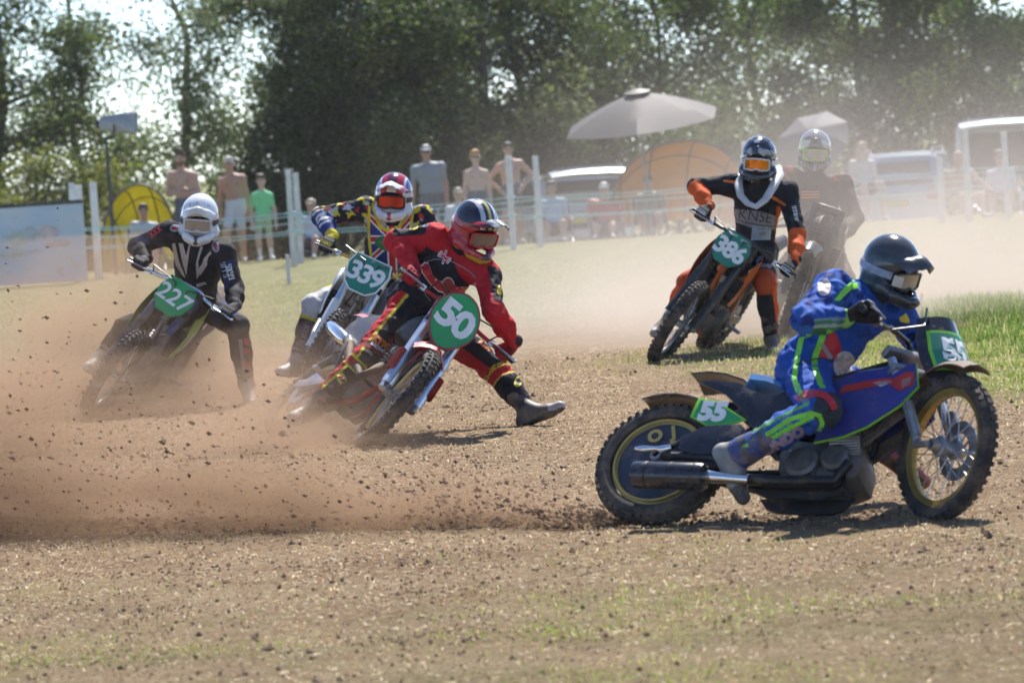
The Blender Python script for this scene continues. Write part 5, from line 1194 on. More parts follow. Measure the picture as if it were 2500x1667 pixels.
# ---- a rider's body from joints
def limbcoord(V, a, b):
    d = nrm(b - a); s_ = nrm(np.cross(d, CAMT)); q = V - a; return (q @ s_), (q @ CAMT - (q @ d) * (d @ CAMT))
class Rider:
    def __init__(s, label, bk, spec, vox=.011, seed=1, group='riders in the race', thick=1.0, fold=1.0):
        J = {}; D = spec['D']
        for k, v in spec.items():
            if isinstance(v, tuple) and k not in ('face', 'crown'): J[k] = at(v[0], v[1], D + v[2])
        gR = bk.w(bk.gR); gL = bk.w(bk.gL); s.ax = nrm(gL - gR)
        up = bk.R @ np.array([0, 0, 1.])
        la, lf, lt, ls = [x * spec.get('scale', 1) for x in (.30, .27, .43, .43)]
        for sd, G, inn in (('R', gR, s.ax), ('L', gL, -s.ax)):
            Wp = G
            for _ in range(4):
                e = spec['e' + sd]; E_ = joint_on_ray(e[0], e[1], J['s' + sd], la, Wp, lf, D + e[2] - .35, D + e[2] + .35); J['e' + sd] = E_
                Wp = glove(G, inn, G - E_, up + np.array([0, 0, 1.0]) + CAMT * .3, None, None)
            J['w' + sd] = Wp
            k_ = spec['k' + sd]; J['k' + sd] = joint_on_ray(k_[0], k_[1], J['h' + sd], lt, J['a' + sd], ls, D + k_[2] - .35, D + k_[2] + .35)
        s.J = J; s.gR, s.gL, s.up = gR, gL, up
        base = lerp(J['aR'], J['aL'], .5); base[2] = 0
        s.root = tag(empty('person', base), label, 'person', group)
        L_ = nrm(J['sL'] - J['sR']); U_ = nrm(J['neck'] - J['pelvis']); F_ = nrm(np.cross(L_, U_)); L_ = np.cross(U_, F_); s.L, s.U, s.F = L_, U_, F_
        k = thick; wsh = np.linalg.norm(J['sL'] - J['sR']); pe, ne = J['pelvis'], J['neck']
        ch = lerp(pe, ne, .68); wa = lerp(pe, ne, .30)
        pr = [ellp(ch + F_ * .0, (.175 * k, .118 * k, .20), np.stack([L_, F_, U_], 1), 'torso', .06), ellp(wa, (.145 * k, .112 * k, .17), np.stack([L_, F_, U_], 1), 'torso', .06), ellp(pe, (.165 * k, .13 * k, .13), np.stack([L_, F_, U_], 1), 'pelvis', .06),
              cone(ne - U_ * .05, J['head'], .065, .06, 'neck', .03), ellp(J['head'], (.088, .10, .11), None, 'neck', .02)]
        for sd, q in (('R', -1), ('L', 1)):
            S_, E_, W_ = J['s' + sd], J['e' + sd], J['w' + sd]; H_, K_, A_ = J['h' + sd], J['k' + sd], J['a' + sd]
            pr += [cone(lerp(ch, ne, .45), S_, .095 * k, .078 * k, 'shoulder' + sd, .05), cone(S_, E_, .076 * k, .060 * k, 'upper' + sd, .04), cone(E_, lerp(E_, W_, .5), .060 * k, .056 * k, 'fore' + sd, .03), cone(lerp(E_, W_, .5), W_, .056 * k, .036, 'fore' + sd, .03),
                   cone(lerp(pe, H_, .7), K_, .108 * k, .078 * k, 'thigh' + sd, .05), cone(K_, lerp(K_, A_, .45), .078 * k, .070 * k, 'shin' + sd, .03), cone(lerp(K_, A_, .45), A_, .070 * k, .048, 'shin' + sd, .03), ellp(K_ + nrm(K_ - lerp(H_, A_, .5)) * .018, (.066, .066, .066), None, 'knee' + sd, .03)]
        s.pr = pr
        def wr(P):
            a = vnoise(P, 17, seed); b = vnoise(P * np.array([1, 1, 1.6]), 31, seed + 3); return fold * (-.0065 * (1 - np.abs(a) * 2.6) * .6 - .0035 * (1 - np.abs(b) * 2.4))
        s.V, s.Q = blend(pr, vox, wr); s.nm, s.wh, s.tt = nearest_prim(pr, s.V); s.bvh = bvh_of(s.V, s.Q)
    def mask(s, *n):
        r_ = np.zeros(len(s.V), bool)
        for x in n: r_ |= s.wh == s.nm.index(x)
        return r_
    def tor(s):
        """torso coordinates: lateral (m, + rider's left), up 0..1, front (m)"""
        q = s.V - s.J['pelvis']; h = np.linalg.norm(s.J['neck'] - s.J['pelvis']); return q @ s.L, (q @ s.U) / h, q @ s.F
    def limb(s, a, b):
        A, B = s.J[a], s.J[b]; d = nrm(B - A); t_ = ((s.V - A) @ d) / np.linalg.norm(B - A); x, y = limbcoord(s.V, A, B); return t_, x, y
    def finish(s, cols): s.cols = cols; s.body = mesh_obj('body', s.V, s.Q, M_CLOTH, s.root, col=cols); return s
    def gloves(s, cols):
        for sd, G, inn in (('R', s.gR, s.ax), ('L', s.gL, -s.ax)): glove(G, inn, G - s.J['e' + sd], s.up + np.array([0, 0, 1.0]) + CAMT * .3, s.root, M_CLOTH, cols=cols)
    def boots(s, cols, top=.30, colsL=None, size=1.0):
        for sd in 'RL': boot(s.J['a' + sd], s.J['k' + sd], s.J['t' + sd], s.root, cols if sd == 'R' or colsL is None else colsL, top, size=size)
    def decal(s, name, VF, px, py, ang, m_, size=1.0, off=.004, toward=None):
        """print on the cloth around a photograph pixel, facing the camera; ang = rotation in the picture"""
        a = rad(ang); U_ = math.cos(a) * CRI + math.sin(a) * CUP; W_ = -math.sin(a) * CRI + math.cos(a) * CUP
        h = s.bvh.ray_cast(Vector(CPOS), Vector(nrm(ray(px, py))))
        if h[0] is None: return None
        return decal(name, (VF[0] * size, VF[1]), s.bvh, np.array(h[0]), U_, W_, m_, s.root, off)
    def lens(s):
        J = s.J; n = lambda a, b: round(float(np.linalg.norm(J[a] - J[b])), 2)
        print(s.root.name, {k: n(*v) for k, v in dict(torso=('pelvis', 'neck'), sh=('sL', 'sR'), uaR=('sR', 'eR'), faR=('eR', 'wR'), uaL=('sL', 'eL'), faL=('eL', 'wL'), thR=('hR', 'kR'), shR=('kR', 'aR'), thL=('hL', 'kL'), shL=('kL', 'aL'), nk=('neck', 'head'), ftR=('aR', 'tR'), ftL=('aL', 'tL')).items()})
# ================================================================== RIDERS
def C3(*c): return np.array(c, float)
BK = (.014, .015, .022); ORC = (.66, .10, .018); REDC = (.46, .012, .022); YELC = (.62, .50, .03); BLUC = (.012, .072, .36); LIMC = (.20, .66, .04); WHC = (.72, .72, .72); GRY = (.30, .29, .31)
V_WH = mat('print_white', (.75, .75, .76), .6, var=.06); V_BK = mat('print_black', (.014, .014, .02), .6); V_RD = mat('print_red', (.50, .015, .03), .6, var=.06); V_BL = mat('print_blue', (.02, .035, .22), .6, var=.06); V_YE = mat('print_yellow', (.66, .52, .03), .6, var=.06); V_OR = mat('print_orange', (.75, .17, .02), .6, var=.06); V_GY = mat('print_grey', (.27, .25, .29), .6, var=.1); V_GN = mat('print_green', (.01, .19, .06), .6, var=.08); V_PK = mat('print_dusty_pink', (.56, .47, .44), .65, var=.14); V_LM = mat('print_lime', (.20, .62, .05), .6); V_LB = mat('print_pale_blue', (.36, .42, .5), .6, var=.08)
L_ORANGE = mat('orange_mirror_lens', (.85, .30, .015), .12, .75, var=.15, vscale=10); L_RED = mat('red_mirror_lens', (.55, .05, .02), .12, .6, var=.2, vscale=8); L_SMOKE = mat('smoke_lens', (.16, .11, .09), .08, var=.1, coat=.8); L_CLEAR = mat('clear_lens', (.34, .28, .22), .08, var=.2, coat=.8); L_TEAR = mat('tear_off_film', (.55, .55, .5), .15)
F_BK = mat('goggle_black', (.02, .02, .022), .4); F_WH = mat('goggle_white', (.65, .66, .68), .4); F_RD = mat('goggle_red', (.42, .03, .03), .4); PEAKV = mat('peak_painted', vcol=True, rough=.2, var=.05, coat=.5)
def union_flag(w_, h_):
    """layers of a union flag: (name, shape, material) on a w x h field centred on 0"""
    a = math.atan2(h_, w_); d = math.hypot(w_, h_)
    return [('flag_field', poly2([(-w_ / 2, -h_ / 2), (w_ / 2, -h_ / 2), (w_ / 2, h_ / 2), (-w_ / 2, h_ / 2)]), V_BL)] + [('flag_diagonal', merge2(*[strip2([(-s_ * w_ / 2, -h_ / 2), (s_ * w_ / 2, h_ / 2)], h_ * .15) for s_ in (-1, 1)]), V_WH), ('flag_diagonal', merge2(*[strip2([(-s_ * w_ / 2, -h_ / 2), (s_ * w_ / 2, h_ / 2)], h_ * .07) for s_ in (-1, 1)]), V_RD), ('flag_cross', merge2(strip2([(0, -h_ / 2), (0, h_ / 2)], w_ * .20), strip2([(-w_ / 2, 0), (w_ / 2, 0)], h_ * .16)), V_WH), ('flag_cross', merge2(strip2([(0, -h_ / 2), (0, h_ / 2)], w_ * .12), strip2([(-w_ / 2, 0), (w_ / 2, 0)], h_ * .09)), V_RD)]

# ---- 386: black suit, orange forearms and knees, neck brace
r = Rider('rider in black and orange suit with orange goggles on bike 386', b386, dict(D=31.5, head=(1852, 392, .08), neck=(1852, 452, .16), pelvis=(1842, 612, .34), sR=(1788, 452, .14), sL=(1922, 468, .10), eR=(1700, 456, .02), eL=(1946, 570, -.02), hR=(1812, 628, .30), hL=(1872, 624, .28), kR=(1680, 690, -.1), kL=(1868, 692, -.1), aR=(1640, 772, .28), aL=(1884, 826, .0), tR=(1588, 806, .05), tL=(1892, 856, -.20)), seed=3); r.lens()
c = paint(BK, len(r.V))
for sd in 'RL':
    t_, x, y = r.limb('e' + sd, 'w' + sd); c[r.mask('fore' + sd) & (t_ > (-.15 if sd == 'R' else .02))] = ORC; c[r.mask('knee' + sd)] = (.45, .07, .02)
    t_, x, y = r.limb('k' + sd, 'a' + sd); c[r.mask('shin' + sd) & (t_ < .16)] = (.45, .07, .02); c[r.mask('shin' + sd) & (x * (1 if sd == 'L' else -1) < -.043)] = ORC
    t_, x, y = r.limb('h' + sd, 'k' + sd); n_ = vnoise(r.V, 26, 5); c[r.mask('thigh' + sd) & (n_ > .18) & (t_ > .25) & (t_ < .8)] = GRY; c[r.mask('thigh' + sd) & (t_ > .84)] = (.45, .07, .02)
la, up_, fr_ = r.tor(); c[r.mask('torso', 'pelvis') & (np.abs(la) > .145) & (la > 0)] = ORC
r.finish(c); r.gloves(dict(f=BK, p=(.02, .02, .02), c=BK, k=(.55, .55, .55))); r.boots(dict(shaft=BK, foot=(.10, .09, .09), toe=(.42, .40, .38), ankle=(.06, .06, .06)))
r.decal('chest_print', poly2([(-.165, .062), (-.05, .055), (.06, .045), (.155, .02), (.155, -.075), (.08, -.082), (-.03, -.07), (-.165, -.02)]), 1842, 532, -2, V_GY)
r.decal('chest_lettering', text_mesh('KNSE', .105, -.001, spacing=1.0), 1844, 529, -8, V_BK, off=.0065)
r.decal('chest_line', strip2([(-.16, .018), (-.06, -.012), (.05, -.03), (.15, -.034)], .006), 1842, 540, -2, V_BK, off=.0065)
r.decal('race_bib', poly2([(-.07, .055), (.072, .045), (.066, -.052), (-.078, -.056)]), 1860, 568, 0, V_LB); r.decal('bib_print', merge2(oval2(.026, .016, 18, (.004, -.008)), strip2([(-.03, .022), (.0, .03), (.035, .02)], .007)), 1860, 568, 0, V_GY, off=.0065)
r.decal('shoulder_flash', poly2([(-.05, .01), (.045, .01), (.045, -.012), (-.05, -.004)]), 1783, 444, -6, V_OR); r.decal('shoulder_flash', poly2([(-.06, .05), (.0, .01), (.055, -.05), (.04, -.055), (-.06, .03)]), 1898, 487, 8, V_OR)
r.decal('sleeve_print', marks(3, .075, .032, 3), 1735, 430, 12, V_WH); r.decal('sleeve_print', marks(3, .07, .03, 4), 1941, 514, -80, V_WH); r.decal('sleeve_print', marks(3, .065, .026, 5), 1944, 532, -80, V_WH)
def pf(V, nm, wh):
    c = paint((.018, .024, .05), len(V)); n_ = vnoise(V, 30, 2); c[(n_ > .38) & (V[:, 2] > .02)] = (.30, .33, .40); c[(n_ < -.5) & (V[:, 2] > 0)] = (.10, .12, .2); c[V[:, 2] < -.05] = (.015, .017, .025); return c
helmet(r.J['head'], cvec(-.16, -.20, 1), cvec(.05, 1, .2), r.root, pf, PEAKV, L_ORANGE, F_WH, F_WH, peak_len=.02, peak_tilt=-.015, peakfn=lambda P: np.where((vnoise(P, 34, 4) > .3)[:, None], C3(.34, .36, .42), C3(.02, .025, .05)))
# neck brace: a pale collar lying on the shoulders
N0 = r.J['neck']; m = MB(); g = []
P = [at(1806, 424, 31.66), at(1803, 452, 31.50), at(1808, 478, 31.42), at(1826, 497, 31.36), at(1846, 505, 31.335), at(1868, 488, 31.36), at(1887, 458, 31.42), at(1903, 426, 31.56), at(1900, 408, 31.70)]
m.tube(P, [.022, .03, .028, .026, .026, .03, .034, .036, .026], 10, ry=.55); m.build('neck_brace', mat('brace_grey', (.52, .51, .49), .5, var=.15, dirt=.15), r.root)
adopt(r.root)

# ---- 227: black suit with dusty union flag print, white helmet
r = Rider('rider in black suit and white helmet on bike 227', b227, dict(D=29.5, head=(487, 536, .10), neck=(490, 602, .2), pelvis=(474, 730, .48), sR=(412, 568, .17), sL=(546, 618, .13), eR=(335, 602, .03), eL=(573, 707, .0), hR=(446, 740, .44), hL=(502, 742, .42), kR=(306, 805, 0), kL=(580, 798, .0), aR=(242, 880, .25), aL=(601, 935, .28), tR=(206, 912, .1), tL=(614, 972, .08)), seed=5); r.lens()
c = paint((.012, .013, .018), len(r.V))
for sd in 'RL':
    t_, x, y = r.limb('k' + sd, 'a' + sd); c[r.mask('knee' + sd)] = (.05, .05, .055); c[r.mask('thigh' + sd) & (vnoise(r.V, 12, 8) > .25)] = (.012, .03, .12)
    t_, x, y = r.limb('s' + sd, 'e' + sd); c[r.mask('upper' + sd) & (vnoise(r.V, 24, 8) > .35) & (t_ > .3)] = (.02, .03, .10)
r.finish(c); r.gloves(dict(f=(.02, .02, .025), p=(.012, .012, .016), c=(.10, .10, .10), k=(.15, .15, .16))); r.boots(dict(shaft=(.03, .03, .035), foot=(.40, .37, .35), toe=(.55, .52, .50), ankle=(.34, .32, .30)))
for nm_, VF, mm in (('chest_print', merge2(poly2([(-.115, .10), (-.095, .105), (-.075, .0), (-.035, -.10), (-.055, -.085), (-.10, -.02)]), poly2([(-.075, .105), (-.05, .105), (-.028, .03), (-.012, .10), (-.004, .10), (-.02, -.02), (-.03, -.085), (-.055, .0)]), poly2([(.055, .09), (.072, .09), (.045, .0), (.05, -.04), (.10, .03), (.105, .015), (.07, -.05), (.035, -.105), (.03, -.02)]), poly2([(.08, .02), (.12, .065), (.125, .05), (.10, .02), (.10, -.02), (.055, -.085), (.06, -.05)]), poly2([(-.09, -.135), (-.035, -.13), (-.03, -.15), (-.08, -.15)]), poly2([(.03, -.135), (.08, -.12), (.095, -.13), (.035, -.155)])), V_PK),):
    r.decal(nm_, rot2(VF, 0, (0, 0), 1.14), 466, 638, -2, mm)
r.decal('shoulder_badge', oval2(.036, .026), 428, 557, 8, V_LB); r.decal('badge_lettering', text_mesh('BELL', .026, .002), 428, 557, 8, V_RD, off=.0065); r.decal('shoulder_badge', oval2(.026, .042), 526, 602, 18, V_LB); r.decal('badge_lettering', text_mesh('BELL', .03, .002), 526, 602, -62, V_RD, off=.0065)
r.decal('sleeve_print', marks(3, .10, .045, 6), 380, 565, 35, V_RD); r.decal('sleeve_print', marks(4, .11, .042, 7), 562, 665, -75, V_WH); r.decal('sleeve_print', marks(4, .11, .036, 8), 548, 660, -75, V_LB)
r.decal('shin_print', merge2(poly2([(-.025, .03), (.03, .03), (.032, -.02), (-.02, -.005)]), poly2([(-.02, -.03), (.03, -.035), (.03, -.075), (-.012, -.075)]), poly2([(-.015, -.11), (.035, -.12), (.04, -.20), (-.01, -.19)])), 602, 838, -6, V_RD); r.decal('shin_plate', strip2([(0, .05), (.012, -.22)], .026), 588, 846, 2, V_GY)
def pf(V, nm, wh):
    c = paint((.74, .75, .77), len(V)); c[(V[:, 1] < -.02) & (np.abs(V[:, 2] - .03) < .02)] = (.6, .6, .62); n_ = vnoise(V, 28, 6); c[(n_ > .62)] = (.5, .52, .56); c[wh == nm.index('nose')] = (.05, .05, .055); return c
helmet(r.J['head'], cvec(-.05, -.30, 1), cvec(.06, 1, .3), r.root, pf, PEAKV, L_CLEAR, F_WH, mat('strap_black_red', (.05, .02, .025), .6), peak_len=.06, peak_tilt=.0, peakfn=lambda P: np.where((P[:, 1] > .145)[:, None], C3(.66, .6, .5), C3(.78, .78, .79)))
adopt(r.root)

# ---- 339: union flag vest over a black and blue patterned suit
r = Rider('rider in union flag vest with yellow edging on bike 339', b339, dict(D=29.5, head=(961, 484, .10), neck=(962, 566, .22), pelvis=(930, 672, .60), sR=(895, 510, .16), sL=(1032, 530, .16), eR=(783, 528, .02), eL=(1085, 625, .05), hR=(904, 684, .55), hL=(962, 692, .55), kR=(768, 748, .0), kL=(1010, 790, .1), aR=(723, 886, .28), aL=(955, 930, .3), tR=(680, 926, .12), tL=(965, 960, .12)), seed=7); r.lens()
c = paint((.015, .016, .03), len(r.V)); n1 = vnoise(r.V, 33, 11); n2 = vnoise(r.V, 41, 13)
arm = r.mask('upperR', 'upperL', 'shoulderR', 'shoulderL', 'foreR', 'foreL'); c[arm & (n1 > .42)] = (.50, .50, .52); c[arm & (n2 > .55)] = YELC; c[arm & (n2 < -.62)] = (.45, .03, .03)
t_, x, y = r.limb('eR', 'wR'); fr = r.mask('foreR'); c[fr] = (.016, .04, .20); c[fr & (np.abs(x) < .045) & (np.sin(t_ * 34) > -.1) & (t_ < .62)] = (.60, .60, .55); c[fr & (t_ > .85)] = YELC
for sd in 'RL':
    t_, x, y = r.limb('h' + sd, 'k' + sd); th = r.mask('thigh' + sd); c[th & (t_ < .62)] = (.03, .03, .04); c[th & (t_ >= .62)] = (.55, .54, .56); c[th & (np.abs(t_ - .63) < .035)] = YELC; c[r.mask('knee' + sd)] = (.58, .57, .59)
    t_, x, y = r.limb('k' + sd, 'a' + sd); sh = r.mask('shin' + sd); c[sh] = (.035, .035, .05); c[sh & (t_ < .22)] = (.58, .57, .59); c[sh & (np.abs(t_ - .24) < .03)] = YELC
r.finish(c); r.gloves(dict(f=(.03, .03, .04), p=(.025, .025, .035), c=YELC, k=YELC)); r.boots(dict(shaft=(.05, .05, .065), foot=(.18, .18, .20), toe=(.50, .48, .46), ankle=(.3, .3, .33)))
VS = 1.12
vest = [(-.105, .175), (-.075, .15), (-.045, .05), (.0, .03), (.06, .05), (.095, .11), (.125, .135), (.15, .13), (.13, .0), (.125, -.20), (.03, -.255), (-.10, -.17), (-.115, 0)]
r.decal('flag_vest', rot2(poly2(vest), 0, (0, 0), VS), 948, 572, 0, V_BL, off=.008)
r.decal('flag_print', rot2(merge2(strip2([(-.115, .11), (.02, -.03)], .036), strip2([(-.115, -.15), (.02, -.04)], .036), strip2([(.14, .10), (.02, -.03)], .036), strip2([(.13, -.13), (.02, -.04)], .036)), 0, (0, 0), VS), 948, 572, 0, V_WH, off=.010); r.decal('flag_print', rot2(merge2(strip2([(-.115, .11), (.02, -.03)], .016), strip2([(-.115, -.15), (.02, -.04)], .016), strip2([(.14, .10), (.02, -.03)], .016), strip2([(.13, -.13), (.02, -.04)], .016)), 0, (0, 0), VS), 948, 572, 0, V_RD, off=.0112)
r.decal('flag_print', rot2(merge2(strip2([(.022, .05), (.022, -.245)], .06), strip2([(-.115, -.03), (.125, -.04)], .05)), 0, (0, 0), VS), 948, 572, 0, V_WH, off=.0124); r.decal('flag_print', rot2(merge2(strip2([(.022, .05), (.022, -.245)], .038), strip2([(-.115, -.03), (.125, -.04)], .03)), 0, (0, 0), VS), 948, 572, 0, V_RD, off=.0136)
r.decal('vest_edging', rot2(merge2(strip2([(-.09, .19), (-.085, .15), (-.05, .045), (.0, .02), (.065, .04), (.10, .10), (.14, .145)], .024), strip2([(-.112, .17), (-.122, 0), (-.105, -.17), (.03, -.262), (.125, -.205)], .018), strip2([(.15, .13), (.132, 0), (.125, -.20)], .018)), 0, (0, 0), VS), 948, 572, 0, V_YE, off=.015)
r.decal('vest_badge', oval2(.088, .05), 946, 595, -10, V_GN, off=.0165); r.decal('badge_lettering', marks(8, .12, .016, 10), 946, 595, -10, mat('print_sage', (.12, .35, .2), .6), off=.018)
r.decal('sleeve_print', text_mesh('9', .075, .006), 830, 505, 12, V_YE); r.decal('shin_print', marks(6, .16, .036, 9), 742, 822, -108, V_GY)
def pf(V, nm, wh):
    c = paint((.66, .65, .68), len(V)); up = V[:, 2] > .03; c[up & (np.abs(np.abs(V[:, 0]) - .055) < .022)] = (.42, .02, .05); c[up & (np.abs(V[:, 0]) < .035) & (V[:, 1] < .12)] = (.10, .02, .06); c[up & (np.abs(V[:, 0]) > .09) & (V[:, 2] > .05)] = (.04, .06, .25); c[wh == nm.index('nose')] = (.35, .03, .04); return c
helmet(r.J['head'], cvec(-.12, -.16, 1), cvec(.04, 1, .2), r.root, pf, PEAKV, L_RED, F_BK, F_BK, peak_len=.12, peak_tilt=.03, peakfn=lambda P: np.where((np.abs(P[:, 0]) < .03 + .15 * (P[:, 1] - .1))[:, None] & (P[:, 1] < .17)[:, None], C3(.20, .02, .07), np.where((np.abs(P[:, 0]) > .075)[:, None], C3(.40, .03, .05), C3(.74, .73, .77))))
adopt(r.root)

# ---- 50: red and black suit with an owl on the chest
r = Rider('rider in red and black suit with owl print on bike 50', b50, dict(D=25.3, head=(1160, 560, .14), neck=(1115, 625, .20), pelvis=(1008, 742, .44), sR=(1062, 580, .20), sL=(1188, 668, .14), eR=(964, 588, .05), eL=(1206, 760, .05), hR=(985, 765, .34), hL=(1058, 792, .42), kR=(890, 880, -.2), kL=(1207, 900, .05), aR=(757, 998, .0), aL=(1287, 1000, .25), tR=(716, 1026, -.1), tL=(1375, 1018, .15)), vox=.0088, seed=9, fold=1.5); r.lens()
c = paint((.014, .014, .02), len(r.V)); la, up_, fr_ = r.tor()
for sd, q in (('R', -1), ('L', 1)):
    c[r.mask('fore' + sd, 'upper' + sd)] = REDC; c[(r.mask('shoulder' + sd, 'torso') & (up_ > .93 + .9 * np.maximum(0, .13 - np.abs(la))) & (la * q > 0))] = REDC
    t_, x, y = r.limb('s' + sd, 'e' + sd); s_ = x * (1 if sd == 'L' else 1)
    c[r.mask('upper' + sd) & ((x < -.012) if sd == 'L' else (x > .022)) & (t_ > -.1) & (t_ < .95)] = (.014, .014, .02)
    t_, x, y = r.limb('h' + sd, 'k' + sd); th = r.mask('thigh' + sd)
    if sd == 'R':
        c[th & (x > .055)] = REDC; c[th & (np.abs(x - .05) < .008)] = YELC; c[th & (x < -.045) & (t_ > .25) & (t_ < .85)] = REDC; c[th & (t_ > .80) & (t_ < .93)] = (.20, .01, .015)
        t_, x, y = r.limb('kR', 'aR'); sh = r.mask('shinR'); c[sh & (np.abs(x - .045) < .007)] = YELC; c[sh & (x > .052)] = (.36, .015, .02); c[(sh | r.mask('kneeR')) & (t_ > .10) & (t_ < .22)] = (.34, .012, .02); c[(sh | r.mask('kneeR')) & ((np.abs(t_ - .09) < .016) | (np.abs(t_ - .235) < .014))] = YELC
    else:
        c[th & (x > .012)] = (.38, .012, .02); c[th & (t_ > .2) & (t_ < .42)] = (.014, .014, .02)
        t_, x, y = r.limb('kL', 'aL'); sh = r.mask('shinL', 'kneeL'); c[sh & (t_ > .14) & (t_ < .29)] = (.42, .014, .02); c[sh & ((np.abs(t_ - .125) < .014) | (np.abs(t_ - .305) < .014) | (np.abs(t_ - .08) < .01))] = YELC
r.finish(c); r.gloves(dict(f=(.40, .015, .03), p=(.34, .02, .04), c=(.04, .03, .035), k=(.05, .02, .025))); r.boots(dict(shaft=(.02, .02, .024), foot=(.10, .08, .07), toe=(.40, .37, .36), ankle=(.03, .03, .03)))
# owl with spread wings
wingL = poly2([(-.155, .085), (-.135, .105), (-.115, .10), (-.105, .075), (-.09, .03), (-.05, .0), (-.02, -.01), (-.02, -.065), (-.06, -.055), (-.10, -.02), (-.13, .02), (-.15, .05)]); wingR = poly2([(.02, -.015), (.06, -.035), (.11, -.035), (.15, -.015), (.16, -.02), (.14, -.06), (.10, -.085), (.05, -.09), (.02, -.075)]); bodyo = oval2(.035, .052, 18, (.0, -.035))
def grow(VF, k_):
    V, F = VF; c0 = V.mean(0); return c0 + (V - c0) * k_, F
[r.decal('owl_outline', grow(q_, 1.11), 1094, 686, 0, V_WH, off=.0045) for q_ in (wingL, wingR, bodyo)]; [r.decal('owl_wing', q_, 1094, 686, 0, V_RD, off=.006) for q_ in (wingL, wingR)]; r.decal('owl_body', bodyo, 1094, 686, 0, mat('print_dark_red', (.28, .03, .03), .6), off=.0068)
r.decal('owl_claws', merge2(*[strip2([(x0, -.085), (x0 + .006, -.105), (x0 - .004, -.12)], .006) for x0 in (-.045, -.03, -.015, .01, .025, .04)], oval2(.018, .018, 16, (-.012, -.125))), 1094, 686, 0, V_WH, off=.006); r.decal('owl_roundel', oval2(.013, .013, 14, (-.012, -.125)), 1094, 686, 0, V_RD, off=.0075)
r.decal('chest_flag', merge2(*[strip2([(-.042 * math.cos(a), -.042 * math.sin(a)), (.042 * math.cos(a), .042 * math.sin(a))], .013) for a in (rad(-60), rad(-15), rad(-105), rad(-38))]), 1085, 628, 0, V_WH, off=.0045); r.decal('chest_flag', merge2(*[strip2([(-.038 * math.cos(a), -.038 * math.sin(a)), (.038 * math.cos(a), .038 * math.sin(a))], .006) for a in (rad(-60), rad(-15), rad(-105), rad(-38))]), 1085, 628, 0, V_RD, off=.006)
arc = [(1028, 668), (1033, 650), (1045, 638), (1062, 633), (1078, 634)]; arc2 = [(1100, 637), (1118, 646), (1136, 656), (1152, 668), (1160, 678)]
def seam(px):
    o = px[len(px) // 2]; return strip2([((x - o[0]) / 419, (o[1] - y) / 419) for x, y in px], .0045), o
for px_ in (arc, arc2, [(1034, 705), (1040, 722), (1052, 735)]): VF, o = seam(px_); r.decal('seam_print', VF, o[0], o[1], 0, V_GY)
r.decal('shoulder_badge', oval2(.026, .013), 1036, 549, -8, V_LB); r.decal('shoulder_badge', oval2(.028, .013), 1010, 556, 10, V_YE); r.decal('sleeve_badge', oval2(.018, .03), 1221, 708, 0, V_YE)
r.decal('thigh_lettering', text_mesh('KTM', .052, .005, shear=-.1), 929, 836, -36, V_OR); r.decal('thigh_lettering', text_mesh('RACING', .026, .0015), 922, 848, -36, V_WH); r.decal('thigh_lettering', text_mesh('KTM', .04, .004), 1184, 842, -38, V_OR)
r.decal('shin_badge', oval2(.026, .038), 834, 924, 25, V_YE); r.decal('shin_badge_print', merge2(oval2(.016, .011, 14, (0, .012)), oval2(.014, .011, 14, (.003, -.012))), 834, 924, 25, V_RD, off=.0065); r.decal('shin_badge', oval2(.024, .036), 1266, 930, -28, V_YE); r.decal('shin_badge_print', oval2(.012, .02), 1266, 930, -28, V_BK, off=.0065); r.decal('ankle_badge', oval2(.018, .026), 789, 972, 25, mat('print_faded_red', (.30, .06, .06), .6)); r.decal('ankle_badge', oval2(.016, .024), 1296, 977, -25, mat('print_faded_red', (.30, .06, .06), .6))
def pf(V, nm, wh):
    c = paint((.40, .018, .028), len(V)); top = V[:, 2] > .055 - .15 * (V[:, 1] + .02) * (V[:, 1] < 0); c[top] = (.016, .02, .038); c[top & (np.abs(np.abs(V[:, 0]) - .045) < .012)] = (.48, .5, .56); c[top & (np.abs(V[:, 0]) < .012)] = (.45, .40, .12); n_ = vnoise(V, 24, 3)
    ch = wh == nm.index('chin'); c[ch & (n_ > .1)] = (.05, .03, .04); c[wh == nm.index('nose')] = (.03, .03, .03); low = (V[:, 2] < -.108); c[low] = (.52, .36, .03); return c
hm = helmet(r.J['head'], cvec(.50, -.46, .72), cvec(.34, .86, .42), r.root, pf, PEAKV, L_SMOKE, F_RD, F_RD, peak_len=.13, peak_tilt=.06, peakfn=lambda P: np.where((np.abs(P[:, 0]) < .012)[:, None], C3(.5, .44, .12), np.where((np.abs(P[:, 0]) > .085)[:, None], C3(.42, .02, .03), np.where(((np.abs(P[:, 0]) > .025) & (np.abs(P[:, 0]) < .05))[:, None], C3(.55, .57, .62), C3(.02, .025, .045)))))
adopt(r.root)

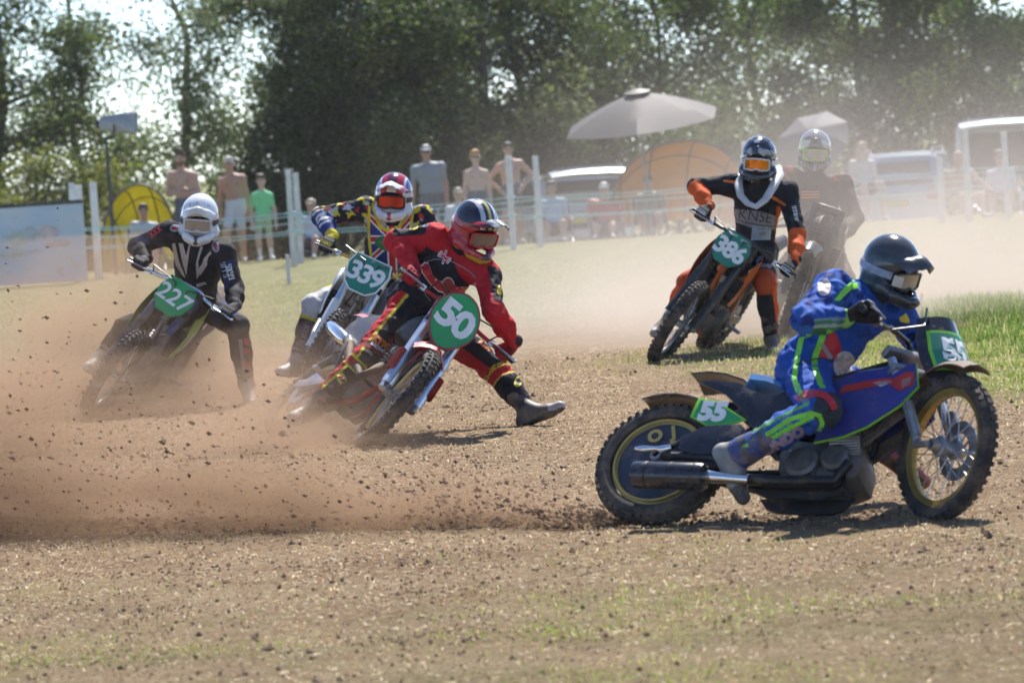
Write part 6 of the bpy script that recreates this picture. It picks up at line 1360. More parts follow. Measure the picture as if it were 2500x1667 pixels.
# ---- the last rider, dark suit in the dust
r = Rider('last rider in dark suit and grey helmet, half hidden by dust', b6, dict(D=34.4, head=(1989, 370, .05), neck=(1990, 434, .15), pelvis=(1998, 590, .35), sR=(1926, 432, .12), sL=(2054, 450, .10), eR=(1876, 500, .05), eL=(2088, 535, .0), hR=(1968, 604, .33), hL=(2026, 604, .33), kR=(1900, 680, -.1), kL=(2062, 684, -.1), aR=(1888, 772, .2), aL=(2056, 772, .2), tR=(1876, 800, .0), tL=(2066, 800, .0)), vox=.012, seed=12, thick=1.08); r.lens()
c = paint((.022, .020, .022), len(r.V)); la, up_, fr_ = r.tor(); c[r.mask('shoulderR', 'shoulderL') & (up_ > 1.0) & (np.abs(la) > .15) & (vnoise(r.V, 20, 3) > .2)] = (.35, .03, .03)
r.finish(c); r.gloves(dict(f=(.18, .34, .05), p=(.03, .03, .03), c=(.03, .03, .03), k=(.2, .36, .05))); r.boots(dict(shaft=BK, foot=(.06, .06, .06), toe=(.2, .2, .2)))
r.decal('chest_print', merge2(*[strip2([(-.07, .03 - .022 * k), (.07, .03 - .022 * k)], .012) for k in range(3)]), 1978, 478, 0, V_OR)
def pf(V, nm, wh):
    c = paint((.24, .26, .28), len(V)); n_ = vnoise(V, 22, 7); c[n_ > .5] = (.06, .065, .07); c[(V[:, 0] > .07) & (V[:, 2] > .0) & (V[:, 2] < .1)] = (.25, .60, .05); c[wh == nm.index('chin')] = (.05, .06, .05); return c
helmet(r.J['head'], cvec(-.03, -.2, 1), cvec(.04, 1, .2), r.root, pf, PEAKV, L_CLEAR, mat('goggle_lime', (.22, .6, .05), .5), F_BK, peak_len=.04, peak_tilt=.0, peakfn=lambda P: np.where((np.abs(P[:, 0]) < .05)[:, None], C3(.05, .055, .06), C3(.4, .42, .45)))
adopt(r.root)

# ---- 55: blue and lime suit, dark helmet, seen from his right side
r = Rider('rider in blue and lime suit and dark helmet on bike 55', b55, dict(D=18.7, head=(2176, 660, .10), neck=(2112, 728, .13), pelvis=(1970, 905, .14), sR=(2034, 706, -.07), sL=(2188, 755, .22), eR=(1964, 782, -.14), eL=(2226, 816, .28), hR=(1964, 925, .04), hL=(2000, 930, .26), kR=(2006, 1002, -.28), kL=(2150, 965, .35), aR=(1796, 1112, -.18), aL=(2182, 1105, .33), tR=(1850, 1172, -.24), tL=(2215, 1150, .28)), vox=.0085, seed=15, thick=.93, fold=1.8); r.lens()
c = paint(BLUC, len(r.V)); la, up_, fr_ = r.tor(); n1 = vnoise(r.V, 42, 21)
t_, x, y = r.limb('sR', 'eR'); um = r.mask('upperR', 'shoulderR'); c[um & (n1 > .12)] = (.03, .12, .42); c[um & (n1 < -.3)] = (.012, .03, .16)
t_, x, y = r.limb('eR', 'wR'); fm_ = r.mask('foreR'); c[fm_ & (x > .004)] = (.05, .18, .08); c[fm_ & (np.abs(x - .03) < .007)] = (.30, .40, .36); c[fm_ & (np.abs(x - .002) < .005)] = (.22, .30, .34); c[fm_ & (t_ > .9)] = (.24, .5, .10)
to = r.mask('torso', 'pelvis', 'thighR', 'thighL', 'shinL', 'kneeL', 'foreL', 'upperL', 'shoulderL')
t_, x, y = r.limb('hR', 'kR'); th = r.mask('thighR'); 
t_, x, y = r.limb('kR', 'aR'); sh = r.mask('shinR'); c[sh & (x > .004) & (n1 > -.1)] = (.03, .13, .42); c[sh & (n1 > .5) & (x > .004)] = (.2, .3, .5); c[sh & (np.abs(x) < .010)] = LIMC; c[sh & (np.abs(x - .058) < .006)] = (.16, .45, .10); c[sh & (t_ > .9)] = (.40, .36, .10)
kn = r.mask('kneeR'); c[kn] = (.03, .04, .05)
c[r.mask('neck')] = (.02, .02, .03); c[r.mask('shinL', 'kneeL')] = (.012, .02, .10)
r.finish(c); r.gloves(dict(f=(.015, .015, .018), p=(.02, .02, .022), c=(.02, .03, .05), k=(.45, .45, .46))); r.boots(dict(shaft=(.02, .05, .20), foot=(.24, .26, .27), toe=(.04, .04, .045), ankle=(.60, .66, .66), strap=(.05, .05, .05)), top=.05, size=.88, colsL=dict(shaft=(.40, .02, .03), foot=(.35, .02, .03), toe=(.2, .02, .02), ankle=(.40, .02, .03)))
def pxs(L_, wd, o):
    return strip2([((x - o[0]) / 567, (o[1] - y) / 567) for x, y in L_], wd)
def pxp(L_, o): return poly2([((x - o[0]) / 567, (o[1] - y) / 567) for x, y in L_])
for L_, wd, o, mm, nm_ in (([(1966, 797), (1958, 830), (1948, 870), (1941, 900), (1936, 925), (1942, 950), (1951, 975)], .022, (1946, 880), V_LM, 'side_stripe'), ([(2014, 806), (2004, 835), (1992, 865), (1985, 895), (1990, 920), (1995, 945), (1992, 968)], .027, (1990, 880), V_LM, 'side_stripe')):
    r.decal(nm_, pxs(L_, wd, o), o[0], o[1], 0, mm)
r.decal('shoulder_flash', pxp([(2034, 733), (2046, 718), (2062, 700), (2094, 678), (2101, 694), (2102, 702), (2078, 708), (2062, 722), (2048, 735)], (2066, 712)), 2066, 712, 0, V_LM)
r.decal('waist_panel', pxp([(2028, 804), (2040, 815), (2056, 850), (2048, 872), (2034, 878), (1998, 872), (2006, 848), (2018, 826)], (2030, 845)), 2030, 845, 0, V_RD); r.decal('waist_line', pxs([(2006, 840), (2030, 876)], .018, (2018, 858)), 2018, 858, 0, V_GY, off=.0055)
r.decal('hip_badge', oval2(.052, .062), 2062, 892, 10, mat('print_blotchy_white', (.55, .48, .46), .6, var=.4, vscale=40), off=.006)
r.decal('waist_seam', pxs([(1942, 890), (1975, 878), (2010, 874), (2030, 880)], .006, (1985, 878)), 1985, 878, 0, V_BK, off=.006)
r.decal('knee_band', pxs([(1950, 974), (1966, 962), (1990, 956), (2012, 962), (2028, 978), (2035, 996)], .030, (1990, 958)), 1990, 960, 0, V_RD, off=.005)
r.decal('shin_lettering', text_mesh('RONDO', .058, .005), 1905, 1082, 31, mat('print_maroon_white', (.30, .22, .28), .6, var=.3, vscale=50)); r.decal('shin_stripe', pxs([(1812, 1098), (1870, 1062), (1930, 1022), (1975, 1008), (1994, 1014), (2002, 1032), (1996, 1052)], .020, (1890, 1048)), 1890, 1048, 0, V_LM)
r.decal('shoulder_badge', oval2(.028, .04), 2012, 700, -15, V_PK); r.decal('elbow_flash', pxp([(2188, 776), (2206, 764), (2220, 790), (2192, 786)], (2206, 780)), 2212, 780, 0, V_YE)
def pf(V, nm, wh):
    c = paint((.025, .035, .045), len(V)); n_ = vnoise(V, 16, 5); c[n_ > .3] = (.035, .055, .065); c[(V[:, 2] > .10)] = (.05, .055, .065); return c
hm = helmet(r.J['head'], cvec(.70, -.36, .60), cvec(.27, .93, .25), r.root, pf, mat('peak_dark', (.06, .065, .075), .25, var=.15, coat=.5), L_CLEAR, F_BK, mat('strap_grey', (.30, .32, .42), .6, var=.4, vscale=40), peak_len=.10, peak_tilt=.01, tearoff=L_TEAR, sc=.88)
adopt(r.root)
# ================================================================== SPECTATORS
SKIN1 = (.50, .30, .22); SKIN2 = (.42, .24, .17); SKIN3 = (.56, .38, .30)
def camp_chair(P, yaw, seat, label, m_):
    root = tag(empty('camp_chair', P), label, 'chair', 'chairs of the crowd'); R = rotm([0, 0, 1], yaw)
    g = MB(); g.R = R; g.sheet([[(x, y, seat - .03 * math.cos(x * 6)) for y in np.linspace(-.22, .24, 5)] for x in np.linspace(-.25, .25, 5)], .012); g.build('seat', m_, root)
    g = MB(); g.R = R; g.sheet([[(x, -.23 - .12 * v - .03 * math.cos(x * 6), seat + .02 + .42 * v) for v in np.linspace(0, 1, 5)] for x in np.linspace(-.25, .25, 5)], .012); g.build('backrest', m_, root)
    for sx in (-1, 1):
        g = MB(); g.R = R; g.tube([(sx * .27, .26, 0), (sx * .27, -.22, seat + .02), (sx * .27, -.36, seat + .46)], .011, 6); g.build('leg', M_STEEL, root); g = MB(); g.R = R; g.tube([(sx * .27, -.28, 0), (sx * .27, .22, seat + .02), (sx * .27, .24, seat + .2), (sx * .27, -.2, seat + .22)], .011, 6); g.build('arm_rest', M_STEEL, root)
    return root
def spectator(label, px, D, h, yaw, skin, shirt=None, shorts=(.10, .11, .14), shoes=(.5, .5, .5), hair=(.06, .04, .03), hair_kind='short', pose='down', seat=None, build=1.0, cap=None, glasses=False, beard=None, long_sleeve=False, lean=0, chair_m=None, sock=None):
    P = spot(px, D); k = h / 1.75; R = rotm([0, 0, 1], rad(180 + yaw)); kid = h < 1.5 and seat is None; hk = k * (1.0 if not kid else 1.16)
    def W(p): return P + R @ (np.asarray(p, float))
    # local frame: x to the person's right... (y forwards, z up)
    if seat is None:
        hz = .93 * k; sh = 1.43 * k; J = dict(pel=(0, 0, .97 * k), chest=(0, .0 + lean * .5, 1.25 * k), neck=(0, lean, 1.46 * k), head=(0, lean + .02, 1.46 * k + .155 * hk), sR=(.168 * k * build, lean, sh - .07), sL=(-.168 * k * build, lean, sh - .07), hR=(.09 * k, 0, hz), hL=(-.09 * k, 0, hz), kR=(.11 * k, .03, .50 * k), kL=(-.10 * k, .02, .50 * k), aR=(.12 * k, -.02, .085), aL=(-.12 * k, -.01, .085))
    else:
        z = seat + .09; J = dict(pel=(0, -.06, z), chest=(0, -.12, z + .28 * k), neck=(0, -.10, z + .50 * k), head=(0, -.06, z + .50 * k + .155 * k), sR=(.168 * k * build, -.11, z + .42 * k), sL=(-.168 * k * build, -.11, z + .42 * k), hR=(.10 * k, -.02, z), hL=(-.10 * k, -.02, z), kR=(.14 * k, .38 * k, seat + .16), kL=(-.14 * k, .38 * k, seat + .16), aR=(.14 * k, .40 * k + .1, .09), aL=(-.13 * k, .42 * k + .1, .09))
    rs = np.random.default_rng(int(px)); sw = rs.uniform(-1, 1) * .045; tl = rs.uniform(-1, 1) * .022
    for q_, f_ in (('pel', 1), ('hR', 1), ('hL', 1), ('chest', .35), ('neck', -.1), ('head', -.35 + rs.uniform(-.4, .4)), ('sR', .0), ('sL', .0)): J[q_] = (J[q_][0] + (sw * f_ if seat is None else sw * .3 * f_), J[q_][1], J[q_][2] + (tl if q_ == 'sR' else -tl if q_ == 'sL' else 0))
    if seat is None: kk = 'kR' if sw < 0 else 'kL'; J[kk] = (J[kk][0] + .02 * np.sign(J[kk][0]), J[kk][1] + .07, J[kk][2])
    S = lambda a: np.array(J[a], float)
    ua, fa_ = .29 * k, .26 * k
    arms = {}
    if pose == 'down': arms = dict(eR=S('sR') + (.05, -.03, -ua), wR=S('sR') + (.06, .03, -ua - fa_), eL=S('sL') + (-.05, -.03, -ua), wL=S('sL') + (-.06, .03, -ua - fa_))
    elif pose == 'crossed': arms = dict(eR=S('sR') + (.06, .02, -.27 * k), wR=S('sR') + (-.20 * k, .19, -.22 * k), eL=S('sL') + (-.06, .02, -.27 * k), wL=S('sL') + (.20 * k, .21, -.25 * k))
    elif pose == 'hips': arms = dict(eR=S('sR') + (.20 * k, -.02, -.20 * k), wR=S('sR') + (.02, .08, -.40 * k), eL=S('sL') + (-.20 * k, -.02, -.20 * k), wL=S('sL') + (-.02, .08, -.40 * k))
    elif pose == 'reach': arms = dict(eR=S('sR') + (.12, .08, -.24 * k), wR=S('sR') + (.02, .28, -.34 * k), eL=S('sL') + (-.17, .06, -.20 * k), wL=S('sL') + (-.30 * k, .14, -.38 * k))
    elif pose == 'lap': arms = dict(eR=S('sR') + (.06, .02, -ua), wR=S('sR') + (-.04, .22, -ua - .05), eL=S('sL') + (-.06, .02, -ua), wL=S('sL') + (.04, .22, -ua - .05))
    elif pose == 'brace': arms = dict(eR=S('sR') + (.06, .02, -ua), wR=S('sR') + (-.04, .22, -ua - .05), eL=S('sL') + (-.16, .14, -.20 * k), wL=S('sL') + (-.30, .30, -.36 * k))
    J.update(arms); S = lambda a: np.array(J[a], float)
    b_ = build; bm_ = lambda a, b: S(a) + (S(b) - S(a))
    I3 = np.eye(3); ch, pe, ne, hd = S('chest'), S('pel'), S('neck'), S('head')
    pr = [ellp(ch, (.165 * k * b_, .11 * k * b_, .22 * k), I3, 'torso', .05), ellp(lerp(pe, ch, .4), (.145 * k * b_, .105 * k * b_ ** 1.5, .17 * k), I3, 'belly', .05), ellp(pe, (.16 * k * b_, .115 * k * b_, .13 * k), I3, 'pelvis', .05), cone(ne - np.array([0, 0, .05]), hd - np.array([0, 0, .05]), .058 * k, .052 * k, 'neck', .03),
          ellp(hd + np.array([0, -.008, .022]) * hk, np.array([.076, .094, .100]) * hk, I3, 'head', .02), ellp(hd + np.array([0, .022, -.045]) * hk, np.array([.058, .068, .072]) * hk, I3, 'head', .03), cone(hd + np.array([0, .082, .012]) * hk, hd + np.array([0, .104, -.022]) * hk, .010 * hk, .015 * hk, 'head', .012), cone(hd + np.array([-.025, .078, .03]) * hk, hd + np.array([.025, .078, .03]) * hk, .014 * hk, .014 * hk, 'head', .012), cone(hd + np.array([-.015, .083, -.058]) * hk, hd + np.array([.015, .083, -.058]) * hk, .009 * hk, .009 * hk, 'lips', .010),
          ellp(hd + np.array([-.030, .088, .008]) * hk, np.array([.013, .012, .009]) * hk, I3, 'eye', .006, 's'), ellp(hd + np.array([.030, .088, .008]) * hk, np.array([.013, .012, .009]) * hk, I3, 'eye', .006, 's')]
    for sd, q in (('R', 1), ('L', -1)):
        s_, e, w_ = S('s' + sd), S('e' + sd), S('w' + sd); H_, K_, A_ = S('h' + sd), S('k' + sd), S('a' + sd)
        pr += [ellp(hd + np.array([q * .078, -.008, 0]) * hk, np.array([.012, .024, .032]) * hk, I3, 'head', .008), cone(lerp(ch, ne, .5), s_, .085 * k, .066 * k * b_, 'shoulder' + sd, .05), cone(s_, e, .056 * k * b_, .043 * k, 'upper' + sd, .03), cone(e, lerp(e, w_, .35), .043 * k, .043 * k, 'fore' + sd, .02), cone(lerp(e, w_, .35), w_, .043 * k, .027 * k, 'fore' + sd, .02)]
        d = nrm(w_ - e); sdv = nrm(np.cross(d, [0, 0, 1.0]) + 1e-6); pr.append(cone(w_, w_ + d * .07 * k, .028 * k, .034 * k, 'hand' + sd, .02))
        for f, l in zip((-1.5, -.5, .5, 1.5), (.06, .07, .068, .055)):
            o = w_ + d * .085 * k + sdv * f * .017 * k; m1 = o + d * l * .5 * k + np.array([0, 0, -.006]); pr += [cone(o, m1, .0095 * k, .009 * k, 'hand' + sd, .008), cone(m1, m1 + (d * .8 + np.array([0, .25, -.35])) * l * .5 * k, .009 * k, .0075 * k, 'hand' + sd, .006)]
        pr.append(cone(w_ + d * .03 * k - sdv * q * .03 * k, w_ + d * .08 * k - sdv * q * .055 * k, .012 * k, .009 * k, 'hand' + sd, .01))
        pr += [cone(lerp(pe, H_, .8), K_, .098 * k * b_, .062 * k, 'thigh' + sd, .05), cone(K_, lerp(K_, A_, .35), .060 * k, .060 * k, 'shin' + sd, .03), cone(lerp(K_, A_, .35), A_, .060 * k, .037 * k, 'shin' + sd, .03), cone(A_ + np.array([0, -.02, -.04]), A_ + np.array([q * .02, .15 * k, -.048]), .036, .034, 'foot' + sd, .02)]
    V, Q = blend(pr, .0165); nm, wh, tt = nearest_prim(pr, V); g = lambda *n_: np.isin(wh, [nm.index(x) for x in n_ if x in nm])
    c = paint(skin, len(V)); zz_ = V[:, 2]; beltz = pe[2] + .07 * k
    if shirt is not None:
        m_ = g('torso', 'belly', 'shoulderR', 'shoulderL') | (g('pelvis') & (zz_ > beltz - .10 * k)); c[m_] = shirt
        for sd in 'RL':
            d = nrm(S('e' + sd) - S('s' + sd)); t_ = ((V - S('s' + sd)) @ d) / ua; c[g('upper' + sd) & ((t_ < .75) | long_sleeve)] = shirt
            if long_sleeve: c[g('fore' + sd)] = shirt
        c[g('neck') & (zz_ < ne[2] - .012)] = shirt
    legz = S('kR')[2]
    c[g('pelvis') & (zz_ < (beltz if shirt is None else beltz - .10 * k))] = shorts; c[g('belly') & (zz_ < beltz - .02) & (shirt is None)] = shorts
    for sd in 'RL':
        d = S('k' + sd) - S('h' + sd); t_ = ((V - S('h' + sd)) @ d) / (d @ d); c[g('thigh' + sd) & (t_ < .82)] = shorts; c[g('foot' + sd)] = shoes
        if sock is not None: c[g('shin' + sd) & (zz_ < .2)] = sock
    H = V - hd; hf = g('head'); c[g('lips')] = np.array(skin) * (.9, .6, .6)
    if shirt is None: # two nipples in a darker skin tone
        for dx in (-.085, .085): c[np.linalg.norm((V - (ch + np.array([dx * k, .1 * k, .03]))) * (1, .4, 1), axis=1) < .02] = np.array(skin) * .6
    for dx in (-.03, .03):
        c[hf & (np.abs(H[:, 0] - dx * hk) < .016 * hk) & (np.abs(H[:, 2] - .009 * hk) < .009 * hk) & (H[:, 1] > .05 * hk)] = (.06, .045, .04)
    if beard: c[hf & (H[:, 2] < -.035 * hk) & (H[:, 1] > -.01)] = beard
    root = tag(empty('person', P), label, 'person', 'spectators behind the rope')
    Rw = R; mesh_obj('body', (V @ Rw.T), Q, M_SKIN, root, col=c)
    def sub(pp, name, col, vox=.010, m_=None):
        V2, Q2 = blend(pp, vox, lambda X: .004 * vnoise(X, 70, 3)); mesh_obj(name, V2 @ Rw.T, Q2, M_SKIN, root, col=paint(col, len(V2)) * (1 + .25 * vnoise(V2, 60, 2)[:, None]))
    if hair_kind != 'bald':
        hp = [ellp(hd + np.array([0, -.016, .036]) * hk, np.array([.083, .098, .098]) * hk, I3, 'h', .02), cone(hd + np.array([-.05, .06, .095]) * hk, hd + np.array([.05, .06, .10]) * hk, .026 * hk, .026 * hk, 'h', .03)]
        if hair_kind == 'quiff': hp += [cone(hd + np.array([-.03, .05, .13]) * hk, hd + np.array([.035, .06, .135]) * hk, .03 * hk, .03 * hk, 'h', .03)]
        if hair_kind == 'long': hp += [cone(hd + np.array([s_ * .07, -.03, .0]) * hk, hd + np.array([s_ * .08, -.03, -.17]) * hk, .035 * hk, .03 * hk, 'h', .03) for s_ in (-1, 1)] + [cone(hd + np.array([0, -.08, 0]) * hk, hd + np.array([0, -.08, -.18]) * hk, .06, .05, 'h', .03)]
        hp.append(ellp(hd + np.array([0, .10, -.045]) * hk, np.array([.075, .085, .092]) * hk, I3, 'f', .01, 's'))
        sub(hp, 'hair', hair)
    if cap is not None:
        cp = [ellp(hd + np.array([0, -.01, .055]) * hk, np.array([.088, .104, .085]) * hk, I3, 'c', .01), ellp(hd + np.array([0, .11, .055]) * hk, np.array([.072, .085, .010]) * hk, I3, 'b', .012), plane(hd + np.array([0, 0, .045]) * hk, (0, 0, -1))]
        sub(cp, 'cap', cap)
    if glasses:
        mb = MB(); mb.R = Rw; mb.tube([hd + np.array([x, .098 - 5.5 * x * x, .012]) * hk for x in np.linspace(-.07, .07, 9)], .014 * hk, 8, ry=1.0); mb.build('sunglasses', M_BLK, root)
    if seat is not None: camp_chair(P, rad(180 + yaw), seat, label_chair(label), chair_m or mat('chair_canvas_navy', (.04, .05, .09), .8, var=.2))
    return root
def label_chair(l): return 'folding camp chair under the ' + ' '.join(l.split()[:10]).rstrip(',')
spectator('bare-chested bearded young man with folded arms, tallest of the left group', 460, 66, 1.77, -12, SKIN1, hair=(.07, .04, .025), hair_kind='quiff', pose='crossed', beard=(.16, .10, .07), build=1.05)
spectator('tanned bare-chested man with short white hair and white shorts', 580, 66.2, 1.63, -6, SKIN2, hair=(.5, .48, .46), hair_kind='short', pose='down', shorts=(.55, .55, .62), build=1.04)
spectator('boy in bright green T-shirt and pale green shorts', 650, 66, 1.30, 6, SKIN3, shirt=(.20, .62, .28), shorts=(.34, .48, .26), hair=(.09, .06, .04), pose='down', shoes=(.8, .8, .8), sock=(.75, .75, .75))
spectator('heavy man in grey shirt, white cap and sunglasses', 1058, 67, 1.62, 0, SKIN2, shirt=(.21, .24, .27), hair_kind='short', hair=(.2, .18, .16), pose='down', cap=(.66, .66, .66), glasses=True, build=1.3, shorts=(.12, .13, .16))
spectator('bare-chested ginger-haired boy with sunglasses', 1174, 66.5, 1.46, 4, SKIN3, hair=(.50, .25, .08), pose='down', glasses=True)
spectator('bare-chested dark-haired youth leaning by the white post, elbows out', 1256, 66.8, 1.58, 8, SKIN1, hair=(.07, .05, .04), pose='hips', build=1.05)
CH = ('navy', 'green', 'red')
cm = [mat('chair_canvas_' + n_, c_, .8, var=.2) for n_, c_ in (('navy', (.04, .05, .09)), ('green', (.05, .10, .06)), ('grey', (.2, .2, .22)))]
spectator('seated dark-haired person in front of the yellow shelter', 360, 64.8, 1.6, 5, SKIN2, shirt=(.42, .42, .46), hair=(.06, .05, .045), pose='lap', seat=.20, chair_m=cm[0])
spectator('seated person in pale top and straw hat left of rider 339', 766, 65.6, 1.5, -10, SKIN1, shirt=(.55, .54, .60), hair=(.3, .25, .2), pose='lap', seat=.14, cap=(.50, .42, .32), chair_m=cm[2])
spectator('seated person in white top and tan hat behind rider 50', 1128, 65.6, 1.5, 10, SKIN1, shirt=(.62, .62, .66), hair=(.3, .25, .2), pose='lap', seat=.16, cap=(.42, .34, .26), chair_m=cm[1])
spectator('seated person in pale blue top between the centre posts', 1356, 66.2, 1.6, 0, SKIN2, shirt=(.36, .45, .56), hair=(.12, .10, .09), pose='lap', seat=.13, chair_m=cm[0])
spectator('seated broad person in faded red shirt and white cap', 1482, 66.4, 1.6, -5, SKIN1, shirt=(.52, .14, .12), hair=(.5, .48, .45), pose='lap', seat=.05, cap=(.6, .6, .6), build=1.3, chair_m=cm[2])
spectator('seated figure in the shade of the tan-yellow shelter', 1590, 68.6, 1.6, 0, SKIN2, shirt=(.26, .20, .14), hair=(.05, .04, .04), pose='lap', seat=.16, chair_m=cm[1])
spectator('fair-haired woman in pale top left of the pale blue car', 2118, 68, 1.66, 12, SKIN3, shirt=(.50, .47, .46), hair=(.50, .38, .22), hair_kind='long', pose='lap', seat=.42, chair_m=cm[2])
spectator('seated bare-chested bald man at the right, arm braced on his chair', 2352, 64.6, 1.7, 15, (.46, .27, .20), hair_kind='bald', pose='brace', seat=.16, build=1.15, shorts=(.45, .36, .22), chair_m=cm[0])
spectator('seated person in pale lilac shirt at the right edge', 2448, 65, 1.65, -8, SKIN1, shirt=(.60, .58, .68), hair=(.16, .12, .10), pose='lap', seat=.15, chair_m=cm[1])
# ================================================================== DUST, FLYING SOIL, AIR
def box_obj(name, lo, hi, m, M=None):
    lo, hi = np.asarray(lo, float), np.asarray(hi, float); mb = MB(); mb.box((lo + hi) / 2, hi - lo); o = mb.build(name, m, None, smooth=False)
    if M is not None: o.matrix_world = M
    return o
class VN:
    """small helper to write a density formula in nodes"""
    def __init__(s, name, col, aniso=.3, step=1.0):
        s.m = bpy.data.materials.new(name); s.m.use_nodes = True; s.t = s.m.node_tree; s.t.nodes.clear(); s.out = s.t.nodes.new('ShaderNodeOutputMaterial'); s.p = s.t.nodes.new('ShaderNodeVolumePrincipled'); s.p.inputs['Color'].default_value = (*col, 1); s.p.inputs['Anisotropy'].default_value = aniso
        s.t.links.new(s.p.outputs[0], s.out.inputs['Volume']); tc = s.t.nodes.new('ShaderNodeTexCoord'); s.obj = tc.outputs['Object']; sp = s.t.nodes.new('ShaderNodeSeparateXYZ'); s.t.links.new(s.obj, sp.inputs[0]); s.x, s.y, s.z = sp.outputs; s.m.cycles.volume_step_rate = step
    def op(s, o, a, b=None, c=None, clamp=False):
        n = s.t.nodes.new('ShaderNodeMath'); n.operation = o; n.use_clamp = clamp
        for i, v in enumerate((a, b, c)):
            if v is None: continue
            if isinstance(v, (int, float)): n.inputs[i].default_value = v
            else: s.t.links.new(v, n.inputs[i])
        return n.outputs[0]
    def mul(s, *a):
        r_ = a[0]
        for b in a[1:]: r_ = s.op('MULTIPLY', r_, b)
        return r_
    def add(s, a, b): return s.op('ADD', a, b)
    def gauss(s, x, c, w):
        d = s.op('DIVIDE', s.op('SUBTRACT', x, c), w) if not isinstance(x, (int, float)) else x
        return s.op('EXPONENT', s.op('MULTIPLY', s.op('MULTIPLY', d, d), -1.0))
    def ramp(s, x, a, b):
        n = s.t.nodes.new('ShaderNodeMapRange'); n.interpolation_type = 'SMOOTHSTEP'; n.inputs[1].default_value = a; n.inputs[2].default_value = b; s.t.links.new(x, n.inputs[0]); return n.outputs[0]
    def noise(s, scale, stretch=(1, 1, 1), det=4, lo=.35, hi=.65, a=0.0, b=1.0, rough=.6, rot=(0, 0, 0), off=(0, 0, 0)):
        mp = s.t.nodes.new('ShaderNodeMapping'); mp.inputs['Scale'].default_value = stretch; mp.inputs['Rotation'].default_value = rot; mp.inputs['Location'].default_value = off; s.t.links.new(s.obj, mp.inputs[0]); n = s.t.nodes.new('ShaderNodeTexNoise'); n.inputs['Scale'].default_value = scale; n.inputs['Detail'].default_value = det; n.inputs['Roughness'].default_value = rough; s.t.links.new(mp.outputs[0], n.inputs['Vector'])
        m_ = s.t.nodes.new('ShaderNodeMapRange'); m_.inputs[1].default_value = lo; m_.inputs[2].default_value = hi; m_.inputs[3].default_value = a; m_.inputs[4].default_value = b; s.t.links.new(n.outputs['Fac'], m_.inputs[0]); return m_.outputs[0]
    def done(s, d): s.t.links.new(d, s.p.inputs['Density']); return s.m
# the plume of soil thrown by the rear wheel of bike 55: local x runs back along the spray
O5 = gnd(1530, 1280); Lf = gnd(-260, 1296); ud = nrm(Lf - O5); wd_ = np.array([-ud[1], ud[0], 0]); LEN = float(np.linalg.norm(Lf - O5))
MP = Matrix(((ud[0], wd_[0], 0, O5[0]), (ud[1], wd_[1], 0, O5[1]), (0, 0, 1, 0), (0, 0, 0, 1)))
v = VN('soil_plume', (.50, .35, .235), .25, .8)
h_ = v.add(v.op('MULTIPLY', v.op('POWER', v.op('MAXIMUM', v.x, .0), 1.0), .185), .035); wv = v.add(v.op('MULTIPLY', v.x, .11), .05)
dd = v.mul(v.gauss(v.op('DIVIDE', v.z, h_), 0, 1), v.gauss(v.op('DIVIDE', v.y, wv), 0, 1), v.ramp(v.x, -.02, .12), v.ramp(v.x, LEN + .3, LEN - .6))
core = v.add(v.op('MULTIPLY', v.op('EXPONENT', v.op('MULTIPLY', v.x, -1.5)), 22.0), 3.4)
nz = v.mul(v.noise(1.6, (.55, 1.6, 3.6), 4, .38, .64, .02, 2.0, .68, (0, rad(12), 0)), v.noise(9, (.3, 1.5, 3.0), 3, .34, .66, .25, 1.7, .7, (0, rad(13), 0)))
box_obj('soil_plume', (-.05, -1.3, .005), (LEN + .4, 1.5, 1.75), v.done(v.mul(dd, core, nz)), MP)
tag(bpy.data.objects['soil_plume'], 'brown plume of dust thrown left by the rear wheel of bike 55', 'dust', kind='stuff')
# ground dust around the bikes on the left
c7 = gnd(250, 985); v = VN('low_dust', (.56, .40, .285), .2, 1.2)
box_obj('low_dust', (c7[0] - 1.6, c7[1] - 1.9, .005), (c7[0] + 2.4, c7[1] + 1.2, 1.2), v.done(v.mul(v.gauss(v.x, c7[0] + .1, .75), v.gauss(v.y, c7[1] - .4, .75), v.op('EXPONENT', v.op('MULTIPLY', v.z, -2.9)), v.noise(1.6, (1, 1, 1.4), 3, .36, .66, .1, 1.6), v.op('ADD', 10.0, 0))))
tag(bpy.data.objects['low_dust'], 'low dust around the wheels of bike 227', 'dust', kind='stuff')
# pale drifting cloud behind bike 386, over the track and the right part of the fence
v = VN('drifting_dust', (.90, .79, .70), .1, 2.5)
den = v.add(v.mul(v.gauss(v.y, 33.2, 1.5), v.gauss(v.x, 3.1, 2.1), .46), v.mul(v.gauss(v.y, 40, 6.5), v.ramp(v.x, -1.6, 2.2), .022))
low = v.mul(v.gauss(v.y, 37.5, 4.0), v.ramp(v.x, -1.3, 1.0), v.op('EXPONENT', v.op('MULTIPLY', v.z, -1.7)), .17)
den = v.mul(v.add(den, low), v.op('EXPONENT', v.op('MULTIPLY', v.op('MULTIPLY', v.z, v.z), -.55)), v.noise(.55, (1, .7, 1.3), 2, .34, .68, .35, 1.5), v.ramp(v.y, 31.9, 32.5), v.ramp(v.y, 58, 50), v.ramp(v.x, 11.5, 9.0), v.ramp(v.z, 3.4, 2.2))
box_obj('drifting_dust', (-2.2, 31.9, .01), (12, 58, 3.5), v.done(den))
tag(bpy.data.objects['drifting_dust'], 'pale dust cloud drifting behind the riders at the right', 'dust', kind='stuff')
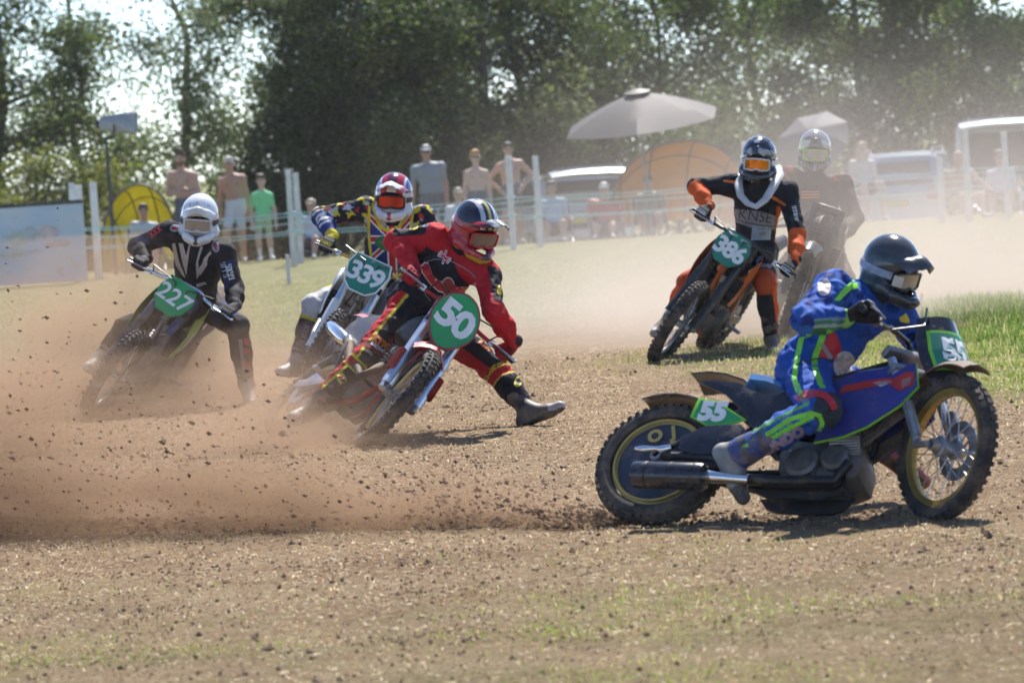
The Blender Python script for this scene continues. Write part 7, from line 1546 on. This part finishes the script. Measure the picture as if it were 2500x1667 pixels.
# dust dragged up under bike 50 and its rider's sliding boot
c5 = gnd(850, 1088); v = VN('skid_dust', (.56, .40, .285), .2, 1.2)
box_obj('skid_dust', (c5[0] - 1.5, c5[1] - .7, .005), (c5[0] + .9, c5[1] + 1.9, .7), v.done(v.mul(v.gauss(v.x, c5[0] - .35, .5), v.gauss(v.y, c5[1] + .35, .6), v.op('EXPONENT', v.op('MULTIPLY', v.z, -5.0)), v.noise(2.4, (1, 1, 1.4), 3, .36, .66, .1, 1.6), v.op('ADD', 4.0, 0))))
tag(bpy.data.objects['skid_dust'], 'dust under the leaning wheels of bike 50', 'dust', kind='stuff')
# clods in the air
n = 4200; t_ = RNG.uniform(0, 1, n) ** .8 * LEN; hh = .03 + .20 * t_
zz2 = np.abs(RNG.normal(size=n)) * hh * .75 + .01; yy2 = RNG.normal(size=n) * (.05 + .10 * t_)
P = O5 + t_[:, None] * ud + yy2[:, None] * wd_ + zz2[:, None] * np.array([0, 0, 1.])
r_ = .0014 + .0075 * RNG.uniform(0, 1, n) ** 4 + (RNG.uniform(0, 1, n) < .012) * .007
sv = (ud + np.array([0, 0, .18])) * RNG.uniform(.4, 1.8, (n, 1))
clods('flying_clods', P, r_, M_CLOD, 'dark clods of soil flying left from the rear wheel of bike 55', 'soil', flat=1.0, stretch=sv)
n = 9000; t_ = RNG.uniform(0, 1, n) ** .7 * LEN; P = O5 + t_[:, None] * ud + (RNG.normal(size=n) * (.05 + .11 * t_))[:, None] * wd_ + (np.abs(RNG.normal(size=n)) * (.02 + .15 * t_) + .005)[:, None] * np.array([0, 0, 1.])
shards('flying_grit', P, .0012 + .0028 * RNG.uniform(0, 1, n) ** 2, M_CLOD, 'fine grit flying in the plume behind bike 55', 'soil')
n = 1100; t_ = RNG.uniform(0, 1, n) ** 1.6 * 1.1; P = O5 + t_[:, None] * ud + (RNG.normal(size=(n, 1)) * .06) * wd_ + (np.abs(RNG.normal(size=(n, 1))) * (.02 + .14 * t_[:, None])) * np.array([0, 0, 1.])
clods('wheel_spray', P, .002 + .008 * RNG.uniform(0, 1, n) ** 2.5, M_CLOD, 'dense spray of dark soil right behind the rear tyre of bike 55', 'soil', flat=1.0, stretch=(ud + np.array([0, 0, .22])) * RNG.uniform(.5, 1.5, (n, 1)))
n = 2600; t_ = RNG.uniform(-.3, 1.05, n) * LEN; yo = RNG.normal(size=n) * .16 - .18; P = O5 + t_[:, None] * ud + yo[:, None] * wd_; r_ = .004 + .016 * RNG.uniform(0, 1, n) ** 2.6; P[:, 2] = relief(P[:, 0], P[:, 1]) + r_ * .3
clods('furrow_soil', P, r_, M_CLOD, 'dark ridge of torn soil along the track of bike 55', 'soil')
n = 60; P = gnd(1390, 1030) + RNG.normal(size=(n, 3)) * np.array([.16, .12, 0]) + np.abs(RNG.normal(size=(n, 1))) * np.array([[.05, 0, .06]]); clods('boot_spray', P, .002 + .006 * RNG.uniform(0, 1, n) ** 2, M_CLOD, 'crumbs kicked up by the sliding boot of rider 50', 'soil')
# the hazy summer air over the whole field
hz = bpy.data.materials.new('hazy_air'); hz.use_nodes = True; hz.node_tree.nodes.clear(); o_ = hz.node_tree.nodes.new('ShaderNodeOutputMaterial'); p_ = hz.node_tree.nodes.new('ShaderNodeVolumePrincipled'); p_.inputs['Color'].default_value = (.92, .93, .95, 1); p_.inputs['Density'].default_value = .00025; p_.inputs['Anisotropy'].default_value = .1; hz.node_tree.links.new(p_.outputs[0], o_.inputs['Volume'])
tag(box_obj('haze', (-300, -60, -3.0), (300, 460, 14), hz), kind='stuff', label='thin dusty haze in the summer air over the field', cat='haze')
